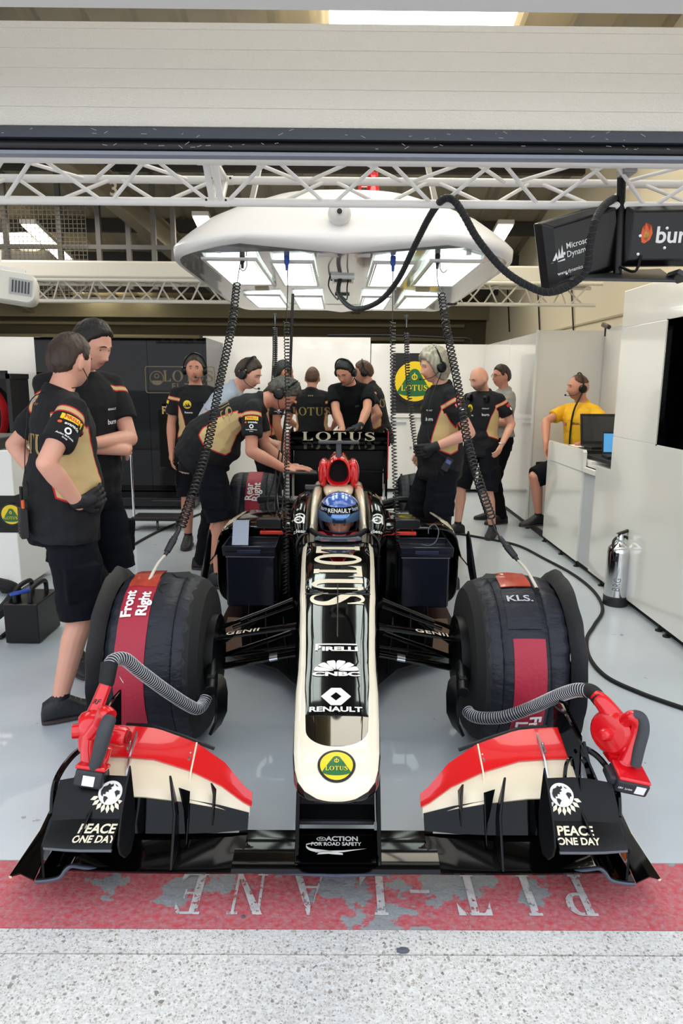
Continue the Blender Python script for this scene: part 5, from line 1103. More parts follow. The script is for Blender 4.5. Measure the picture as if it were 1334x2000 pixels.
# ================================================================ TYRE BLANKETS
QN = mat('quilted dark navy nylon', '1a1e28', .5, bump=.8, bscale=16, stretch=(1, 2.2, 2.2), spec=.4)
QR = mat('crimson strap nylon', 'a81f38', .5, bump=.25, bscale=60)
QS = mat('seam webbing', '191b21', .6); KLS = mat('silver stitched lettering', 'b9bbc0', .5)
def blanket(c, r, w, label, words, side, flip=False, front=True):
    """c wheel centre; side = sign of the outer side"""
    cx, cy_, cz = c; e = empty('tyre_blanket', (cx, cy_, 0.0), label, 'tyre warmer', 'tyre warmer blankets on the wheels'); rnd = random.Random(int(cx*100)+5)
    nU = 44; nT = 120; R_ = []
    prof = [(.30, -.44), (.58, -.455), (.72, -.46), (.82, -.455), (.885, -.435), (.93, -.40), (.966, -.33), (.992, -.26), (.984, -.245), (.997, -.235), (1.012, -.1), (1.016, 0), (1.014, .1), (1.010, .235), (.998, .245), (1.008, .26), (1.0, .33), (.985, .40), (.955, .45), (.90, .485), (.80, .50), (.60, .505), (.30, .5)]
    G = []
    for i in range(nT):
        t = 2*pi*i/nT; row = []
        for k, (pr, pw) in enumerate(prof):
            u = pw; p = pr
            nzv = noise.noise(V((cx*3+pw*4, cos(t)*2.6, sin(t)*2.6)))*.022 + noise.noise(V((pw*5, cos(t)*9+cx, sin(t)*9)))*.016*(abs(pw)*2.4)
            # fine gathers near the edges
            nzv += .011*sstep(.24, .40, abs(pw))*sin(t*29+2*noise.noise(V((cos(t)*5, sin(t)*5, 0))))
            if abs(pr-.998) < .0005 or abs(pr-.984) < .0005: nzv -= .004
            rr_ = r*(p+nzv*(1 if pr > .85 else .2)); xx = cx+pw*w*side + (.01*noise.noise(V((t*3, pw*3, 1))) if pr < .9 else 0)
            row.append(V((xx, cy_+cos(t)*rr_, cz+sin(t)*rr_)))
        G.append(row)
    mb = MB(); mb.rings(G, close=False, cap=False, closed_path=True); sh_ = mb.build('quilted_cover', QN, e, angle=80); T = [bvh(sh_)]
    # strap: band wrapping the tread
    def band_(name, u0, u1, a0, a1, off, m, th=.004, jit=0):
        G = []
        n = max(6, int(abs(a1-a0)/3))
        for i in range(n+1):
            t = radians(lerp(a0, a1, i/n)); row = []
            for q in range(7):
                u = lerp(u0, u1, q/6); x = cx+u*w*side; d = V((0, cos(t), sin(t))); h = T[0].ray_cast(V((x, cy_, cz))+d*(r*1.3), -d, r)
                rad = (h[0]-V((x, cy_, cz))).length if h[0] is not None else r*1.015
                row.append(V((x, cy_, cz))+d*(rad+off))
            G.append(row)
        return MB().grid(G, th*side).build(name, m, e, angle=80)
    # angle 90 = top, 180 = front (towards the viewer, -y), 270 = bottom
    def words_(txt, u, ang, size, m, flipx=1, bold=.02, up_=True):
        t = radians(ang); d = V((0, cos(t), sin(t))); x = cx+u*w*side; p = V((x, cy_, cz))+d*r
        tang = V((0, -sin(t), cos(t)))  # increasing angle
        xd = -tang*flipx; yd = d.cross(xd)
        TT = [bvh(o) for o in e.children if o.name.startswith('strap')] + T
        decal('lettering', text2d(txt, size, bold), p, xd, yd, TT, m, e, .006, .015, back=.06)
    if words == 'FR':
        band_('strap', .02, .34, 98, 290, .004, QR)
        band_('strap_label', .03, .33, 78, 108, .008, mat('warm red printed label', 'b5402e', .3, coat=.5, var=.3, vscale=25))
        words_('Front', .262, 124, .056, WHITE, 1, .035); words_('Right', .10, 124, .056, WHITE, 1, .035)
        words_('Front', .25, 226, .062, WHITE, 1, .035); words_('Right', .11, 226, .062, WHITE, 1, .035)
    elif words == 'FL':
        band_('strap', -.14, .20, 146, 290, .004, QR)
        band_('strap_flap', -.18, .18, 108, 140, .006, QN); band_('strap_label', -.17, .17, 84, 106, .010, mat('warm red printed label', 'b5402e', .3, coat=.5, var=.3, vscale=25))
        t = radians(118); d = V((0, cos(t), sin(t))); decal('kls_lettering', text2d('KLS.', .045, .02, sx=1.3), V((cx+.0, cy_, cz))+d*r, (1, 0, 0), V((0, sin(t), -cos(t))) , T+[bvh(o) for o in e.children if o.name.startswith('strap_flap')], KLS, e, .003, .02, back=.08)
        words_('Front', .10, 206, .062, WHITE, -1, .035); words_('Left', -.04, 206, .062, WHITE, -1, .035)
    elif words == 'RR':
        band_('strap', -.14, .14, 60, 290, .004, QR); words_('Rear', .07, 138, .085, WHITE, 1); words_('Right', -.07, 138, .085, WHITE, 1)
    else:
        band_('strap', .05, .34, 60, 200, .004, QR); words_('Left', .2, 138, .10, WHITE, -1)
    # thin webbing seams
    for u in (-.255, .255): band_('seam', u-.006, u+.006, 40, 300, .0, QS, .002)
    band_('seam', -.40, -.36, 60, 300, .001, QS, .003)
    if front:
        # outer skirt flap bulging at the outer side
        G = []
        for i in range(60):
            t = radians(lerp(50, 262, i/59)); wv = .002*sin(i*.9)+.006*noise.noise(V((i*.3, 0, cx)))
            row = []
            for q, (pr, pu) in enumerate(((.95, .47), (1.02, .52), (1.075, .575), (1.085, .60), (1.04, .62), (.9, .61), (.7, .56))): d = V((0, cos(t), sin(t))); row.append(V((cx+side*(pu*w+wv*.4*(q > 1)), cy_, cz))+d*(r*(pr)+wv*(q > 0)))
            G.append(row)
        MB().grid(G, .006*side).build('side_skirt', mat('padded black skirt', '101116', .6, bump=.2, bscale=40), e, angle=80)
        mb = MB(); q = V((cx-.40*w*side, cy_-.05, cz+r*.93)); mb.tube(catmull([q, q+V((side*.03, -.04, -.01)), q+V((side*.07, -.06, -.0)), q+V((side*.12, -.05, .012))], 6), .0025, 5)
        mb.tube(catmull([q+V((side*.1, -.05, .01)), q+V((side*.12, -.09, .0)), q+V((side*.14, -.05, .02)), q+V((side*.11, -.02, .02))], 6), .0025, 5); mb.build('draw_cord', BLK, e)
        mb = MB(); mb.slab([V((cx-.02*side, cy_+.02, cz+r*1.03)), V((cx-.1*side, cy_-.0, cz+r*1.06)), V((cx-.13*side, cy_-.03, cz+r*1.02)), V((cx-.05*side, cy_-.02, cz+r*1.02))], .004, V((0, 0, 1))); mb.build('tab', mat('dark green tab', '26302c', .5), e)
    return e
blanket((-.715, FW[1], FW[2]), .345, .36, 'dark tyre blanket with a full crimson Front Right strap on the left front wheel', 'FR', -1)
blanket((.715, FW[1], FW[2]), .345, .36, 'dark tyre blanket with KLS flap and crimson strap on the right front wheel', 'FL', 1)
blanket((-RW[0], RW[1], RW[2]), .36, .42, 'dark tyre blanket with crimson Rear Right strap behind the left sidepod', 'RR', -1, front=False)
blanket((RW[0], RW[1], RW[2]), .36, .42, 'dark tyre blanket on the rear wheel behind the right sidepod', 'RL', 1, front=False)
# ================================================================ DRY-ICE COOLING BOXES in the sidepod mouths
NV = mat('navy black moulded plastic', '0d1120', .28, coat=.3)
for s in (-1, 1):
    e = empty('cooling_box', (s*.48, 3.72, .25), 'navy black cooling box in the %s sidepod inlet%s' % (('left', ', silver bracket on top') if s < 0 else ('right', ', thin grey wire on top')), 'cooling box', 'cooling boxes in the sidepods')
    xc = s*.485; w = .135
    mb = MB(); mb.rings([[V((xc+k*sx*w, y, z)) for sx, y in ((-1, 3.66), (1, 3.66), (1, 3.84), (-1, 3.84))] for z, k in ((.255, .96), (.27, 1), (.545, 1), (.555, 1))]); mb.build('box_body', NV, e, smooth=False, bevel=.012, seg=3)
    mb = MB()
    a, b_, c_, d = (xc-w-.012, xc+w+.012, 3.63, 3.86)
    o1 = [V((a, c_, .555)), V((b_, c_, .555)), V((b_, d, .555)), V((a, d, .555))]; o2 = [p+V((0, -.02 if p.y < 3.7 else 0, .06)) for p in o1]; o3 = [V((xc+(p.x-xc)*.93, 3.745+(p.y-3.745)*.93, p.z)) for p in o2]; o4 = [V((p.x, p.y, .575)) for p in o3]
    mb.rings([o1, o2, o3, o4]); mb.build('open_tray', NV, e, smooth=False, bevel=.004)
    mb = MB(); mb.box((xc+.0, 3.617, .585), (.13, .012, .022)); mb.build('slot_handle', mat('navy slot lip', '232841', .35), e, bevel=.003)
    mb = MB(); mb.box((xc, 3.655, .545), (.27, .006, .004)); mb.build('light_edge', mat('grey lid edge', '8b8f9a', .3), e)
    if s < 0:
        mb = MB(); mb.slab([V((-.59, 3.70, .60)), V((-.50, 3.70, .60)), V((-.50, 3.76, .725)), V((-.59, 3.76, .725))], .004); mb.slab([V((-.59, 3.76, .725)), V((-.50, 3.76, .725)), V((-.50, 3.80, .72)), V((-.59, 3.80, .72))], .004); mb.build('silver_bracket', mat('brushed aluminium', '9ba1ae', .35, .7), e)
    else:
        mb = MB(); mb.tube(catmull([(.47, 3.75, .60), (.51, 3.72, .60), (.55, 3.74, .62), (.57, 3.78, .67), (.55, 3.82, .70), (.52, 3.82, .68), (.515, 3.8, .65)], 8), .003, 6); mb.build('grey_wire', mat('grey wire', '5c6472', .4), e)
# ================================================================ BLOWERS and hoses on the front wing
RPL = mat('blower red plastic', 'de1420', .22, coat=.6); GRIP = mat('grey rubber grip', '3a3d42', .6, bump=.15, bscale=200)
def prof_tube(mb, P, r, n=14, ell=None): mb.tube(P, r, n, ell=ell)
def hose(pts, r, label, e):
    P = catmull(pts, 16); MB().tube(P, r*.9, 16).build('hose_body', mat('grey hose fabric', '2b2e34', .5), e)
    L = sum((P[i+1]-P[i]).length for i in range(len(P)-1)); coil(pts, r*.98, int(L/.0098), .0014, 5, 16).build('wire_spiral', mat('bright wire', 'd5d6d8', .3, .5), e, angle=180)
# left blower
def Q(px, py, y): return atY(px, py, y)
e = empty('leaf_blower', Q(180, 1440, 1.92), 'red cordless blower with grey grip on the left endplate, marked RF', 'blower', 'cordless blowers cooling the brakes')
mb = MB(); a, b_ = Q(208, 1333, 2.02), Q(178, 1410, 1.96); mb.tube([a, a.lerp(b_, .5), b_], [.021, .023, .028], 16, ell=.85); tb = mb.build('outlet_tube', RPL, e)
xd = V((1, 0, 0)); decal('rf_lettering', text2d('RF', .020, .02), a.lerp(b_, .45), (1, -.1, -.05), (0.35, .15, .93), [bvh(tb)], BLK, e, .001, .02)
mb = MB(); mb.tube([Q(214, 1296, 2.06), a, a.lerp(b_, .06)], [.027, .024, .022], 16); mb.build('rubber_cuff', RUB, e)
c_ = Q(182, 1425, 1.95)
mb = MB(); mb.lathe([(.02, -.034), (.050, -.032), (.060, -.02), (.062, 0), (.060, .02), (.050, .032), (.02, .034)], c_, (1, .35, .2), 28); mb.tube([b_, c_+V((-.004, 0, .02)), c_+V((-.012, -.01, -.035)), Q(166, 1470, 1.92)], [.028, .036, .034, .02], 14); mb.build('fan_housing', RPL, e)
mb = MB(); mb.lathe([(.0, .06), (.022, .06), (.024, .03), (.026, 0)], c_, (-1, -.2, .0), 16); mb.build('inlet_boss', RPL, e)
mb = MB(); mb.lathe([(.0, .105), (.026, .103), (.030, .095), (.030, .03), (.04, .02)], c_+V((.01, -.01, 0)), (1, -.15, -.12), 24); mb.build('motor_cap', RPL, e)
mb = MB(); mb.lathe([(.020, .0), (.020, .006)], c_+V((.01, -.01, 0))+V((1, -.15, -.12)).normalized()*.104, (1, -.15, -.12), 18); mb.build('vent_disc', mat('dark red vent', '8c0d16', .4), e)
mb = MB(); gp = [Q(215, 1402, 1.85), Q(208, 1418, 1.83), Q(200, 1445, 1.82), Q(192, 1475, 1.815), Q(183, 1500, 1.815)]
mb.tube(catmull(gp, 5), [.019+.003*sin(i*.2) for i in range(21)], 14); mb.build('grip', GRIP, e)
mb = MB(); mb.tube(catmull([Q(215, 1400, 1.86), Q(205, 1392, 1.88), Q(196, 1410, 1.9)], 5), .022, 12); mb.tube([Q(196, 1410, 1.9), Q(172, 1440, 1.9), Q(170, 1465, 1.88), Q(172, 1495, 1.85)], [.02, .02, .02, .022], 12); mb.tube([Q(170, 1495, 1.85), Q(185, 1500, 1.85), Q(198, 1502, 1.85), Q(208, 1480, 1.87), Q(214, 1460, 1.87)], [.02, .018, .014, .010, .008], 12); mb.build('red_frame', RPL, e)
c_ = Q(178, 1517, 1.82); R = Matrix.Rotation(.16, 3, 'Y') @ Matrix.Rotation(-.30, 3, 'X')
mb = MB(); mb.box(c_+R @ V((0, 0, .030)), (.088, .060, .012), R); mb.build('red_foot', RPL, e, bevel=.005)
mb = MB(); mb.box(c_, (.082, .062, .052), R); bt = mb.build('battery', mat('dark battery plastic', '25272c', .45), e, bevel=.010, seg=3)
mb = MB(); mb.box(c_+R @ V((.002, -.0318, -.004)), (.034, .001, .028), R); mb.build('white_label', WHITE, e)
hose([Q(213, 1302, 2.05), Q(222, 1290, 2.08), Q(244, 1288, 2.12), Q(272, 1310, 2.17), Q(320, 1346, 2.25), Q(362, 1374, 2.32), Q(384, 1384, 2.36), Q(396, 1376, 2.40), Q(403, 1362, 2.43)], .0225, '', e)
mb = MB(); mb.tube(catmull([Q(233, 1310, 2.04), Q(234, 1322, 2.04), Q(241, 1334, 2.04)], 6), .0008, 4); mb.build('loose_wire', STEEL, e)
# right blower
e = empty('leaf_blower', Q(1200, 1440, 1.95), 'red cordless blower with side grip and battery on the right endplate', 'blower', 'cordless blowers cooling the brakes')
c_ = Q(1196, 1430, 1.95)
mb = MB(); mb.tube(catmull([Q(1163, 1358, 2.02), Q(1180, 1375, 1.99), Q(1202, 1405, 1.96)], 5), [.021+.0012*i for i in range(11)], 16); mb.build('outlet_tube', RPL, e)
mb = MB(); mb.tube(catmull([Q(1142, 1348, 2.06), Q(1158, 1352, 2.04), Q(1172, 1368, 2.0)], 5), .024, 16); mb.build('rubber_cuff', RUB, e)
mb = MB(); mb.lathe([(.02, -.034), (.056, -.030), (.068, -.015), (.068, .012), (.056, .028), (.02, .034)], c_, (-.75, -.6, .15), 30); mb.tube([Q(1202, 1405, 1.96), Q(1218, 1425, 1.95), Q(1222, 1465, 1.94)], [.03, .034, .02], 14); mb.box(Q(1206, 1474, 1.93), (.07, .05, .02)); mb.build('fan_housing', RPL, e)
mb = MB()
for k in range(3): mb.lathe([(.012+k*.016, .036-k*.006), (.018+k*.016, .036-k*.006), (.018+k*.016, .02)], c_, (-.75, -.6, .15), 26)
mb.build('fan_grille', mat('dark red vent', 'a8101a', .35), e)
mb = MB(); mb.lathe([(.0, .062), (.014, .060), (.02, .05), (.022, .03)], c_, (-.75, -.6, .15), 16); mb.build('inlet_boss', RPL, e)
mb = MB(); mb.tube(catmull([Q(1210, 1420, 1.93), Q(1222, 1408, 1.92), Q(1238, 1400, 1.9), Q(1246, 1420, 1.9), Q(1236, 1460, 1.89), Q(1222, 1490, 1.88)], 6), [.02]*31, 14); mb.tube([Q(1216, 1440, 1.92), Q(1226, 1470, 1.9), Q(1216, 1498, 1.89)], [.024, .02, .024], 12); mb.build('red_frame', RPL, e)
mb = MB(); mb.tube(catmull([Q(1237, 1397, 1.90), Q(1252, 1402, 1.89), Q(1257, 1425, 1.88), Q(1248, 1462, 1.87), Q(1240, 1495, 1.865)], 6), [.017]*25, 14); mb.build('grip', GRIP, e)
c_ = Q(1226, 1522, 1.86); R = Matrix.Rotation(.22, 3, 'Y') @ Matrix.Rotation(.2, 3, 'X')
mb = MB(); mb.box(c_+R @ V((0, 0, .026)), (.098, .08, .012), R); mb.build('red_foot', RPL, e, bevel=.005)
mb = MB(); mb.box(c_, (.100, .085, .044), R); mb.box(c_+R @ V((-.055, 0, .004)), (.03, .06, .03), R); mb.build('battery', mat('dark battery plastic', '25272c', .45), e, bevel=.008, seg=3)
mb = MB(); mb.box(c_+R @ V((.022, -.0432, .002)), (.030, .001, .026), R); mb.build('white_label', WHITE, e)
decal('battery_lettering', text2d('18V  Li-ion', .010, .01), c_+R @ V((-.026, -.046, .002)), R @ V((1, 0, 0)), R @ V((0, 0, 1)), [], WHITE, e, .0005)
hose([Q(912, 1386, 2.43), Q(920, 1396, 2.40), Q(940, 1402, 2.36), Q(985, 1400, 2.31), Q(1040, 1381, 2.26), Q(1090, 1359, 2.16), Q(1125, 1348, 2.09), Q(1148, 1349, 2.05)], .0225, '', e)
# ================================================================ PEOPLE
def remesh(mb, vox, sm=2, name='body'):
    me = mb.mesh(name); o = bpy.data.objects.new('tmp', me)
    r = o.modifiers.new('r', 'REMESH'); r.mode = 'VOXEL'; r.voxel_size = vox; r.use_smooth_shade = True
    if sm: s = o.modifiers.new('s', 'SMOOTH'); s.factor = .5; s.iterations = sm
    m2 = evaluated_mesh(o); bpy.data.meshes.remove(me); m2.name = name
    return m2
def skin_mat(name, col, stub='6b5648'):
    if name in MATS: return MATS[name]
    m = banded(name, 'none', [(0, col)], .5); t = m.node_tree; b = t.nodes['Principled BSDF']; b.inputs['Subsurface Weight'].default_value = .12; b.inputs['Subsurface Radius'].default_value = (.02, .008, .004); b.inputs['Subsurface Scale'].default_value = .5
    cur = b.inputs['Base Color'].links[0].from_socket if b.inputs['Base Color'].links else None
    tc = t.nodes.new('ShaderNodeTexCoord'); n = t.nodes.new('ShaderNodeTexNoise'); n.inputs['Scale'].default_value = 14; t.links.new(tc.outputs['Object'], n.inputs['Vector'])
    x0 = t.nodes.new('ShaderNodeMixRGB'); x0.inputs[1].default_value = srgb(col); c2 = srgb(col); x0.inputs[2].default_value = (min(1, c2[0]*1.02), c2[1]*.80, c2[2]*.74, 1); t.links.new(n.outputs['Fac'], x0.inputs[0]); cur = x0.outputs[0]
    for at, cc, f in (('lip', '9c4a44', .8), ('stub', stub, .75)):
        a = t.nodes.new('ShaderNodeAttribute'); a.attribute_name = at; mu = t.nodes.new('ShaderNodeMath'); mu.operation = 'MULTIPLY'; mu.inputs[1].default_value = f; t.links.new(a.outputs['Fac'], mu.inputs[0])
        x = t.nodes.new('ShaderNodeMixRGB'); x.inputs[2].default_value = srgb(cc); t.links.new(mu.outputs[0], x.inputs[0]); t.links.new(cur, x.inputs[1]); cur = x.outputs[0]
    t.links.new(cur, b.inputs['Base Color']); return m
SKIN_A = skin_mat('light skin', 'dfae98'); SKIN_B = skin_mat('ruddy skin', 'cf9880'); SKIN_C = skin_mat('tanned skin', 'b5795a')
CLOTH = mat('black polo cloth', '0d0e12', .9, bump=.15, bscale=400, spec=.2)
LOTC = banded('black gold team shirt', 'panel', [(0, '0d0e12'), (-.0065, 'c3262c'), (0, 'cbb07c')], .9, bump=.1, bscale=400)
SHORTC = mat('black work shorts cloth', '0d0f17', .9, bump=.2, bscale=300, spec=.2); TROUC = mat('black trouser cloth', '0b0c10', .9, spec=.2)
POLOB = mat('pale blue shirt cloth', 'a9b0bf', .8, bump=.1, bscale=300); POLOG = mat('pale grey shirt cloth', 'a8a49d', .8, bump=.1, bscale=300); POLOY = mat('yellow polo cloth', 'f0b71b', .75, bump=.1, bscale=300)
SUIT = mat('dark racing suit cloth', '1a1620', .8); 
def hairm(name, c): return mat(name, c, .55, bump=.9, bscale=60, var=.45, vscale=45, stretch=(1, 1, .18))
HB = hairm('dark brown hair', '3a2a20'); HBK = hairm('black hair', '15120f'); HG = hairm('grey hair', 'a39a88'); HDG = hairm('dark grey hair', '46423c'); HR = hairm('reddish brown hair', '5a3a26')
SHOEM = mat('black trainer', '1d1e22', .55, bump=.2, bscale=80); SOLEM = mat('trainer sole', '3a2a2c', .7)
def two_bone(a, t, l1, l2, pole):
    d = t-a; L = min(d.length, (l1+l2)*.995); d.normalize(); t = a+d*L
    x = (l1*l1-l2*l2+L*L)/(2*L); h = sqrt(max(0, l1*l1-x*x)); p = pole-d*pole.dot(d)
    if p.length < 1e-5: p = V((0, 0, -1))
    return a+d*x+p.normalized()*h, t
def head_r(d):
    x, y, z = d; P = V((x*.076, y*.094, z*.118))
    if z < 0: k = 1-.34*(-z)**1.4; P.x *= k
    if y < 0 and z < -.2: P.y *= 1-.38*sstep(-.2, -.9, z) if 0 else 1-.38*sstep(.2, .9, -z)
    if z > .2: P.x *= 1-.04*(z-.2)
    if y < 0 and z > -.3: P.y *= 1.06
    if y > 0:
        ax = abs(x); g = lambda c, w, v: exp(-((v-c)/w)**2)
        f = -.006*g(0, .5, x)*g(-.95, .3, z)
        f += .024*g(0, .10+.05*sstep(.1, .3, -z), x)*(sstep(-.36, -.24, z)*(1-sstep(-.22, .16, z)*.85)*(1-sstep(.1, .3, z)))*1.15
        f += .006*g(.13, .07, ax)*g(-.25, .07, z)
        f -= .013*g(.36, .18, ax)*g(.06, .11, z); f += .009*g(.30, .26, ax)*g(.23, .07, z)
        f += .0075*g(0, .22, x)*(g(-.42, .04, z)+g(-.54, .045, z)); f -= .009*g(0, .28, x)*g(-.48, .022, z); f -= .004*g(.0, .2, x)*g(-.64, .05, z)
        f += .009*g(0, .22, x)*g(-.78, .13, z); f += .004*g(.55, .2, ax)*g(-.12, .2, z)
        f += .009*sstep(0, .6, y)*sstep(.1, .7, -z)
        P.y += f
    return P
def sphere_dirs(n=56, m=44):
    for i in range(1, m):
        t = pi*i/m; yield [V((sin(t)*cos(2*pi*j/n), sin(t)*sin(2*pi*j/n), -cos(t))) for j in range(n)]
def hand(mb, w, d, pn, s, curl=.35, side=1, fist=False):
    """w wrist, d direction along hand, pn palm normal, side +1: thumb on the x-cross side"""
    d = V(d).normalized(); pn = (V(pn)-d*V(pn).dot(d)).normalized(); t = d.cross(pn)*side
    mb.cap(w, w+d*.05*s, .022*s, .026*s, 12, (1.0, .62) if 0 else (1, 1), pn)
    for q in (-.030, -.010, .010, .030): mb.cap(w+d*.015*s+t*q*.6*s, w+d*.088*s+t*q*s, .013*s, .0125*s, 8)
    for q, L in ((-.031, .062), (-.0105, .072), (.0105, .078), (.031, .070)):
        p = w+d*.088*s+t*q*s; a = curl*.8; r = .0088*s
        for k, f in enumerate((.45, .32, .25)):
            dd = (d*cos(a)+pn*sin(a)+t*q*1.2).normalized(); e = p+dd*L*f*s; mb.cap(p, e, r, r*.92, 8); p = e; r *= .93; a += curl
    p = w+d*.025*s+t*.026*s; a = p+(t*.8+d*.8+pn*.3).normalized()*.036*s; b_ = a+(d*.95+t*.25+pn*.35).normalized()*.030*s
    mb.cap(p, a, .0125*s, .0105*s, 8); mb.cap(a, b_, .0102*s, .0085*s, 8)
def person(label, pos, face, H=1.78, lean=0, lean2=0, side=0, twist=0, hyaw=0, hpitch=5, skin=None, hair=None, hairstyle='short', shirt='lotus', legs='shorts', vox=.008, arms=None, feet=None,
           hipz=None, belly=0, headset=None, collar=True, glove=(), beard=0, group=None, pelf=0, kneepole=None, headfwd=0, wide=1.0, logos=(), shoecol=None, eyes=True, shirtw=0):
    s = H/1.78; fa = radians(face); F = V((cos(fa), sin(fa), 0)); R = V((sin(fa), -cos(fa), 0)); U = V((0, 0, 1)); pos = V((pos[0], pos[1], 0))
    RM = Matrix((R, F, U)).transposed()
    root = empty('person', pos, label, 'person', group); skin = skin or SKIN_A
    W3 = lambda p: pos + RM @ V(p)
    Wd = lambda p: RM @ V(p)
    hz = (hipz if hipz is not None else .95*s); pel = V((0, pelf, hz))
    M1 = Matrix.Rotation(radians(-twist), 3, 'Z') @ Matrix.Rotation(radians(side), 3, 'Y') @ Matrix.Rotation(radians(-lean), 3, 'X'); M2 = Matrix.Rotation(radians(-lean2), 3, 'X'); piv = V((0, 0, (1.18-.95)*s))
    def TL(p):
        q = V((p[0]*s*wide, p[1]*s, (p[2]-.95)*s))
        if p[2] > 1.18: q = piv + M2 @ (q-piv)
        return W3(pel + M1 @ q)
    def TLinv(w):
        q = M1.transposed() @ (RM.transposed() @ (w-pos) - pel)
        if q.z > piv.z: q = piv + M2.transposed() @ (q-piv)
        return V((q.x/s/wide, q.y/s, q.z/s+.95))
    Td = lambda p: RM @ (M1 @ (M2 @ V(p)))
    # head frame
    hp, hy = radians(hpitch), radians(hyaw)
    HM = RM @ Matrix.Rotation(hy, 3, 'Z') @ Matrix.Rotation(-hp, 3, 'X')
    nb = TL((0, -.01, 1.49)); hc = nb + HM @ V((0, .03+headfwd, .115))*s; hs = .5+.5*s
    HP = lambda p: hc + HM @ (V(p)*hs)
    # joints
    J = {}
    for k, sd in (('R', 1), ('L', -1)):
        sh = TL((sd*.172, -.005, 1.395)); A = (arms or {}).get(k, {})
        tgt = A.get('w'); tgt = (W3(tgt) if not isinstance(tgt, Vector) else tgt) if tgt is not None else sh+Wd((sd*.06, .06, -.52))*s
        pole = Wd(A.get('pole', (sd*.4, -1, -.2))); el, wr = two_bone(sh, tgt, .285*s, .255*s, pole)
        hd = A.get('h'); hd = (Wd(hd) if not isinstance(hd, Vector) else hd) if hd is not None else (wr-el).normalized(); pn = Wd(A.get('p', (-sd, 0, 0)))
        ft = (feet or {}).get(k, {}); hip = W3((sd*.092*s, pelf, hz-.03*s)); an = ft.get('a', (sd*.11, 0, .085)); an = W3(an) if not isinstance(an, Vector) else an
        kn, an = two_bone(hip, an, .44*s, .42*s, Wd(ft.get('pole', (sd*.1, 1, 0))))
        fd = radians(ft.get('yaw', sd*12)); fdir = Wd((sin(fd), cos(fd), 0)); fp = radians(ft.get('pitch', 0)); fdir = fdir*cos(fp)+U*sin(fp)
        J[k] = dict(sh=sh, el=el, wr=wr, hd=hd, pn=pn, hip=hip, kn=kn, an=an, fd=fdir, curl=A.get('curl', .35), sd=sd)
    # ---- body
    mb = MB(); n = 20
    def trunk(rows, g=0):
        L = []
        for u, rx, ry, fy in rows:
            bl = belly*exp(-((u-1.04)/.13)**2); L.append([TL(((rx+g+bl*.5)*cos(2*pi*i/n), fy+(ry+g+bl)*sin(2*pi*i/n)+(bl*.6 if sin(2*pi*i/n) > 0 else 0), u)) for i in range(n)])
        mb_.rings(L)
    mb_ = mb
    trunk([(.82, .12, .09, 0), (.88, .165, .115, -.005), (.98, .155, .11, -.005), (1.08, .138, .098, 0), (1.2, .15, .105, .005), (1.32, .168, .112, .0), (1.40, .165, .09, -.005), (1.445, .11, .065, -.01), (1.475, .06, .055, -.01)])
    mb.cap(TL((0, -.015, 1.44)), HP((0, -.012, -.06)), .058*s, .052*s, 16)
    hv = []
    for row in sphere_dirs(): hv.append([HP(head_r(d)) for d in row])
    mb.rings(hv)
    for sd in (-1, 1): mb.sph(HP((sd*.078, -.006, -.012)), (.009, .019, .031), 10, 8, HM @ Matrix.Rotation(sd*.25, 3, 'Z'))
    for k, j in J.items():
        mb.cap(TL((j['sd']*.05, -.01, 1.425)), j['sh'], .045*s, .045*s, 12); mb.cap(j['sh'], j['el'], .048*s, .039*s, 14); m_ = j['el'].lerp(j['wr'], .28); mb.cap(j['el'], m_, .040*s, .042*s, 14); mb.cap(m_, j['wr'], .042*s, .026*s, 14)
        if k not in glove: hand(mb, j['wr'], j['hd'], j['pn'], s, j['curl'], side=(1 if k == 'L' else -1))
        mb.cap(j['hip'], j['kn'], .082*s, .056*s, 16); c1 = j['kn'].lerp(j['an'], .3)-Wd((0, .012, 0)); mb.cap(j['kn'], c1, .054*s, .056*s, 14); mb.cap(c1, j['an'], .056*s, .034*s, 14)
        mb.cap(j['an']-U*.02, j['an']+j['fd']*.10*s-U*.055, .028*s, .016*s, 10)
    me = remesh(mb, vox, 2)
    HMt = HM.transposed()
    def att(co, what):
        q = (HMt @ (co-hc))/hs
        if q.length > .16: return 0
        x, y, z = q.x/.076, q.y/.094, q.z/.118
        if what == 'lip': return (exp(-(x/.30)**4)*exp(-((z+.48)/.085)**2)) if y > .5 else 0
        return beard*sstep(.22, .45, -z)*sstep(-.35, .1, y)*(1-exp(-(x/.25)**4)*exp(-((z+.48)/.06)**2))*(.0 if q.z < -.14 else 1)
    la = me.attributes.new('lip', 'FLOAT', 'POINT'); la.data.foreach_set('value', [att(v.co, 'lip') for v in me.vertices])
    sa = me.attributes.new('stub', 'FLOAT', 'POINT'); sa.data.foreach_set('value', [att(v.co, 'stub') for v in me.vertices] if beard else [0.0]*len(me.vertices))
    body = link_mesh('body', me, skin, root, angle=180)
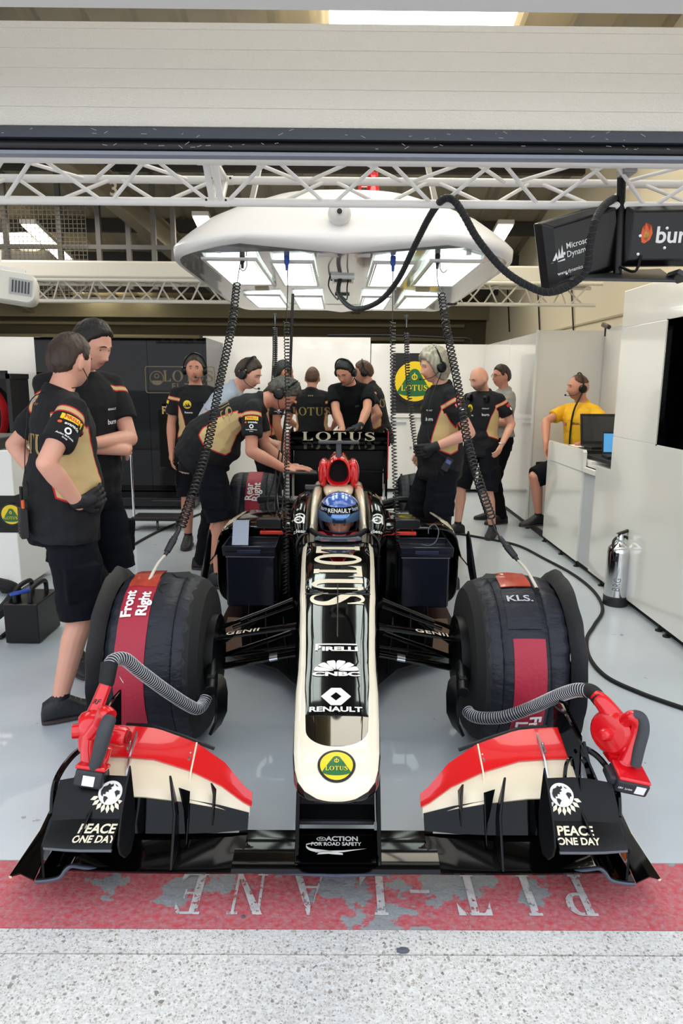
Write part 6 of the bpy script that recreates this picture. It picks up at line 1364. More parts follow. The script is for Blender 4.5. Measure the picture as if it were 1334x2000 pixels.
    # ---- eyes, brows
    if eyes:
        for sd in (-1, 1):
            dd = V((sd*.36, .86, .07)).normalized(); p = head_r(dd); mbe = MB(); mbe.sph(HP(p+V((0, -.0030, 0))), (.0135, .0085, .0068 if hpitch < 18 else .0048), 12, 8, HM); mbe.build('eye', mat('eye white', 'cfc6bd', .2), root)
            mbe = MB(); mbe.sph(HP(p+V((sd*.0, .0038, -.0005))), (.0052, .0028, .0052 if hpitch < 18 else .0036), 10, 6, HM); mbe.build('iris', mat('dark iris', '2a1c14', .15), root)
            pts = []
            for q in range(7):
                a = lerp(.16, .58, q/6); d2 = V((sd*a, .85, .26-.10*abs(q/6-.4)**1.2)).normalized(); pts.append(HP(head_r(d2)+V((0, .0012, 0))))
            MB().tube(pts, [.0018, .003, .0034, .0034, .003, .0022, .001], 6).build('eyebrow', hair or HB, root)
    # ---- hair
    if hair:
        th = {'short': .010, 'buzz': .005, 'thick': .017, 'long': .026, 'thin': .006}[hairstyle]
        def hmask(d):
            x, y, z = d; az = atan2(y, x); front = sstep(-.1, .75, y); side_ = 1-abs(y)
            ph = math.degrees(atan2(y, abs(x)+1e-6))
            lim = interp([-90, -50, -25, -12, 0, 8, 20, 30, 45, 60, 90], [-.62, -.56, -.40, .12, .26, .02, .0, .30, .44, .54, .60], ph)
            if hairstyle == 'long': lim = interp([-90, -40, 0, 18, 38, 60, 90], [-1, -1, -.80, -.62, .15, .42, .48], ph)
            if hairstyle == 'thin': lim = max(lim, interp([0, 30, 60, 90], [.26, .45, .74, .80], ph))
            return (z-lim) + .05*noise.noise(V((x*6, y*6, z*6)))
        rows = []
        for row in sphere_dirs(72, 56):
            rr_ = []
            for d in row:
                m_ = sstep(-.03, .17, hmask(d)); b_ = head_r(d); t_ = th*(1+.28*noise.noise(V((d.x*7, d.y*7, d.z*3)))*(1.5 if hairstyle in ('long', 'thick') else .8)+.12*noise.noise(V((d.x*25, d.y*25, d.z*6))))
                if hairstyle == 'long' and d.z < -.2 and d.y < .3: t_ *= 1.0; b_ = V((b_.x, b_.y*(1.15), b_.z)) if d.y < 0 else b_
                if hairstyle in ('short', 'thick') and d.z > .5 and d.y > 0: t_ *= 1.35
                k = lerp(.90, 1, m_); rr_.append(HP(V((b_.x*k, b_.y*k, b_.z*k)) + d*(t_*m_)))
            rows.append(rr_)
        MB().rings(rows).build('hair', hair, root, angle=180)
    # ---- shirt
    shm = {'lotus': LOTC, 'polo': CLOTH, 'blue': POLOB, 'grey': POLOG, 'yellow': POLOY, 'suit': SUIT}[shirt]
    mb_ = MB(); hem = .815 if shirt == 'lotus' else (.85 if shirt == 'polo' else .95)
    trunk([(hem, .188, .140, -.002), (hem+.03, .189, .142, -.002), (.98, .176, .132, -.002), (1.08, .160, .120, .002), (1.2, .168, .122, .006), (1.32, .184, .128, .002), (1.395, .176, .105, -.005), (1.435, .125, .08, -.01), (1.468, .074, .07, -.01)], .003)
    for k, j in J.items():
        e_ = j['sh'].lerp(j['el'], .66); mb_.cap(TL((j['sd']*.05, -.01, 1.425)), j['sh'], .052*s, .054*s, 14); mb_.cap(j['sh'], j['sh']+(e_-j['sh'])*.3, .055*s, .063*s, 18); x, y, dd = frame(e_-j['sh'])
        mb_.rings([[c+x*(r*cos(2*pi*i/18))+y*(r*sin(2*pi*i/18)) for i in range(18)] for c, r in ((j['sh'], .052*s), (j['sh'].lerp(e_, .4), .066*s), (j['sh'].lerp(e_, .8), .069*s), (e_, .066*s))])
        if shirt == 'suit': mb_.cap(j['sh'], j['el'], .06*s, .055*s); mb_.cap(j['el'], j['wr'], .055*s, .045*s)
    if collar:
        nk = nb; x, y, dd = frame(TL((0, .012, 1.50))-TL((0, -.01, 1.45)), Wd((0, 1, 0)))
        c0 = TL((0, -.012, 1.462)); mb_.rings([[c0+dd*h+x*(r*cos(2*pi*i/20))+y*(r*1.02*sin(2*pi*i/20)) for i in range(20)] for h, r in ((-.02, .078*s), (.008, .070*s), (.016, .066*s))])
    me = remesh(mb_, max(vox, .0055), 2)
    # cloth folds
    def folds(co):
        q = TLinv(co); a = noise.noise(V((q.x*7+H*9, q.y*7, q.z*16)))*.010 + noise.noise(V((q.x*18, q.y*18, q.z*30+face)))*.004
        a *= .5+.9*sstep(.12, .3, abs(q.z-1.30)) if abs(q.x) < .2 else 1.0
        return a
    noisy(me, folds)
    if shirt == 'lotus':
        def sd(v):
            co = v; lim_ = 1
            for k, j in J.items():
                ax = j['el']-j['sh']; L = ax.length; ax = ax/L; t_ = (co-j['sh']).dot(ax); dist = (co-j['sh']-ax*t_).length
                if t_ > -.04 and dist < .092*s and (t_ < .09*s and TLinv(co).z > 1.28): return max(-.03, .010-abs(t_-.045*s))
                if t_ > .03: lim_ = min(lim_, dist-.084*s)
            q = TLinv(co)
            if q.z > 1.40: return -.03
            a = math.degrees(atan2(abs(q.y), abs(q.x))); w = interp([.86, .95, 1.08, 1.2, 1.3, 1.4], [16, 24, 44, 34, 20, 14], q.z)
            if q.y < 0: w *= .62
            return max(-.03, min(lim_, (w-a)*.0026, (q.z-1.0-.06*min(1, abs(q.y)*6))*.8))
        a_ = me.attributes.new('panel', 'FLOAT', 'POINT'); a_.data.foreach_set('value', [sd(v.co) for v in me.vertices])
    so = link_mesh('shirt', me, shm, root, angle=180)
    # ---- legs clothing
    mb_ = MB(); sitting = hipz is not None and hipz < .9*s and legs != 'driver'
    L = []
    for u, rx, ry in ((.80, .155, .122), (.87, .168, .126), (.97, .150, .112), (1.03, .138, .10)):
        L.append([W3(((rx*s*wide+belly*.45)*cos(2*pi*i/n), pelf+(ry*s+belly*.8)*sin(2*pi*i/n)+(u-.95)*0, hz+(u-.95)*s)) for i in range(n)])
    mb_.rings(L)
    for k, j in J.items():
        kn, an, hip = j['kn'], j['an'], j['hip']
        if legs == 'shorts':
            e_ = hip.lerp(kn, 1.0)+(an-kn)*.04; x, y, dd = frame(e_-hip, Wd((0, 1, 0)))
            mb_.rings([[hip.lerp(e_, t_)+x*(r*s*cos(2*pi*i/20))+y*(r*s*1.08*sin(2*pi*i/20)) for i in range(20)] for t_, r in ((-.05, .085), (.1, .10), (.4, .100), (.75, .097), (1, .098))])
            o_ = Wd((j['sd'], 0, 0)); c = hip.lerp(e_, .62)+o_*.088*s; mb_.box(c, (.03, .15*s, .16*s), RM)
        elif legs == 'trousers':
            mb_.cap(hip, kn, .10*s, .078*s, 18); mb_.cap(kn, an+U*.0, .078*s, .062*s, 18)
        elif legs == 'driver': mb_.cap(hip, kn, .09, .07); mb_.cap(kn, an, .07, .05)
    me = remesh(mb_, max(vox, .006), 2)
    def folds2(co):
        q = co-pos; return (noise.noise(V((q.x*6, q.y*6, q.z*14+H*7)))*.010+noise.noise(V((q.x*16, q.y*16, q.z*30)))*.004)
    noisy(me, folds2)
    link_mesh('shorts' if legs == 'shorts' else 'trousers', me, SHORTC if legs == 'shorts' else (TROUC if legs == 'trousers' else SUIT), root, angle=180)
    # ---- shoes and socks
    if legs != 'driver':
        for k, j in J.items():
            an, fd = j['an'], j['fd']; sx = fd.cross(U); sx.normalize(); uu = sx.cross(fd).normalized()
            base = an-uu*.082; P = lambda a, b_, c: base+fd*a*s+sx*b_*s+uu*c*s
            secs = [(-.078, .024, .040, .006), (-.068, .034, .090, .004), (-.03, .041, .112, .003), (.02, .043, .116, .003), (.055, .043, .100, .003), (.10, .047, .070, .003), (.15, .048, .050, .004), (.19, .038, .038, .008), (.21, .018, .026, .012)]
            sh_ = MB().rings([[P(a, w*math.copysign(abs(cos(2*pi*i/18))**.75, cos(2*pi*i/18)), (h+z0)/2+(h-z0)/2*math.copysign(abs(sin(2*pi*i/18))**.75, sin(2*pi*i/18))) for i in range(18)] for a, w, h, z0 in secs]).build('shoe', SHOEM, root, angle=80)
            MB().rings([[P(a, (w+.004)*math.copysign(abs(cos(2*pi*i/18))**.75, cos(2*pi*i/18)), lerp(-.004, .020, (sin(2*pi*i/18)+1)/2)) for i in range(18)] for a, w, h, z0 in secs]).build('sole', SOLEM, sh_, angle=80)
            ml = MB()
            for q in range(4): a = .045+.022*q; ml.tube([P(a, -.026, .096-.014*q), P(a+.004, 0, .106-.014*q), P(a, .026, .096-.014*q)], .0025, 5)
            ml.build('laces', mat('grey laces', '6a6c72', .6), sh_)
            if legs == 'shorts': mb_ = MB(); mb_.cap(an+U*.0, an+(j['kn']-an).normalized()*.05*s, .037*s, .037*s, 14, round_=False); mb_.build('sock', BLK, root)
    for k in glove:
        j = J[k]; mbg = MB(); mbg.cap(j['wr']-j['hd']*.0+(j['el']-j['wr']).normalized()*.02, j['wr']+j['hd']*.02, .033*s, .03*s, 12); hand(mbg, j['wr'], j['hd'], j['pn'], s*1.08, j['curl'], side=(1 if k == 'L' else -1))
        link_mesh('glove', remesh(mbg, .0045, 1), mat('black work glove', '17181c', .7), root, angle=180)
    # ---- headset
    if headset:
        if headset == 'neck': hq = TL((0, .105, 1.405)); HN = RM @ Matrix.Rotation(radians(115), 3, 'X'); HQ = lambda p: hq + HN @ V(p)
        else: HN = HM; HQ = HP
        mbb = MB(); mbb.tube([HQ((.101*cos(a), -.01, .0+.137*sin(a) if sin(a) > 0 else 0)) for a in [pi*i/20 for i in range(21)]], .0075, 8, ell=1.8 if 0 else 1); hb_ = mbb.build('headset', BLK2, root)
        for sd in (-1, 1): MB().lathe([(.02, -.012), (.036, -.010), (.040, 0), (.038, .018), (.028, .027), (.0, .030)], HQ((sd*.082, -.008, -.012)), HN @ V((sd, 0, 0)), 20).build('ear_cup', BLK2, hb_)
        ms = headset if headset in (1, -1) else 1
        if headset != 'neck': mbb = MB(); mbb.tube(catmull([HQ((ms*.10, .01, -.03)), HQ((ms*.088, .06, -.06)), HQ((ms*.05, .115, -.068)), HQ((ms*.018, .128, -.062))], 6), .0028, 6); mbb.sph(HQ((ms*.014, .130, -.061)), .010, 10, 8); mbb.build('microphone', BLK, hb_)
    # ---- lettering on the shirt
    T = [bvh(so)]
    for kind, shp, m, r_, u in logos:
        if kind == 'back': decal('shirt_lettering', shp, TL((r_, -.16, u)), Td((1, 0, 0)), Td((0, 0, 1)), T, m, root, .002, .03)
        elif kind == 'front': decal('shirt_logo', shp, TL((r_, .16, u)), Td((-1, 0, 0)), Td((0, 0, 1)), T, m, root, .002, .03)
        elif kind in ('sleeveR', 'sleeveL'):
            j = J[kind[-1]]; ax = (j['el']-j['sh']).normalized(); c = j['sh']+ax*u; nd = Wd((1 if kind[-1] == 'R' else -1, 0, 0)); yd = -ax; nd = (nd-yd*nd.dot(yd)).normalized(); xd = yd.cross(nd)
            decal('sleeve_badge', shp, c+nd*.09+xd*r_, xd, yd, T, m, root, .002, .03)
    return root, J, TL, HP, HM, T, so
PIR = rect2(-.045, -.014, .045, .014); REDL = mat('red print', 'd0292f', .5); ORG = mat('orange print', 'e0602a', .5); DGOLD = mat('bronze gold print', '9c8450', .35)
def team_logos(back=True, sl='sleeveR', chest=True):
    L = []
    if back: L += [('back', serif('LOTUS', .085, .08, 1.05), DGOLD, 0, 1.235), ('back', join2([disc2(x, 0, .006) for x in (-.02, 0, .02)]), DGOLD, 0, 1.405)]
    if chest: L += [('front', disc2(0, 0, .034, .036), YEL, .085, 1.30), ('front', poly2(arc2(0, -.014, .028, .012, pi, 2*pi, 8)+arc2(0, .01, .010, .012, 0, pi, 6)), GRN if 0 else BLK, .085, 1.30), ('front', text2d('burn', .035, .02), WHITE, -.085, 1.24), ('front', text2d('RENAULT', .014, .02), WHITE, -.085, 1.30), ('front', text2d('Rexona', .022, .02), WHITE, .075, 1.23)]
    if sl: L += [(sl, PIR, YEL, 0, .085), (sl, text2d('PIRELLI', .022, .03), REDL, 0, .085), (sl, text2d('avanade', .020, .02), WHITE, .008, .115), (sl, ring2(-.0, 0, .008, .015, 16), WHITE, .0, .145), (sl, text2d('Auden McKenzie', .011, .02), WHITE, .0, .168), (sl, text2d('Group', .009, .02), WHITE, .0, .180), (sl, disc2(-.040, 0, .007), ORG, .0, .115)]
    return L
# --- 1 near left, back to us
root, J, TL, HP, HM, T, so = person('person with short brown hair, hands on hips, back turned, nearest at the left', (-1.235, 3.0), 36, 1.76, lean=4, hyaw=26, hpitch=10, headfwd=.015, hair=HB, hairstyle='short', vox=.0055, glove=('R',), skin=SKIN_A, belly=.035, wide=1.16,
    arms={'R': dict(w=(.235, .015, .985), pole=(.75, -1, -.1), h=(-.25, .9, .25), p=(-1, -.3, 0), curl=.5), 'L': dict(w=(-.24, .0, 1.0), pole=(-1, -.8, -.1), h=(.3, .9, .1), p=(1, 0, 0), curl=.4)},
    feet={'R': dict(a=(.13, -.10, .085), yaw=8), 'L': dict(a=(-.12, .18, .085), yaw=-10)}, logos=team_logos(True, 'sleeveR', False))
mb = MB(); c = TL((.07, -.175, .90)); Rm = Matrix.Rotation(radians(33-90), 3, 'Z'); mb.box(c, (.058, .034, .13), Rm); o = mb.build('radio', BLK, root, bevel=.005)
mb = MB(); mb.cyl(c+V((0, 0, .06))+Rm @ V((-.018, 0, 0)), c+V((0, 0, .155))+Rm @ V((-.0, 0, 0)), .007, 8); mb.build('antenna', BLK, o)
mb = MB(); mb.cyl(c+V((0, 0, .06))+Rm @ V((.018, 0, 0)), c+V((0, 0, .10))+Rm @ V((.022, 0, 0)), .007, 8); mb.build('orange_connector', ORG, o)
mb = MB()
for i in range(3):
    for k in range(4): mb.box(c+Rm @ V((-.016+.016*i, -.018, -.045+.014*k)), (.010, .004, .008), Rm)
mb.build('radio_key', DGREY, o)
mb = MB(); mb.tube(catmull([HP((.085, -.0, -.03)), HP((.08, .02, -.10)), TL((.02, -.115, 1.44)), TL((.0, -.145, 1.3)), TL((-.01, -.15, 1.12)), TL((.06, -.155, 1.04)), TL((.02, -.15, 1.0)), c+V((0, 0, .09))+Rm @ V((.02, 0, 0))], 8), .0022, 5); mb.build('earpiece_wire', BLK, root)
def hemtag(TL, r_, f_, u, xd, root, J=None):
    a = TL((r_, f_, u)); n = V(xd); mb = MB(); mb.tube([a, a+n*.018+V((0, 0, .055)), a+n*.040+V((0, 0, .004))], .0045, 6, ell=.6); mb.build('red_hem_tag', mat('red tag', 'e0303a', .5), root)
hemtag(TL, .168, .0, .885, (.8, .5, 0), root)
# --- 2 arms crossed, looking down
root, J, TL, HP, HM, T, so = person('person with black hair looking down with arms crossed, behind the nearest left person', (-1.33, 3.50), -36, 1.88, lean=4, lean2=4, hyaw=14, hpitch=26, hair=HBK, hairstyle='short', vox=.0050, skin=SKIN_A, belly=.03, wide=1.06,
    arms={'R': dict(w=(-.10, .24, 1.15), pole=(1, .1, -.7), h=(-.7, -.6, .1), p=(0, -1, 0), curl=.4), 'L': dict(w=(.08, .25, 1.20), pole=(-1, .1, -.8), h=(.7, -.65, -.1), p=(0, -1, 0), curl=.4)}, logos=team_logos(False, None, True))
# --- 4 headset, facing us behind
person('person with headset facing the viewer, in front of the black back wall', (-1.27, 6.15), 285, 1.77, hyaw=-8, hpitch=3, hair=HB, hairstyle='buzz', headset=-1, skin=SKIN_B, vox=.008, logos=team_logos(False, None, True)+[('sleeveR', PIR, YEL, 0, .085), ('sleeveR', ring2(0, 0, .008, .014, 14), WHITE, 0, .125)])
# --- 5 pale blue shirt bending
person('person in pale blue shirt with headset, leaning behind the bending person', (-1.10, 5.45), 2, 1.86, lean=28, lean2=12, hyaw=-18, hpitch=26, hair=HB, hairstyle='short', headset=1, skin=SKIN_A, shirt='blue', legs='trousers', vox=.007, shirtw=1,
    arms={'R': dict(w=(.25, -.05, .93), pole=(.4, -1, 0), curl=.5), 'L': dict(w=(-.2, .55, 1.0), pole=(-.6, -.3, -1))}, logos=[('sleeveR', text2d('avanade', .022, .01), DGREY, 0, .13)])
# --- 6 mechanic bending over the engine
root, J, TL, HP, HM, T, so = person('person bending far over the car in black and gold team shirt', (-.98, 4.95), 4, 1.90, lean=44, lean2=16, hyaw=-4, hpitch=55, hair=HDG, hairstyle='thick', skin=SKIN_B, vox=.0065, headset=1, belly=.06, wide=1.05,
    arms={'R': dict(w=atY(558, 917, 4.75), pole=(.5, -.4, -1), h=(.0, 1, .05), p=(0, 0, -1), curl=.18), 'L': dict(w=atY(565, 912, 5.0), pole=(-.5, -.4, -1), h=(0.1, 1, 0), p=(0, 0, -1), curl=.2)},
    feet={'R': dict(a=(.12, .10, .085)), 'L': dict(a=(-.12, .02, .085))}, logos=team_logos(True, 'sleeveR', False))
hemtag(TL, .175, .0, .93, (.9, -.3, 0), root)
# --- 7
person('person with short dark hair in profile, behind the bending person', (-.72, 6.5), 15, 1.78, lean=12, lean2=8, hyaw=5, hpitch=12, hair=HBK, hairstyle='buzz', skin=SKIN_C, logos=team_logos(True, 'sleeveR', True), eyes=False)
# --- 8
person('person with ginger hair seen from behind, gold word on black shirt back', (-.29, 7.4), 84, 1.71, hpitch=12, hair=HR, hairstyle='buzz', skin=SKIN_B, wide=1.08, arms={'R': dict(w=(.2, .25, 1.0), pole=(.6, -1, -.3)), 'L': dict(w=(-.2, .25, 1.0), pole=(-.6, -1, -.3))}, logos=team_logos(True, 'sleeveR', False), eyes=False)
# --- 9
person('person in plain dark polo with headset, reaching down onto the rear wing', (.17, 6.95), 252, 1.86, lean=17, lean2=14, hyaw=-10, hpitch=34, hair=HBK, hairstyle='short', headset=-1, skin=SKIN_B, shirt='polo', vox=.007, glove=('L',),
    arms={'R': dict(w=atY(672, 848, 6.35), pole=(1, -.3, -.6), h=(0, 1, -.3), p=(0, 0, -1)), 'L': dict(w=atY(700, 846, 6.2), pole=(-1.2, -.1, -.2), h=(.8, .6, -.2), p=(0, 0, -1), curl=.4)}, logos=[('front', rect2(-.018, -.012, .018, .012), DGREY, -.08, 1.30)])
# --- 10
person('person with headset turned away, behind the person in the plain polo', (.44, 7.45), 165, 1.80, lean=10, lean2=8, hyaw=10, hpitch=12, hair=HR, hairstyle='short', headset=1, skin=SKIN_B, arms={'L': dict(w=(-.2, .12, .98), pole=(-.5, -1, 0)), 'R': dict(w=(.2, .3, 1.05), pole=(.5, -1, 0))}, logos=team_logos(True, 'sleeveL', False), eyes=False)
# --- 11 long grey hair, right
root, J, TL, HP, HM, T, so = person('person with long grey hair and headset, gloved hand on hip, right of car', (.735, 4.92), 193, 1.80, lean=0, lean2=4, hyaw=4, hpitch=14, hair=HG, hairstyle='long', headset=-1, skin=SKIN_A, vox=.006, glove=('L',), belly=.03,
    arms={'L': dict(w=(-.185, .12, 1.06), pole=(-.35, -1, .1), h=(.3, .85, -.25), p=(1, .2, 0), curl=.6), 'R': dict(w=(.22, .05, 1.0), pole=(.6, -1, 0))}, feet={'L': dict(a=(-.11, -.06, .085)), 'R': dict(a=(.11, .1, .085))},
    logos=team_logos(False, None, True)+[('sleeveL', rect2(-.026, -.014, .026, .014), REDL, .0, .085), ('sleeveL', text2d('TOTAL', .016, .02), WHITE, 0, .085), ('sleeveL', disc2(0, 0, .014, .018), WHITE, 0, .125)])
mb = MB(); c = TL((-.20, .03, .93)); Rm = Matrix.Rotation(.5, 3, 'Y'); mb.box(c, (.055, .03, .10), Rm); o = mb.build('radio', BLK, root, bevel=.004); mb = MB(); mb.box(c+Rm @ V((0, -.016, .02)), (.035, .002, .025), Rm); mb.build('radio_screen', mat('blue lcd', '5562a8', .3), o)
mb = MB(); mb.tube(catmull([HP((-.09, .0, -.05)), TL((-.13, .13, 1.35)), TL((-.12, .145, 1.15)), TL((-.15, .12, 1.05)), c+V((0, 0, .04))], 8), .0035, 6); mb.build('headset_lead', BLK, root)
# --- 12 bald
root, J, TL, HP, HM, T, so = person('bald bearded person looking down with a headset round the neck, right background', (1.40, 6.7), 232, 1.72, hyaw=-25, hpitch=22, hair=None, skin=SKIN_A, beard=.9, headset='neck', arms={'L': dict(w=(-.24, .06, .92), pole=(-.4, -1, 0), curl=.4), 'R': dict(w=(.2, -.05, .98), pole=(.5, -1, 0))}, feet={'L': dict(a=(-.16, .0, .085), yaw=-15), 'R': dict(a=(.16, .12, .085), yaw=30)}, logos=team_logos(False, None, True)+[('sleeveL', rect2(-.026, -.014, .026, .014), REDL, .0, .085), ('sleeveL', disc2(0, 0, .014, .018), WHITE, 0, .125)])
mb = MB(); w_ = J['L']['wr']; mb.tube([w_+V((.033*cos(2*pi*i/16), .033*sin(2*pi*i/16), .015)) for i in range(16)], .006, 6, closed=True, cap=False); mb.build('wristwatch', STEEL, root)
# --- 13 glasses
root, J, TL, HP, HM, T, so = person('person in grey shirt and black trousers with glasses, standing by the rear right wall', (1.74, 7.35), 192, 1.74, hyaw=6, hpitch=5, hair=HB, hairstyle='short', shirt='grey', legs='trousers', skin=SKIN_B, arms={'L': dict(w=(-.02, .22, 1.1), pole=(-.8, -.6, -.5), h=(1, .2, 0), p=(0, -1, 0)), 'R': dict(w=(.05, .24, 1.06), pole=(.8, -.6, -.5), h=(-1, .2, 0), p=(0, -1, 0))})
mb = MB()
for sd in (-1, 1):
    mb.tube([HP((sd*.032+.018*cos(2*pi*i/16), .097, .010+.013*sin(2*pi*i/16))) for i in range(16)], .0018, 5, closed=True, cap=False); mb.tube([HP((sd*.05, .095, .012)), HP((sd*.078, .0, .012))], .0018, 5)
mb.build('glasses', BLK, root)
# --- 14 yellow polo seated
root, J, TL, HP, HM, T, so = person('seated person in yellow polo with headset, looking left beside the laptops', (2.33, 6.58), 205, 1.80, hyaw=-22, hpitch=4, hipz=.80, hair=HR, hairstyle='thin', headset=-1, shirt='yellow', skin=SKIN_B, beard=.5, lean=4,
    arms={'R': dict(w=atY(1066, 866, 6.45), pole=(.4, 1, .1), h=V((.12, -.1, -1)), p=(-1, -.3, 0), curl=.25), 'L': dict(w=atY(1150, 862, 6.05), pole=(-1, -.5, -.6))},
    feet={'R': dict(a=atY(1052, 1010, 6.60), yaw=5), 'L': dict(a=V((2.36, 6.25, .3)), yaw=-30, pole=(-.6, .6, .4))}, logos=[('front', rect2(-.04, -.012, .04, .012), REDL, .08, 1.27), ('front', text2d('TOTAL', .02, .02), WHITE, .08, 1.27), ('front', text2d('RENAULT', .032, .02), DGREY, -.085, 1.28)])
mb = MB(); mb.tube(catmull([HP((-.09, .0, -.05)), TL((-.04, .12, 1.40)), TL((-.02, .14, 1.2)), TL((-.02, .15, .95))], 8), .009, 8); mb.build('headset_lead', BLK, root)
mb = MB(); mb.lathe([(.20, 0), (.20, .02), (.03, .04), (.03, .62), (.19, .64), (.19, .69), (.15, .71)], (2.38, 6.60, 0), n=24); tag(mb.build('stool', BLK), 'black round stool under the seated person in yellow', 'stool')
# --- driver
root, J, TL, HP, HM, T, so = person('driver sitting in the cockpit wearing a blue and red helmet', (0, 4.13), 270, 1.72, lean=-18, lean2=14, hipz=.28, hpitch=14, hair=None, shirt='suit', legs='driver', skin=SKIN_A, vox=.007, pelf=-.14,
    arms={'R': dict(w=(.10, .42, .56), pole=(.6, -.2, -1)), 'L': dict(w=(-.10, .42, .56), pole=(-.6, -.2, -1))}, feet={'R': dict(a=(.08, .62, .25), pole=(0, .3, 1)), 'L': dict(a=(-.08, .62, .25), pole=(0, .3, 1))}, headfwd=0)
hcen = HP((0, .0, .034)); tgt = atY(663, 1006, 3.88); off = tgt-hcen
root.location = root.location + off
WL[root.name] = root.location.copy()
hc_ = tgt
hel = MB(); rows = []; RX = lambda d: V((d.x*.128, -d.y*.150, d.z*.136))
HR_ = Matrix.Rotation(radians(7), 3, 'X')
def hpnt(az, el, k=1):  # az 0 = forward (towards -y)
    d = V((sin(az)*cos(el), cos(az)*cos(el), sin(el))); p = RX(d)
    if el < -.35 and abs(az) < 1.2: p.y -= .018*sstep(.35, .9, -el)*cos(az)
    return hc_ + HR_ @ (p*k)
NA, NE = 96, 64; vs = []; fs = []; mi = []
azs = [-pi+2*pi*i/NA for i in range(NA+1)]; els = [radians(-62)+(radians(90)-radians(-62))*j/NE for j in range(NE+1)]
for el in els:
    for az in azs: vs.append(hpnt(az, el))
def hreg(az, el):
    a = abs(math.degrees(az)); e = math.degrees(el)
    return a, e
me_v = vs
for j in range(NE):
    for i in range(NA):
        a, e = hreg((azs[i]+azs[i+1])/2, (els[j]+els[j+1])/2)
        if a < 50 and -25 < e < 3: continue
        fs.append((j*(NA+1)+i, j*(NA+1)+i+1, (j+1)*(NA+1)+i+1, (j+1)*(NA+1)+i))
        mi.append(1 if (a < 112 and 22 < e < 38) else (0 if e >= 38 else (2 if -52 < e < -27 and a < 75 else (3 if a < 75 and e < -15 else 4))))
me = bpy.data.meshes.new('helmet'); me.from_pydata(vs, [], fs); me.polygons.foreach_set('material_index', mi)
def swirl(name, c1, c2, c3):
    m = mat(name, c1, .15, coat=1); t = m.node_tree; b = t.nodes['Principled BSDF']; tc = t.nodes.new('ShaderNodeTexCoord'); n = t.nodes.new('ShaderNodeTexNoise'); n.inputs['Scale'].default_value = 22; n.inputs['Distortion'].default_value = 1.5
    t.links.new(tc.outputs['Object'], n.inputs['Vector']); r = t.nodes.new('ShaderNodeValToRGB'); r.color_ramp.interpolation = 'CONSTANT'; r.color_ramp.elements[0].color = srgb(c1); r.color_ramp.elements[1].color = srgb(c2); r.color_ramp.elements[1].position = .52
    e = r.color_ramp.elements.new(.62); e.color = srgb(c3); t.links.new(n.outputs['Fac'], r.inputs[0]); t.links.new(r.outputs[0], b.inputs['Base Color']); return m
helm = link_mesh('helmet', me, [swirl('blue swirl helmet paint', '3a62b8', '5f86d0', 'a9c0ea'), GLOSS, mat('helmet red', 'c01a2a', .15, coat=1), swirl('helmet chin paint', '2a56b4', '3a6ac8', '3a6ac8'), mat('helmet side dark', '1c2440', .15, coat=1)], root, angle=70)
HBV = [BVHTree.FromPolygons([V(v) for v in vs], fs)]
decal('renault_lettering', fit2(text2d('RENAULT', .040, .02), .13, .024), hpnt(0, radians(30)), (1, 0, 0), (0, .18, .98), HBV, WHITE, root, .0015, .01, back=.1)
for s in (-1, 1): decal('burn_lettering', text2d('burn', .030, .02), hpnt(s*radians(52), radians(29)), (cos(.9), s*sin(.9), 0), (0, .2, .95), HBV, mat('pale blue print', 'a9b9e0', .4), root, .0015, .01, back=.06)
mb = MB(); mb.grid([[hpnt(radians(a), radians(e), 1.012) for a in range(-84, 85, 6)] for e in (0, 5, 10, 15, 20)], .002); mb.build('visor', mat('mirrored blue visor', '5f84b8', .08, .85), helm, angle=80)
mb = MB(); mb.tube([hpnt(radians(a), radians(-27), 1.0) for a in range(-50, 51, 5)], .005, 6); mb.tube([hpnt(radians(50)*s_, radians(e), 1.0) for s_ in (1,) for e in range(-27, 5, 4)], .004, 6); mb.tube([hpnt(-radians(50), radians(e), 1.0) for e in range(-27, 5, 4)], .004, 6); mb.build('eyeport_seal', BLK, helm)
decal('chin_lettering', text2d('MICROSOFT', .014, .02), hpnt(0, radians(-36)), (1, 0, 0), (0, -.3, .95), HBV, WHITE, root, .0015, .01, back=.06)
mb = MB()
for s in (-1, 1): mb.tube(catmull([(s*.13, 3.86, .62), (s*.10, 3.74, .665), (s*.075, 3.62, .66), (s*.07, 3.55, .60)], 6), .022, 8, ell=.4)
mb.build('shoulder_belt', mat('red harness belt', '9d1526', .5), car)
# ================================================================ FURNITURE AND SMALL THINGS
# counter front and worktop in the recess
cn = empty('counter', (XW+.2, 5.7, 0), 'white counter unit set into the right wall recess, below the laptops', 'counter')
mb = MB(); P = [(XW, 5.46, zb), (XW, 6.40, zb), (XW, 6.40, .955), (XW, 6.38, .975), (XW, 5.48, .975), (XW, 5.46, .955)]; mb.slab(P, .03, V((1, 0, 0))); mb.build('front_panel', WPM, cn, smooth=False, bevel=.003)
mb = MB(); mb.span((XW+.035, 4.95, .845), (2.6, 6.25, .87)); mb.build('worktop', WPM, cn, smooth=False, bevel=.002)
mb = MB(); mb.span((XW+.02, 5.185, zb), (XW+.04, 5.455, .80)); mb.build('grey_panel', mat('translucent grey panel', 'c4c6cb', .4), cn, smooth=False)
mb = MB(); mb.span((XW, 5.19, .80), (XW+.03, 5.45, .84)); mb.build('rail', WPAINT, cn, bevel=.003)
mb = MB(); mb.box((XW-.001, 5.85, .80), (.003, .9, .004)); mb.build('panel_groove', mat('grey groove', 'a9a7a2', .6), cn, smooth=False)
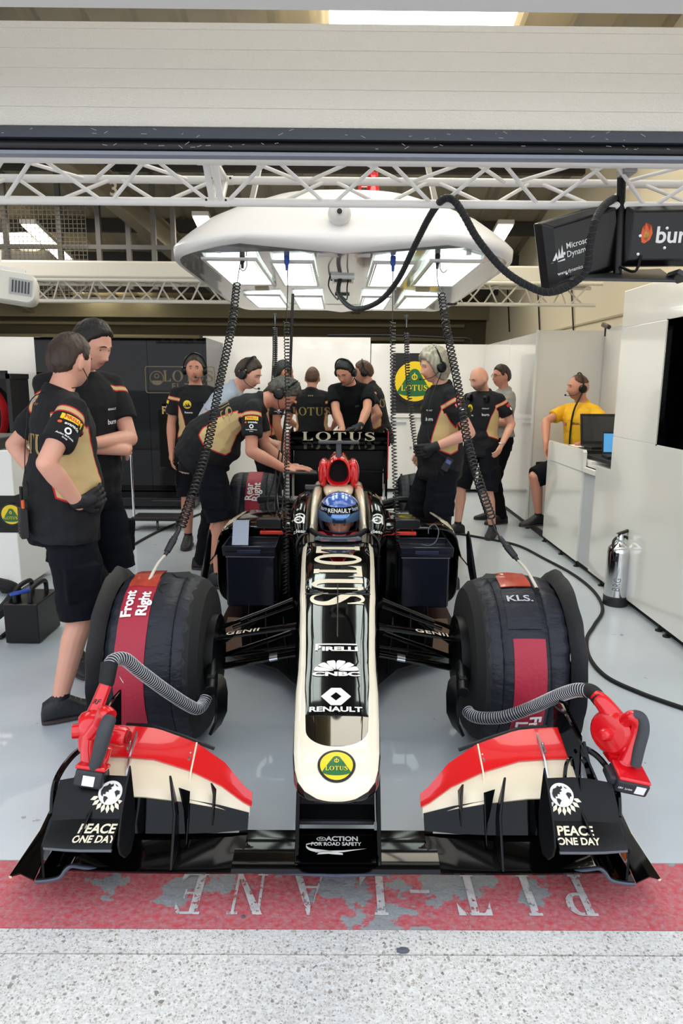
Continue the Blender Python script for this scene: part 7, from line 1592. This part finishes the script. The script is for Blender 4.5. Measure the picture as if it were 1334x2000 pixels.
def laptop(c, yaw, w, d, h, label, scr):
    e = empty('laptop', c, label, 'laptop'); R = Matrix.Rotation(yaw, 3, 'Z'); P = lambda x, y, z: V(c)+R @ V((x, y, z))
    mb = MB(); mb.box(P(0, 0, .012), (w, d, .022), R); mb.build('laptop_base', BLK, e, bevel=.003)
    mb = MB()
    for i in range(10):
        for k in range(4): mb.box(P(-w*.42+i*w*.093, -d*.05+k*.02, .025), (w*.08, .015, .003), R)
    mb.build('keyboard', DGREY, e)
    Rs = R @ Matrix.Rotation(-.25, 3, 'X'); o = P(0, d/2, .02)
    mb = MB(); mb.box(o+Rs @ V((0, 0, h/2)), (w, .012, h), Rs); mb.build('lid', BLK, e, bevel=.003)
    mb = MB(); mb.box(o+Rs @ V((0, -.007, h/2)), (w*.9, .002, h*.82), Rs); mb.build('laptop_screen', scr, e, smooth=False)
SCB = mat('blue lit screen', '3f7fae', .3, emit='4b8fc4', estr=.55)
laptop((2.30, 5.85, .955), .0, .36, .26, .27, 'large black laptop with a dark screen on the recess counter', mat('dark laptop screen', '1d1f22', .15, coat=1))
laptop((2.18, 5.28, .93), -.15, .22, .2, .18, 'smaller laptop with a lit blue screen at the recess edge', SCB)
mb = MB(); mb.span((XW+.035, 5.36, .87), (2.5, 6.25, .895)); tag(mb.build('writing_shelf', WPAINT, bevel=.003), 'thin white shelf under the laptops in the recess', 'shelf')
mb = MB(); mb.span((2.03, 4.96, .90), (2.5, 5.6, .93)); tag(mb.build('equipment_tray', BLK, bevel=.004), 'black equipment tray lying on the recess counter', 'tray')
mb = MB(); mb.span((2.06, 5.66, .896), (2.5, 6.2, .955)); tag(mb.build('laptop_stand', BLK, bevel=.004), 'low black stand under the large laptop', 'stand')
mb = MB(); mb.box((2.10, 6.0, .959), (.16, .22, .004), Matrix.Rotation(.3, 3, 'Z')); tag(mb.build('paper_sheets', WHITE), 'white paper sheets lying beside the large laptop', 'paper')
# TV in the wall niche
tv = empty('television', (XW+.2, 3.3, 1.2), 'large black television in the dark niche of the right wall', 'television')
mb = MB(); mb.span((XW+.10, BY0+.1, 1.24), (XW+.15, ny1-.12, 1.86)); mb.build('tv_body', GLOSS, tv, bevel=.006)
mb = MB(); mb.span((XW+.098, BY0+.13, 1.27), (XW+.10, ny1-.15, 1.83)); mb.build('tv_screen', mat('tv screen', '1b1c1e', .12, coat=1), tv, smooth=False)
mb = MB(); mb.cyl((XW+.095, ny1-.13, 1.26), (XW+.095, ny1-.13, 1.85), .006, 8); mb.build('tv_edge', mat('blue grey edge', '3a4254', .3, coat=.5), tv)
mb = MB(); mb.span((XW+.12, 3.3, 1.13), (XW+.14, 3.5, 1.25)); mb.span((XW+.08, 3.2, 1.13), (XW+.22, 3.6, 1.14)); mb.build('tv_foot', BLK, tv)
# fire extinguisher
p = atZ(1201, 1180, 0); ex = empty('fire_extinguisher', (p.x, p.y, 0), 'polished steel fire extinguisher with black base standing by the right wall', 'fire extinguisher')
mb = MB(); mb.lathe([(.078, 0), (.082, .01), (.082, .065), (.078, .07)], p, n=32); mb.build('base_ring', mat('black base plastic', '2a2c31', .5), ex)
mb = MB(); mb.lathe([(.078, .06), (.078, .37), (.074, .40), (.058, .42), (.03, .435), (.022, .45)], p, n=40); cyl = mb.build('cylinder', mat('polished steel', 'd8dadc', .12, 1), ex)
mb = MB(); mb.lathe([(.022, .445), (.026, .46), (.020, .475), (.018, .50)], p, n=18); mb.cyl(p+V((-.03, -.0, .47)), p+V((.02, 0, .47)), .012, 12); mb.build('valve', CHROME, ex)
mb = MB(); mb.slab([p+V((-.03, -.012, .50)), p+V((.06, -.012, .535)), p+V((.09, -.012, .54)), p+V((.09, -.012, .53)), p+V((.0, -.012, .495))], .024, V((0, 1, 0))); mb.slab([p+V((0, -.012, .49)), p+V((.04, -.012, .485)), p+V((.09, -.012, .44)), p+V((.08, -.012, .435)), p+V((.03, -.012, .47)), p+V((0, -.012, .475))], .024, V((0, 1, 0))); mb.build('handle', BLK, ex)
mb = MB(); mb.tube(catmull([p+V((-.03, 0, .47)), p+V((-.055, -.02, .45)), p+V((-.06, -.035, .40)), p+V((-.05, -.05, .33))], 6), .009, 8); mb.build('hose', BLK, ex)
mb = MB(); mb.box(p+V((-.045, -.066, .34)), (.02, .006, .04)); mb.build('tag', BLK, ex)
mb = MB(); mb.lathe([(.012, 0), (.014, .012), (.006, .016)], p+V((.076, -.0, .33)), (1, 0, 0), 14); mb.build('gauge', STEEL, ex)
T = [bvh(cyl)]; decal('printed_text', text2d('BRG', .05, .0), p+V((-.025, -.078, .16)), (0.1, -.1, 1), (-1, -.3, 0), T, mat('grey print', '77777a', .5), ex, .001, .02)
# security camera
q = atX(1183, 636, 2.30); mb = MB(); R = Matrix.Rotation(.5, 3, 'Z') @ Matrix.Rotation(.4, 3, 'X'); mb.box(q, (.04, .07, .035), R); o = tag(mb.build('security_camera', mat('bronze grey metal', '6e675d', .4, .4), bevel=.006), 'small grey security camera standing on top of the recess wall', 'camera')
mb = MB(); mb.tube([q, q-V((-.0, 0, .09))], .008, 8); mb.lathe([(.016, 0), (.017, .012), (.0, .012)], q+R @ V((0, -.035, 0)), R @ V((0, -1, 0)), 14); mb.build('camera_bracket', BLK, o)
# left cabinet with roundel band
cx = atZ(44, 1160, 0); cb = empty('tool_cabinet', (cx.x-.35, cx.y+.2, 0), 'tall white cabinet with a black band and yellow roundel at the left edge', 'cabinet')
mb = MB(); mb.span((cx.x-.8, cx.y, .04), (cx.x, cx.y+.55, 1.02)); cbo = mb.build('cabinet_body', WPM, cb, smooth=False, bevel=.006)
z0, z1 = atY(20, 1040, cx.y).z, atY(20, 968, cx.y).z
mb = MB(); mb.span((cx.x-.802, cx.y-.004, z0), (cx.x+.003, cx.y+.5, z1)); o = mb.build('black_band', BLK2, cb, smooth=False)
lotus_badge('roundel', (atY(24, 1004, cx.y).x, cx.y-.01, (z0+z1)/2), (1, 0, 0), (0, 0, 1), .068, [], cb, .006, ring=True)
mb = MB(); mb.lathe([(.05, 0), (.05, .03)], (cx.x-.12, cx.y-.02, .06), (1, 0, 0), 16); mb.build('castor', RUB, cb)
mb = MB(); mb.span((cx.x-.75, cx.y+.03, 1.02), (cx.x-.1, cx.y+.5, 1.10)); tag(mb.build('black_tray', BLK, bevel=.01), 'black tray lying on top of the white cabinet at the left edge', 'tray')
# black case on the floor
a = atZ(12, 1258, 0); b_ = atZ(74, 1262, 0); cs = empty('equipment_case', ((a.x+b_.x)/2, a.y+.15, 0), 'black equipment case with open handle slots on the floor, far left', 'case')
mb = MB(); mb.span((a.x, a.y, 0.005), (b_.x, a.y+.30, .24)); mb.build('case_body', BLK2, cs, smooth=False, bevel=.006)
for k in (.28, .72): mb = MB(); x = lerp(a.x, b_.x, k); mb.tube(catmull([(x, a.y+.04, .24), (x, a.y+.06, .31), (x, a.y+.24, .31), (x, a.y+.26, .24)], 5), .014, 8); mb.build('case_handle', BLK, cs)
mb = MB(); mb.tube(catmull([(a.x+.02, a.y+.1, .27), (a.x+.06, a.y+.0, .30), (a.x+.14, a.y+.05, .31)], 6), .012, 8); tag(mb.build('blue_connector', BLUEC), 'blue cable connector lying on the black case', 'connector')
mb = MB(); mb.tube(catmull([(a.x-.25, a.y+.3, .30), (a.x-.1, a.y+.1, .34), (a.x+.02, a.y+.12, .28), (a.x-.15, a.y+.2, .1), (a.x-.3, a.y+.1, .05)], 8), .035, 10); tag(mb.build('thick_hose', RUB), 'thick black hose beside the case at the left edge', 'hose')
# tyres far left
def stack_tyre(c, label):
    e = empty('wrapped_tyre', c, label, 'tyre', 'wrapped tyres in the left rack')
    mb = MB(); mb.lathe([(.18, -.17), (.30, -.17), (.33, -.13), (.33, .13), (.30, .17), (.18, .17)], c, (0.3, 1, 0), 40); mb.build('blanket', mat('worn grey blanket', '2b2a2b', .7), e)
    d = V((.3, 1, 0)).normalized(); mb = MB(); mb.lathe([(.333, -.05), (.336, -.05), (.336, .05), (.333, .05)], c, d, 40); mb.build('red_strap', REDL, e)
tc_ = atY(-42, 810, 7.0); stack_tyre(tc_, 'wrapped tyre with red strap in the rack at the far left edge')
mb = MB(); mb.span((tc_.x-.5, 6.8, tc_.z-.40), (tc_.x+.45, 7.2, tc_.z-.34)); mb.span((tc_.x+.40, 6.8, 0), (tc_.x+.44, 7.2, 1.55)); mb.span((tc_.x-.5, 6.8, 1.50), (tc_.x+.45, 7.2, 1.55)); tag(mb.build('tyre_rack', BLK), 'black tyre rack at the far left behind the cabinet', 'rack')
# wheeled stand
q = atZ(262, 1012, .12); ws = empty('wheeled_stand', (q.x+.2, q.y, 0), 'chrome-poled black wheeled stand in front of the glossy back wall', 'stand')
mb = MB(); mb.tube([q, V((q.x-.0, q.y, .75)), V((q.x-.04, q.y, .90)), V((q.x-.12, q.y, .93))], .012, 10); mb.build('pole', CHROME, ws)
mb = MB(); mb.span((q.x-.02, q.y-.05, .10), (q.x+.48, q.y+.22, .135)); mb.span((q.x+.1, q.y+.3, .22), (q.x+.55, q.y+.34, .25)); mb.build('base_deck', BLK, ws, bevel=.006)
for dx in (.0, .24, .44):
    mb = MB(); mb.lathe([(.045, -.012), (.05, -.008), (.05, .008), (.045, .012)], (q.x+dx, q.y-.02, .05), (1, .3, 0), 20); mb.build('castor_wheel', mat('grey castor', '4c4c50', .3, .4), ws)
mb = MB(); mb.span((kx0+.1, 7.9, .04), (kx1-.05, 8.35, .14)); tag(mb.build('floor_plinth', BLK2, bevel=.004), 'low black plinth along the foot of the glossy back wall', 'plinth')
# back cupboards (right of the rear wing) with handles and the roundel screen above
bc = empty('cupboard', (1.0, BY-.2, 0), 'white low cupboard run with steel handles along the back wall', 'cupboard')
ct = atY(780, 808, BY-.3).z
for i in range(3):
    x0 = .42+.62*i; mb = MB(); mb.span((x0+.004, BY-.30, .07), (x0+.612, BY-.28, ct-.06)); o = mb.build('cupboard_door', WPM, bc, smooth=False, bevel=.003)
    mb = MB(); mb.box((x0+.31, BY-.31, ct-.12), (.36, .02, .02)); mb.box((x0+.06, BY-.305, .62), (.03, .015, .03)); mb.box((x0+.56, BY-.305, .62), (.03, .015, .03)); mb.build('door_handle', STEEL, o)
mb = MB(); mb.span((.40, BY-.29, .05), (2.28, BY-.002, ct-.05)); mb.span((.38, BY-.32, ct-.05), (2.30, BY-.002, ct)); mb.build('cupboard_body', WPM, bc, smooth=False, bevel=.003)
sp_ = atY(806, 745, BY-.02); r_ = .30
sc_ = empty('display_banner', (sp_.x, BY, sp_.z-.4), 'black banner with a yellow and green roundel on the back wall, behind the grey-haired person', 'banner')
mb = MB(); mb.span((sp_.x-.28, BY-.03, sp_.z-.5), (sp_.x+.25, BY-.005, sp_.z+.38)); mb.build('banner_panel', mat('black banner', '141416', .4), sc_, smooth=False)
mb = MB(); mb.span((sp_.x+.25, BY-.03, sp_.z-.5), (sp_.x+.45, BY-.006, sp_.z+.38)); mb.build('grey_panel', mat('grey banner edge', '8f9094', .4), sc_, smooth=False)
lotus_badge('roundel', (sp_.x+.02, BY-.06, sp_.z), (1, 0, 0), (0, 0, 1), .27, [], sc_, .003)
# white low bench behind the engine
mb = MB()
for k in range(5): mb.span((-.95, 7.9, .45+.09*k), (.1, 7.93, .53+.09*k))
mb.span((-.95, 7.93, 0.02), (.1, 8.3, .92)); tag(mb.build('drawer_cabinet', mat('pale grey drawer', 'c9c7c2', .4), bevel=.003), 'pale grey drawer cabinet standing behind the left rear wheel', 'cabinet')
# open laptop on the engine cover under the mechanic's hand
mb = MB(); mb.box(atY(588, 922, 4.72), (.22, .16, .014), Matrix.Rotation(.1, 3, 'Z') @ Matrix.Rotation(.05, 3, 'Y')); e = tag(mb.build('keypad', BLK, bevel=.003), 'flat black keyboard held under the hands of the bending mechanic', 'keyboard')
# pipe on back wall
mb = MB(); mb.tube(catmull([atY(640, 655, 9.9), atY(760, 655, 9.9), atY(880, 660, 9.9), atY(915, 662, 9.9), atY(920, 672, 9.9), atY(920, 690, 9.9)], 3), .018, 8); struct(mb.build('trim_9', BLK))
mb = MB()
for px in (993, 1052, 1118): mb.tube([atX(px-2, 560, 2.70), atX(px+2, 648, 2.70)], .010, 6)
struct(mb.build('trim_10', BLK))
# loose stone on the lane
q = atZ(787, 1856, 0); mb = MB(); mb.sph(q, (.019, .010, .007), 7, 5); tag(mb.build('loose_stone', mat('dark stone', '565a63', .8)), 'dark flat stone lying on the pale concrete lane', 'stone')
q = atZ(475, 1790, 0); mb = MB(); mb.sph(q, (.006, .006, .004), 8, 5); tag(mb.build('pebble', mat('dark stone', '565a63', .8)), 'tiny dark pebble on the edge of the red strip', 'stone')
# black plug socket box hung on the canopy's right rear
q = atY(882, 585, 6.4); mb = MB(); mb.box(q, (.09, .10, .10)); mb.box(q+V((-.02, 0, .11)), (.11, .06, .03)); tag(mb.build('spot_lamp', BLK, bevel=.008), 'small black spot lamp clipped on the rear truss, right of the canopy', 'lamp')

bpy.data.scenes.remove(TMP)
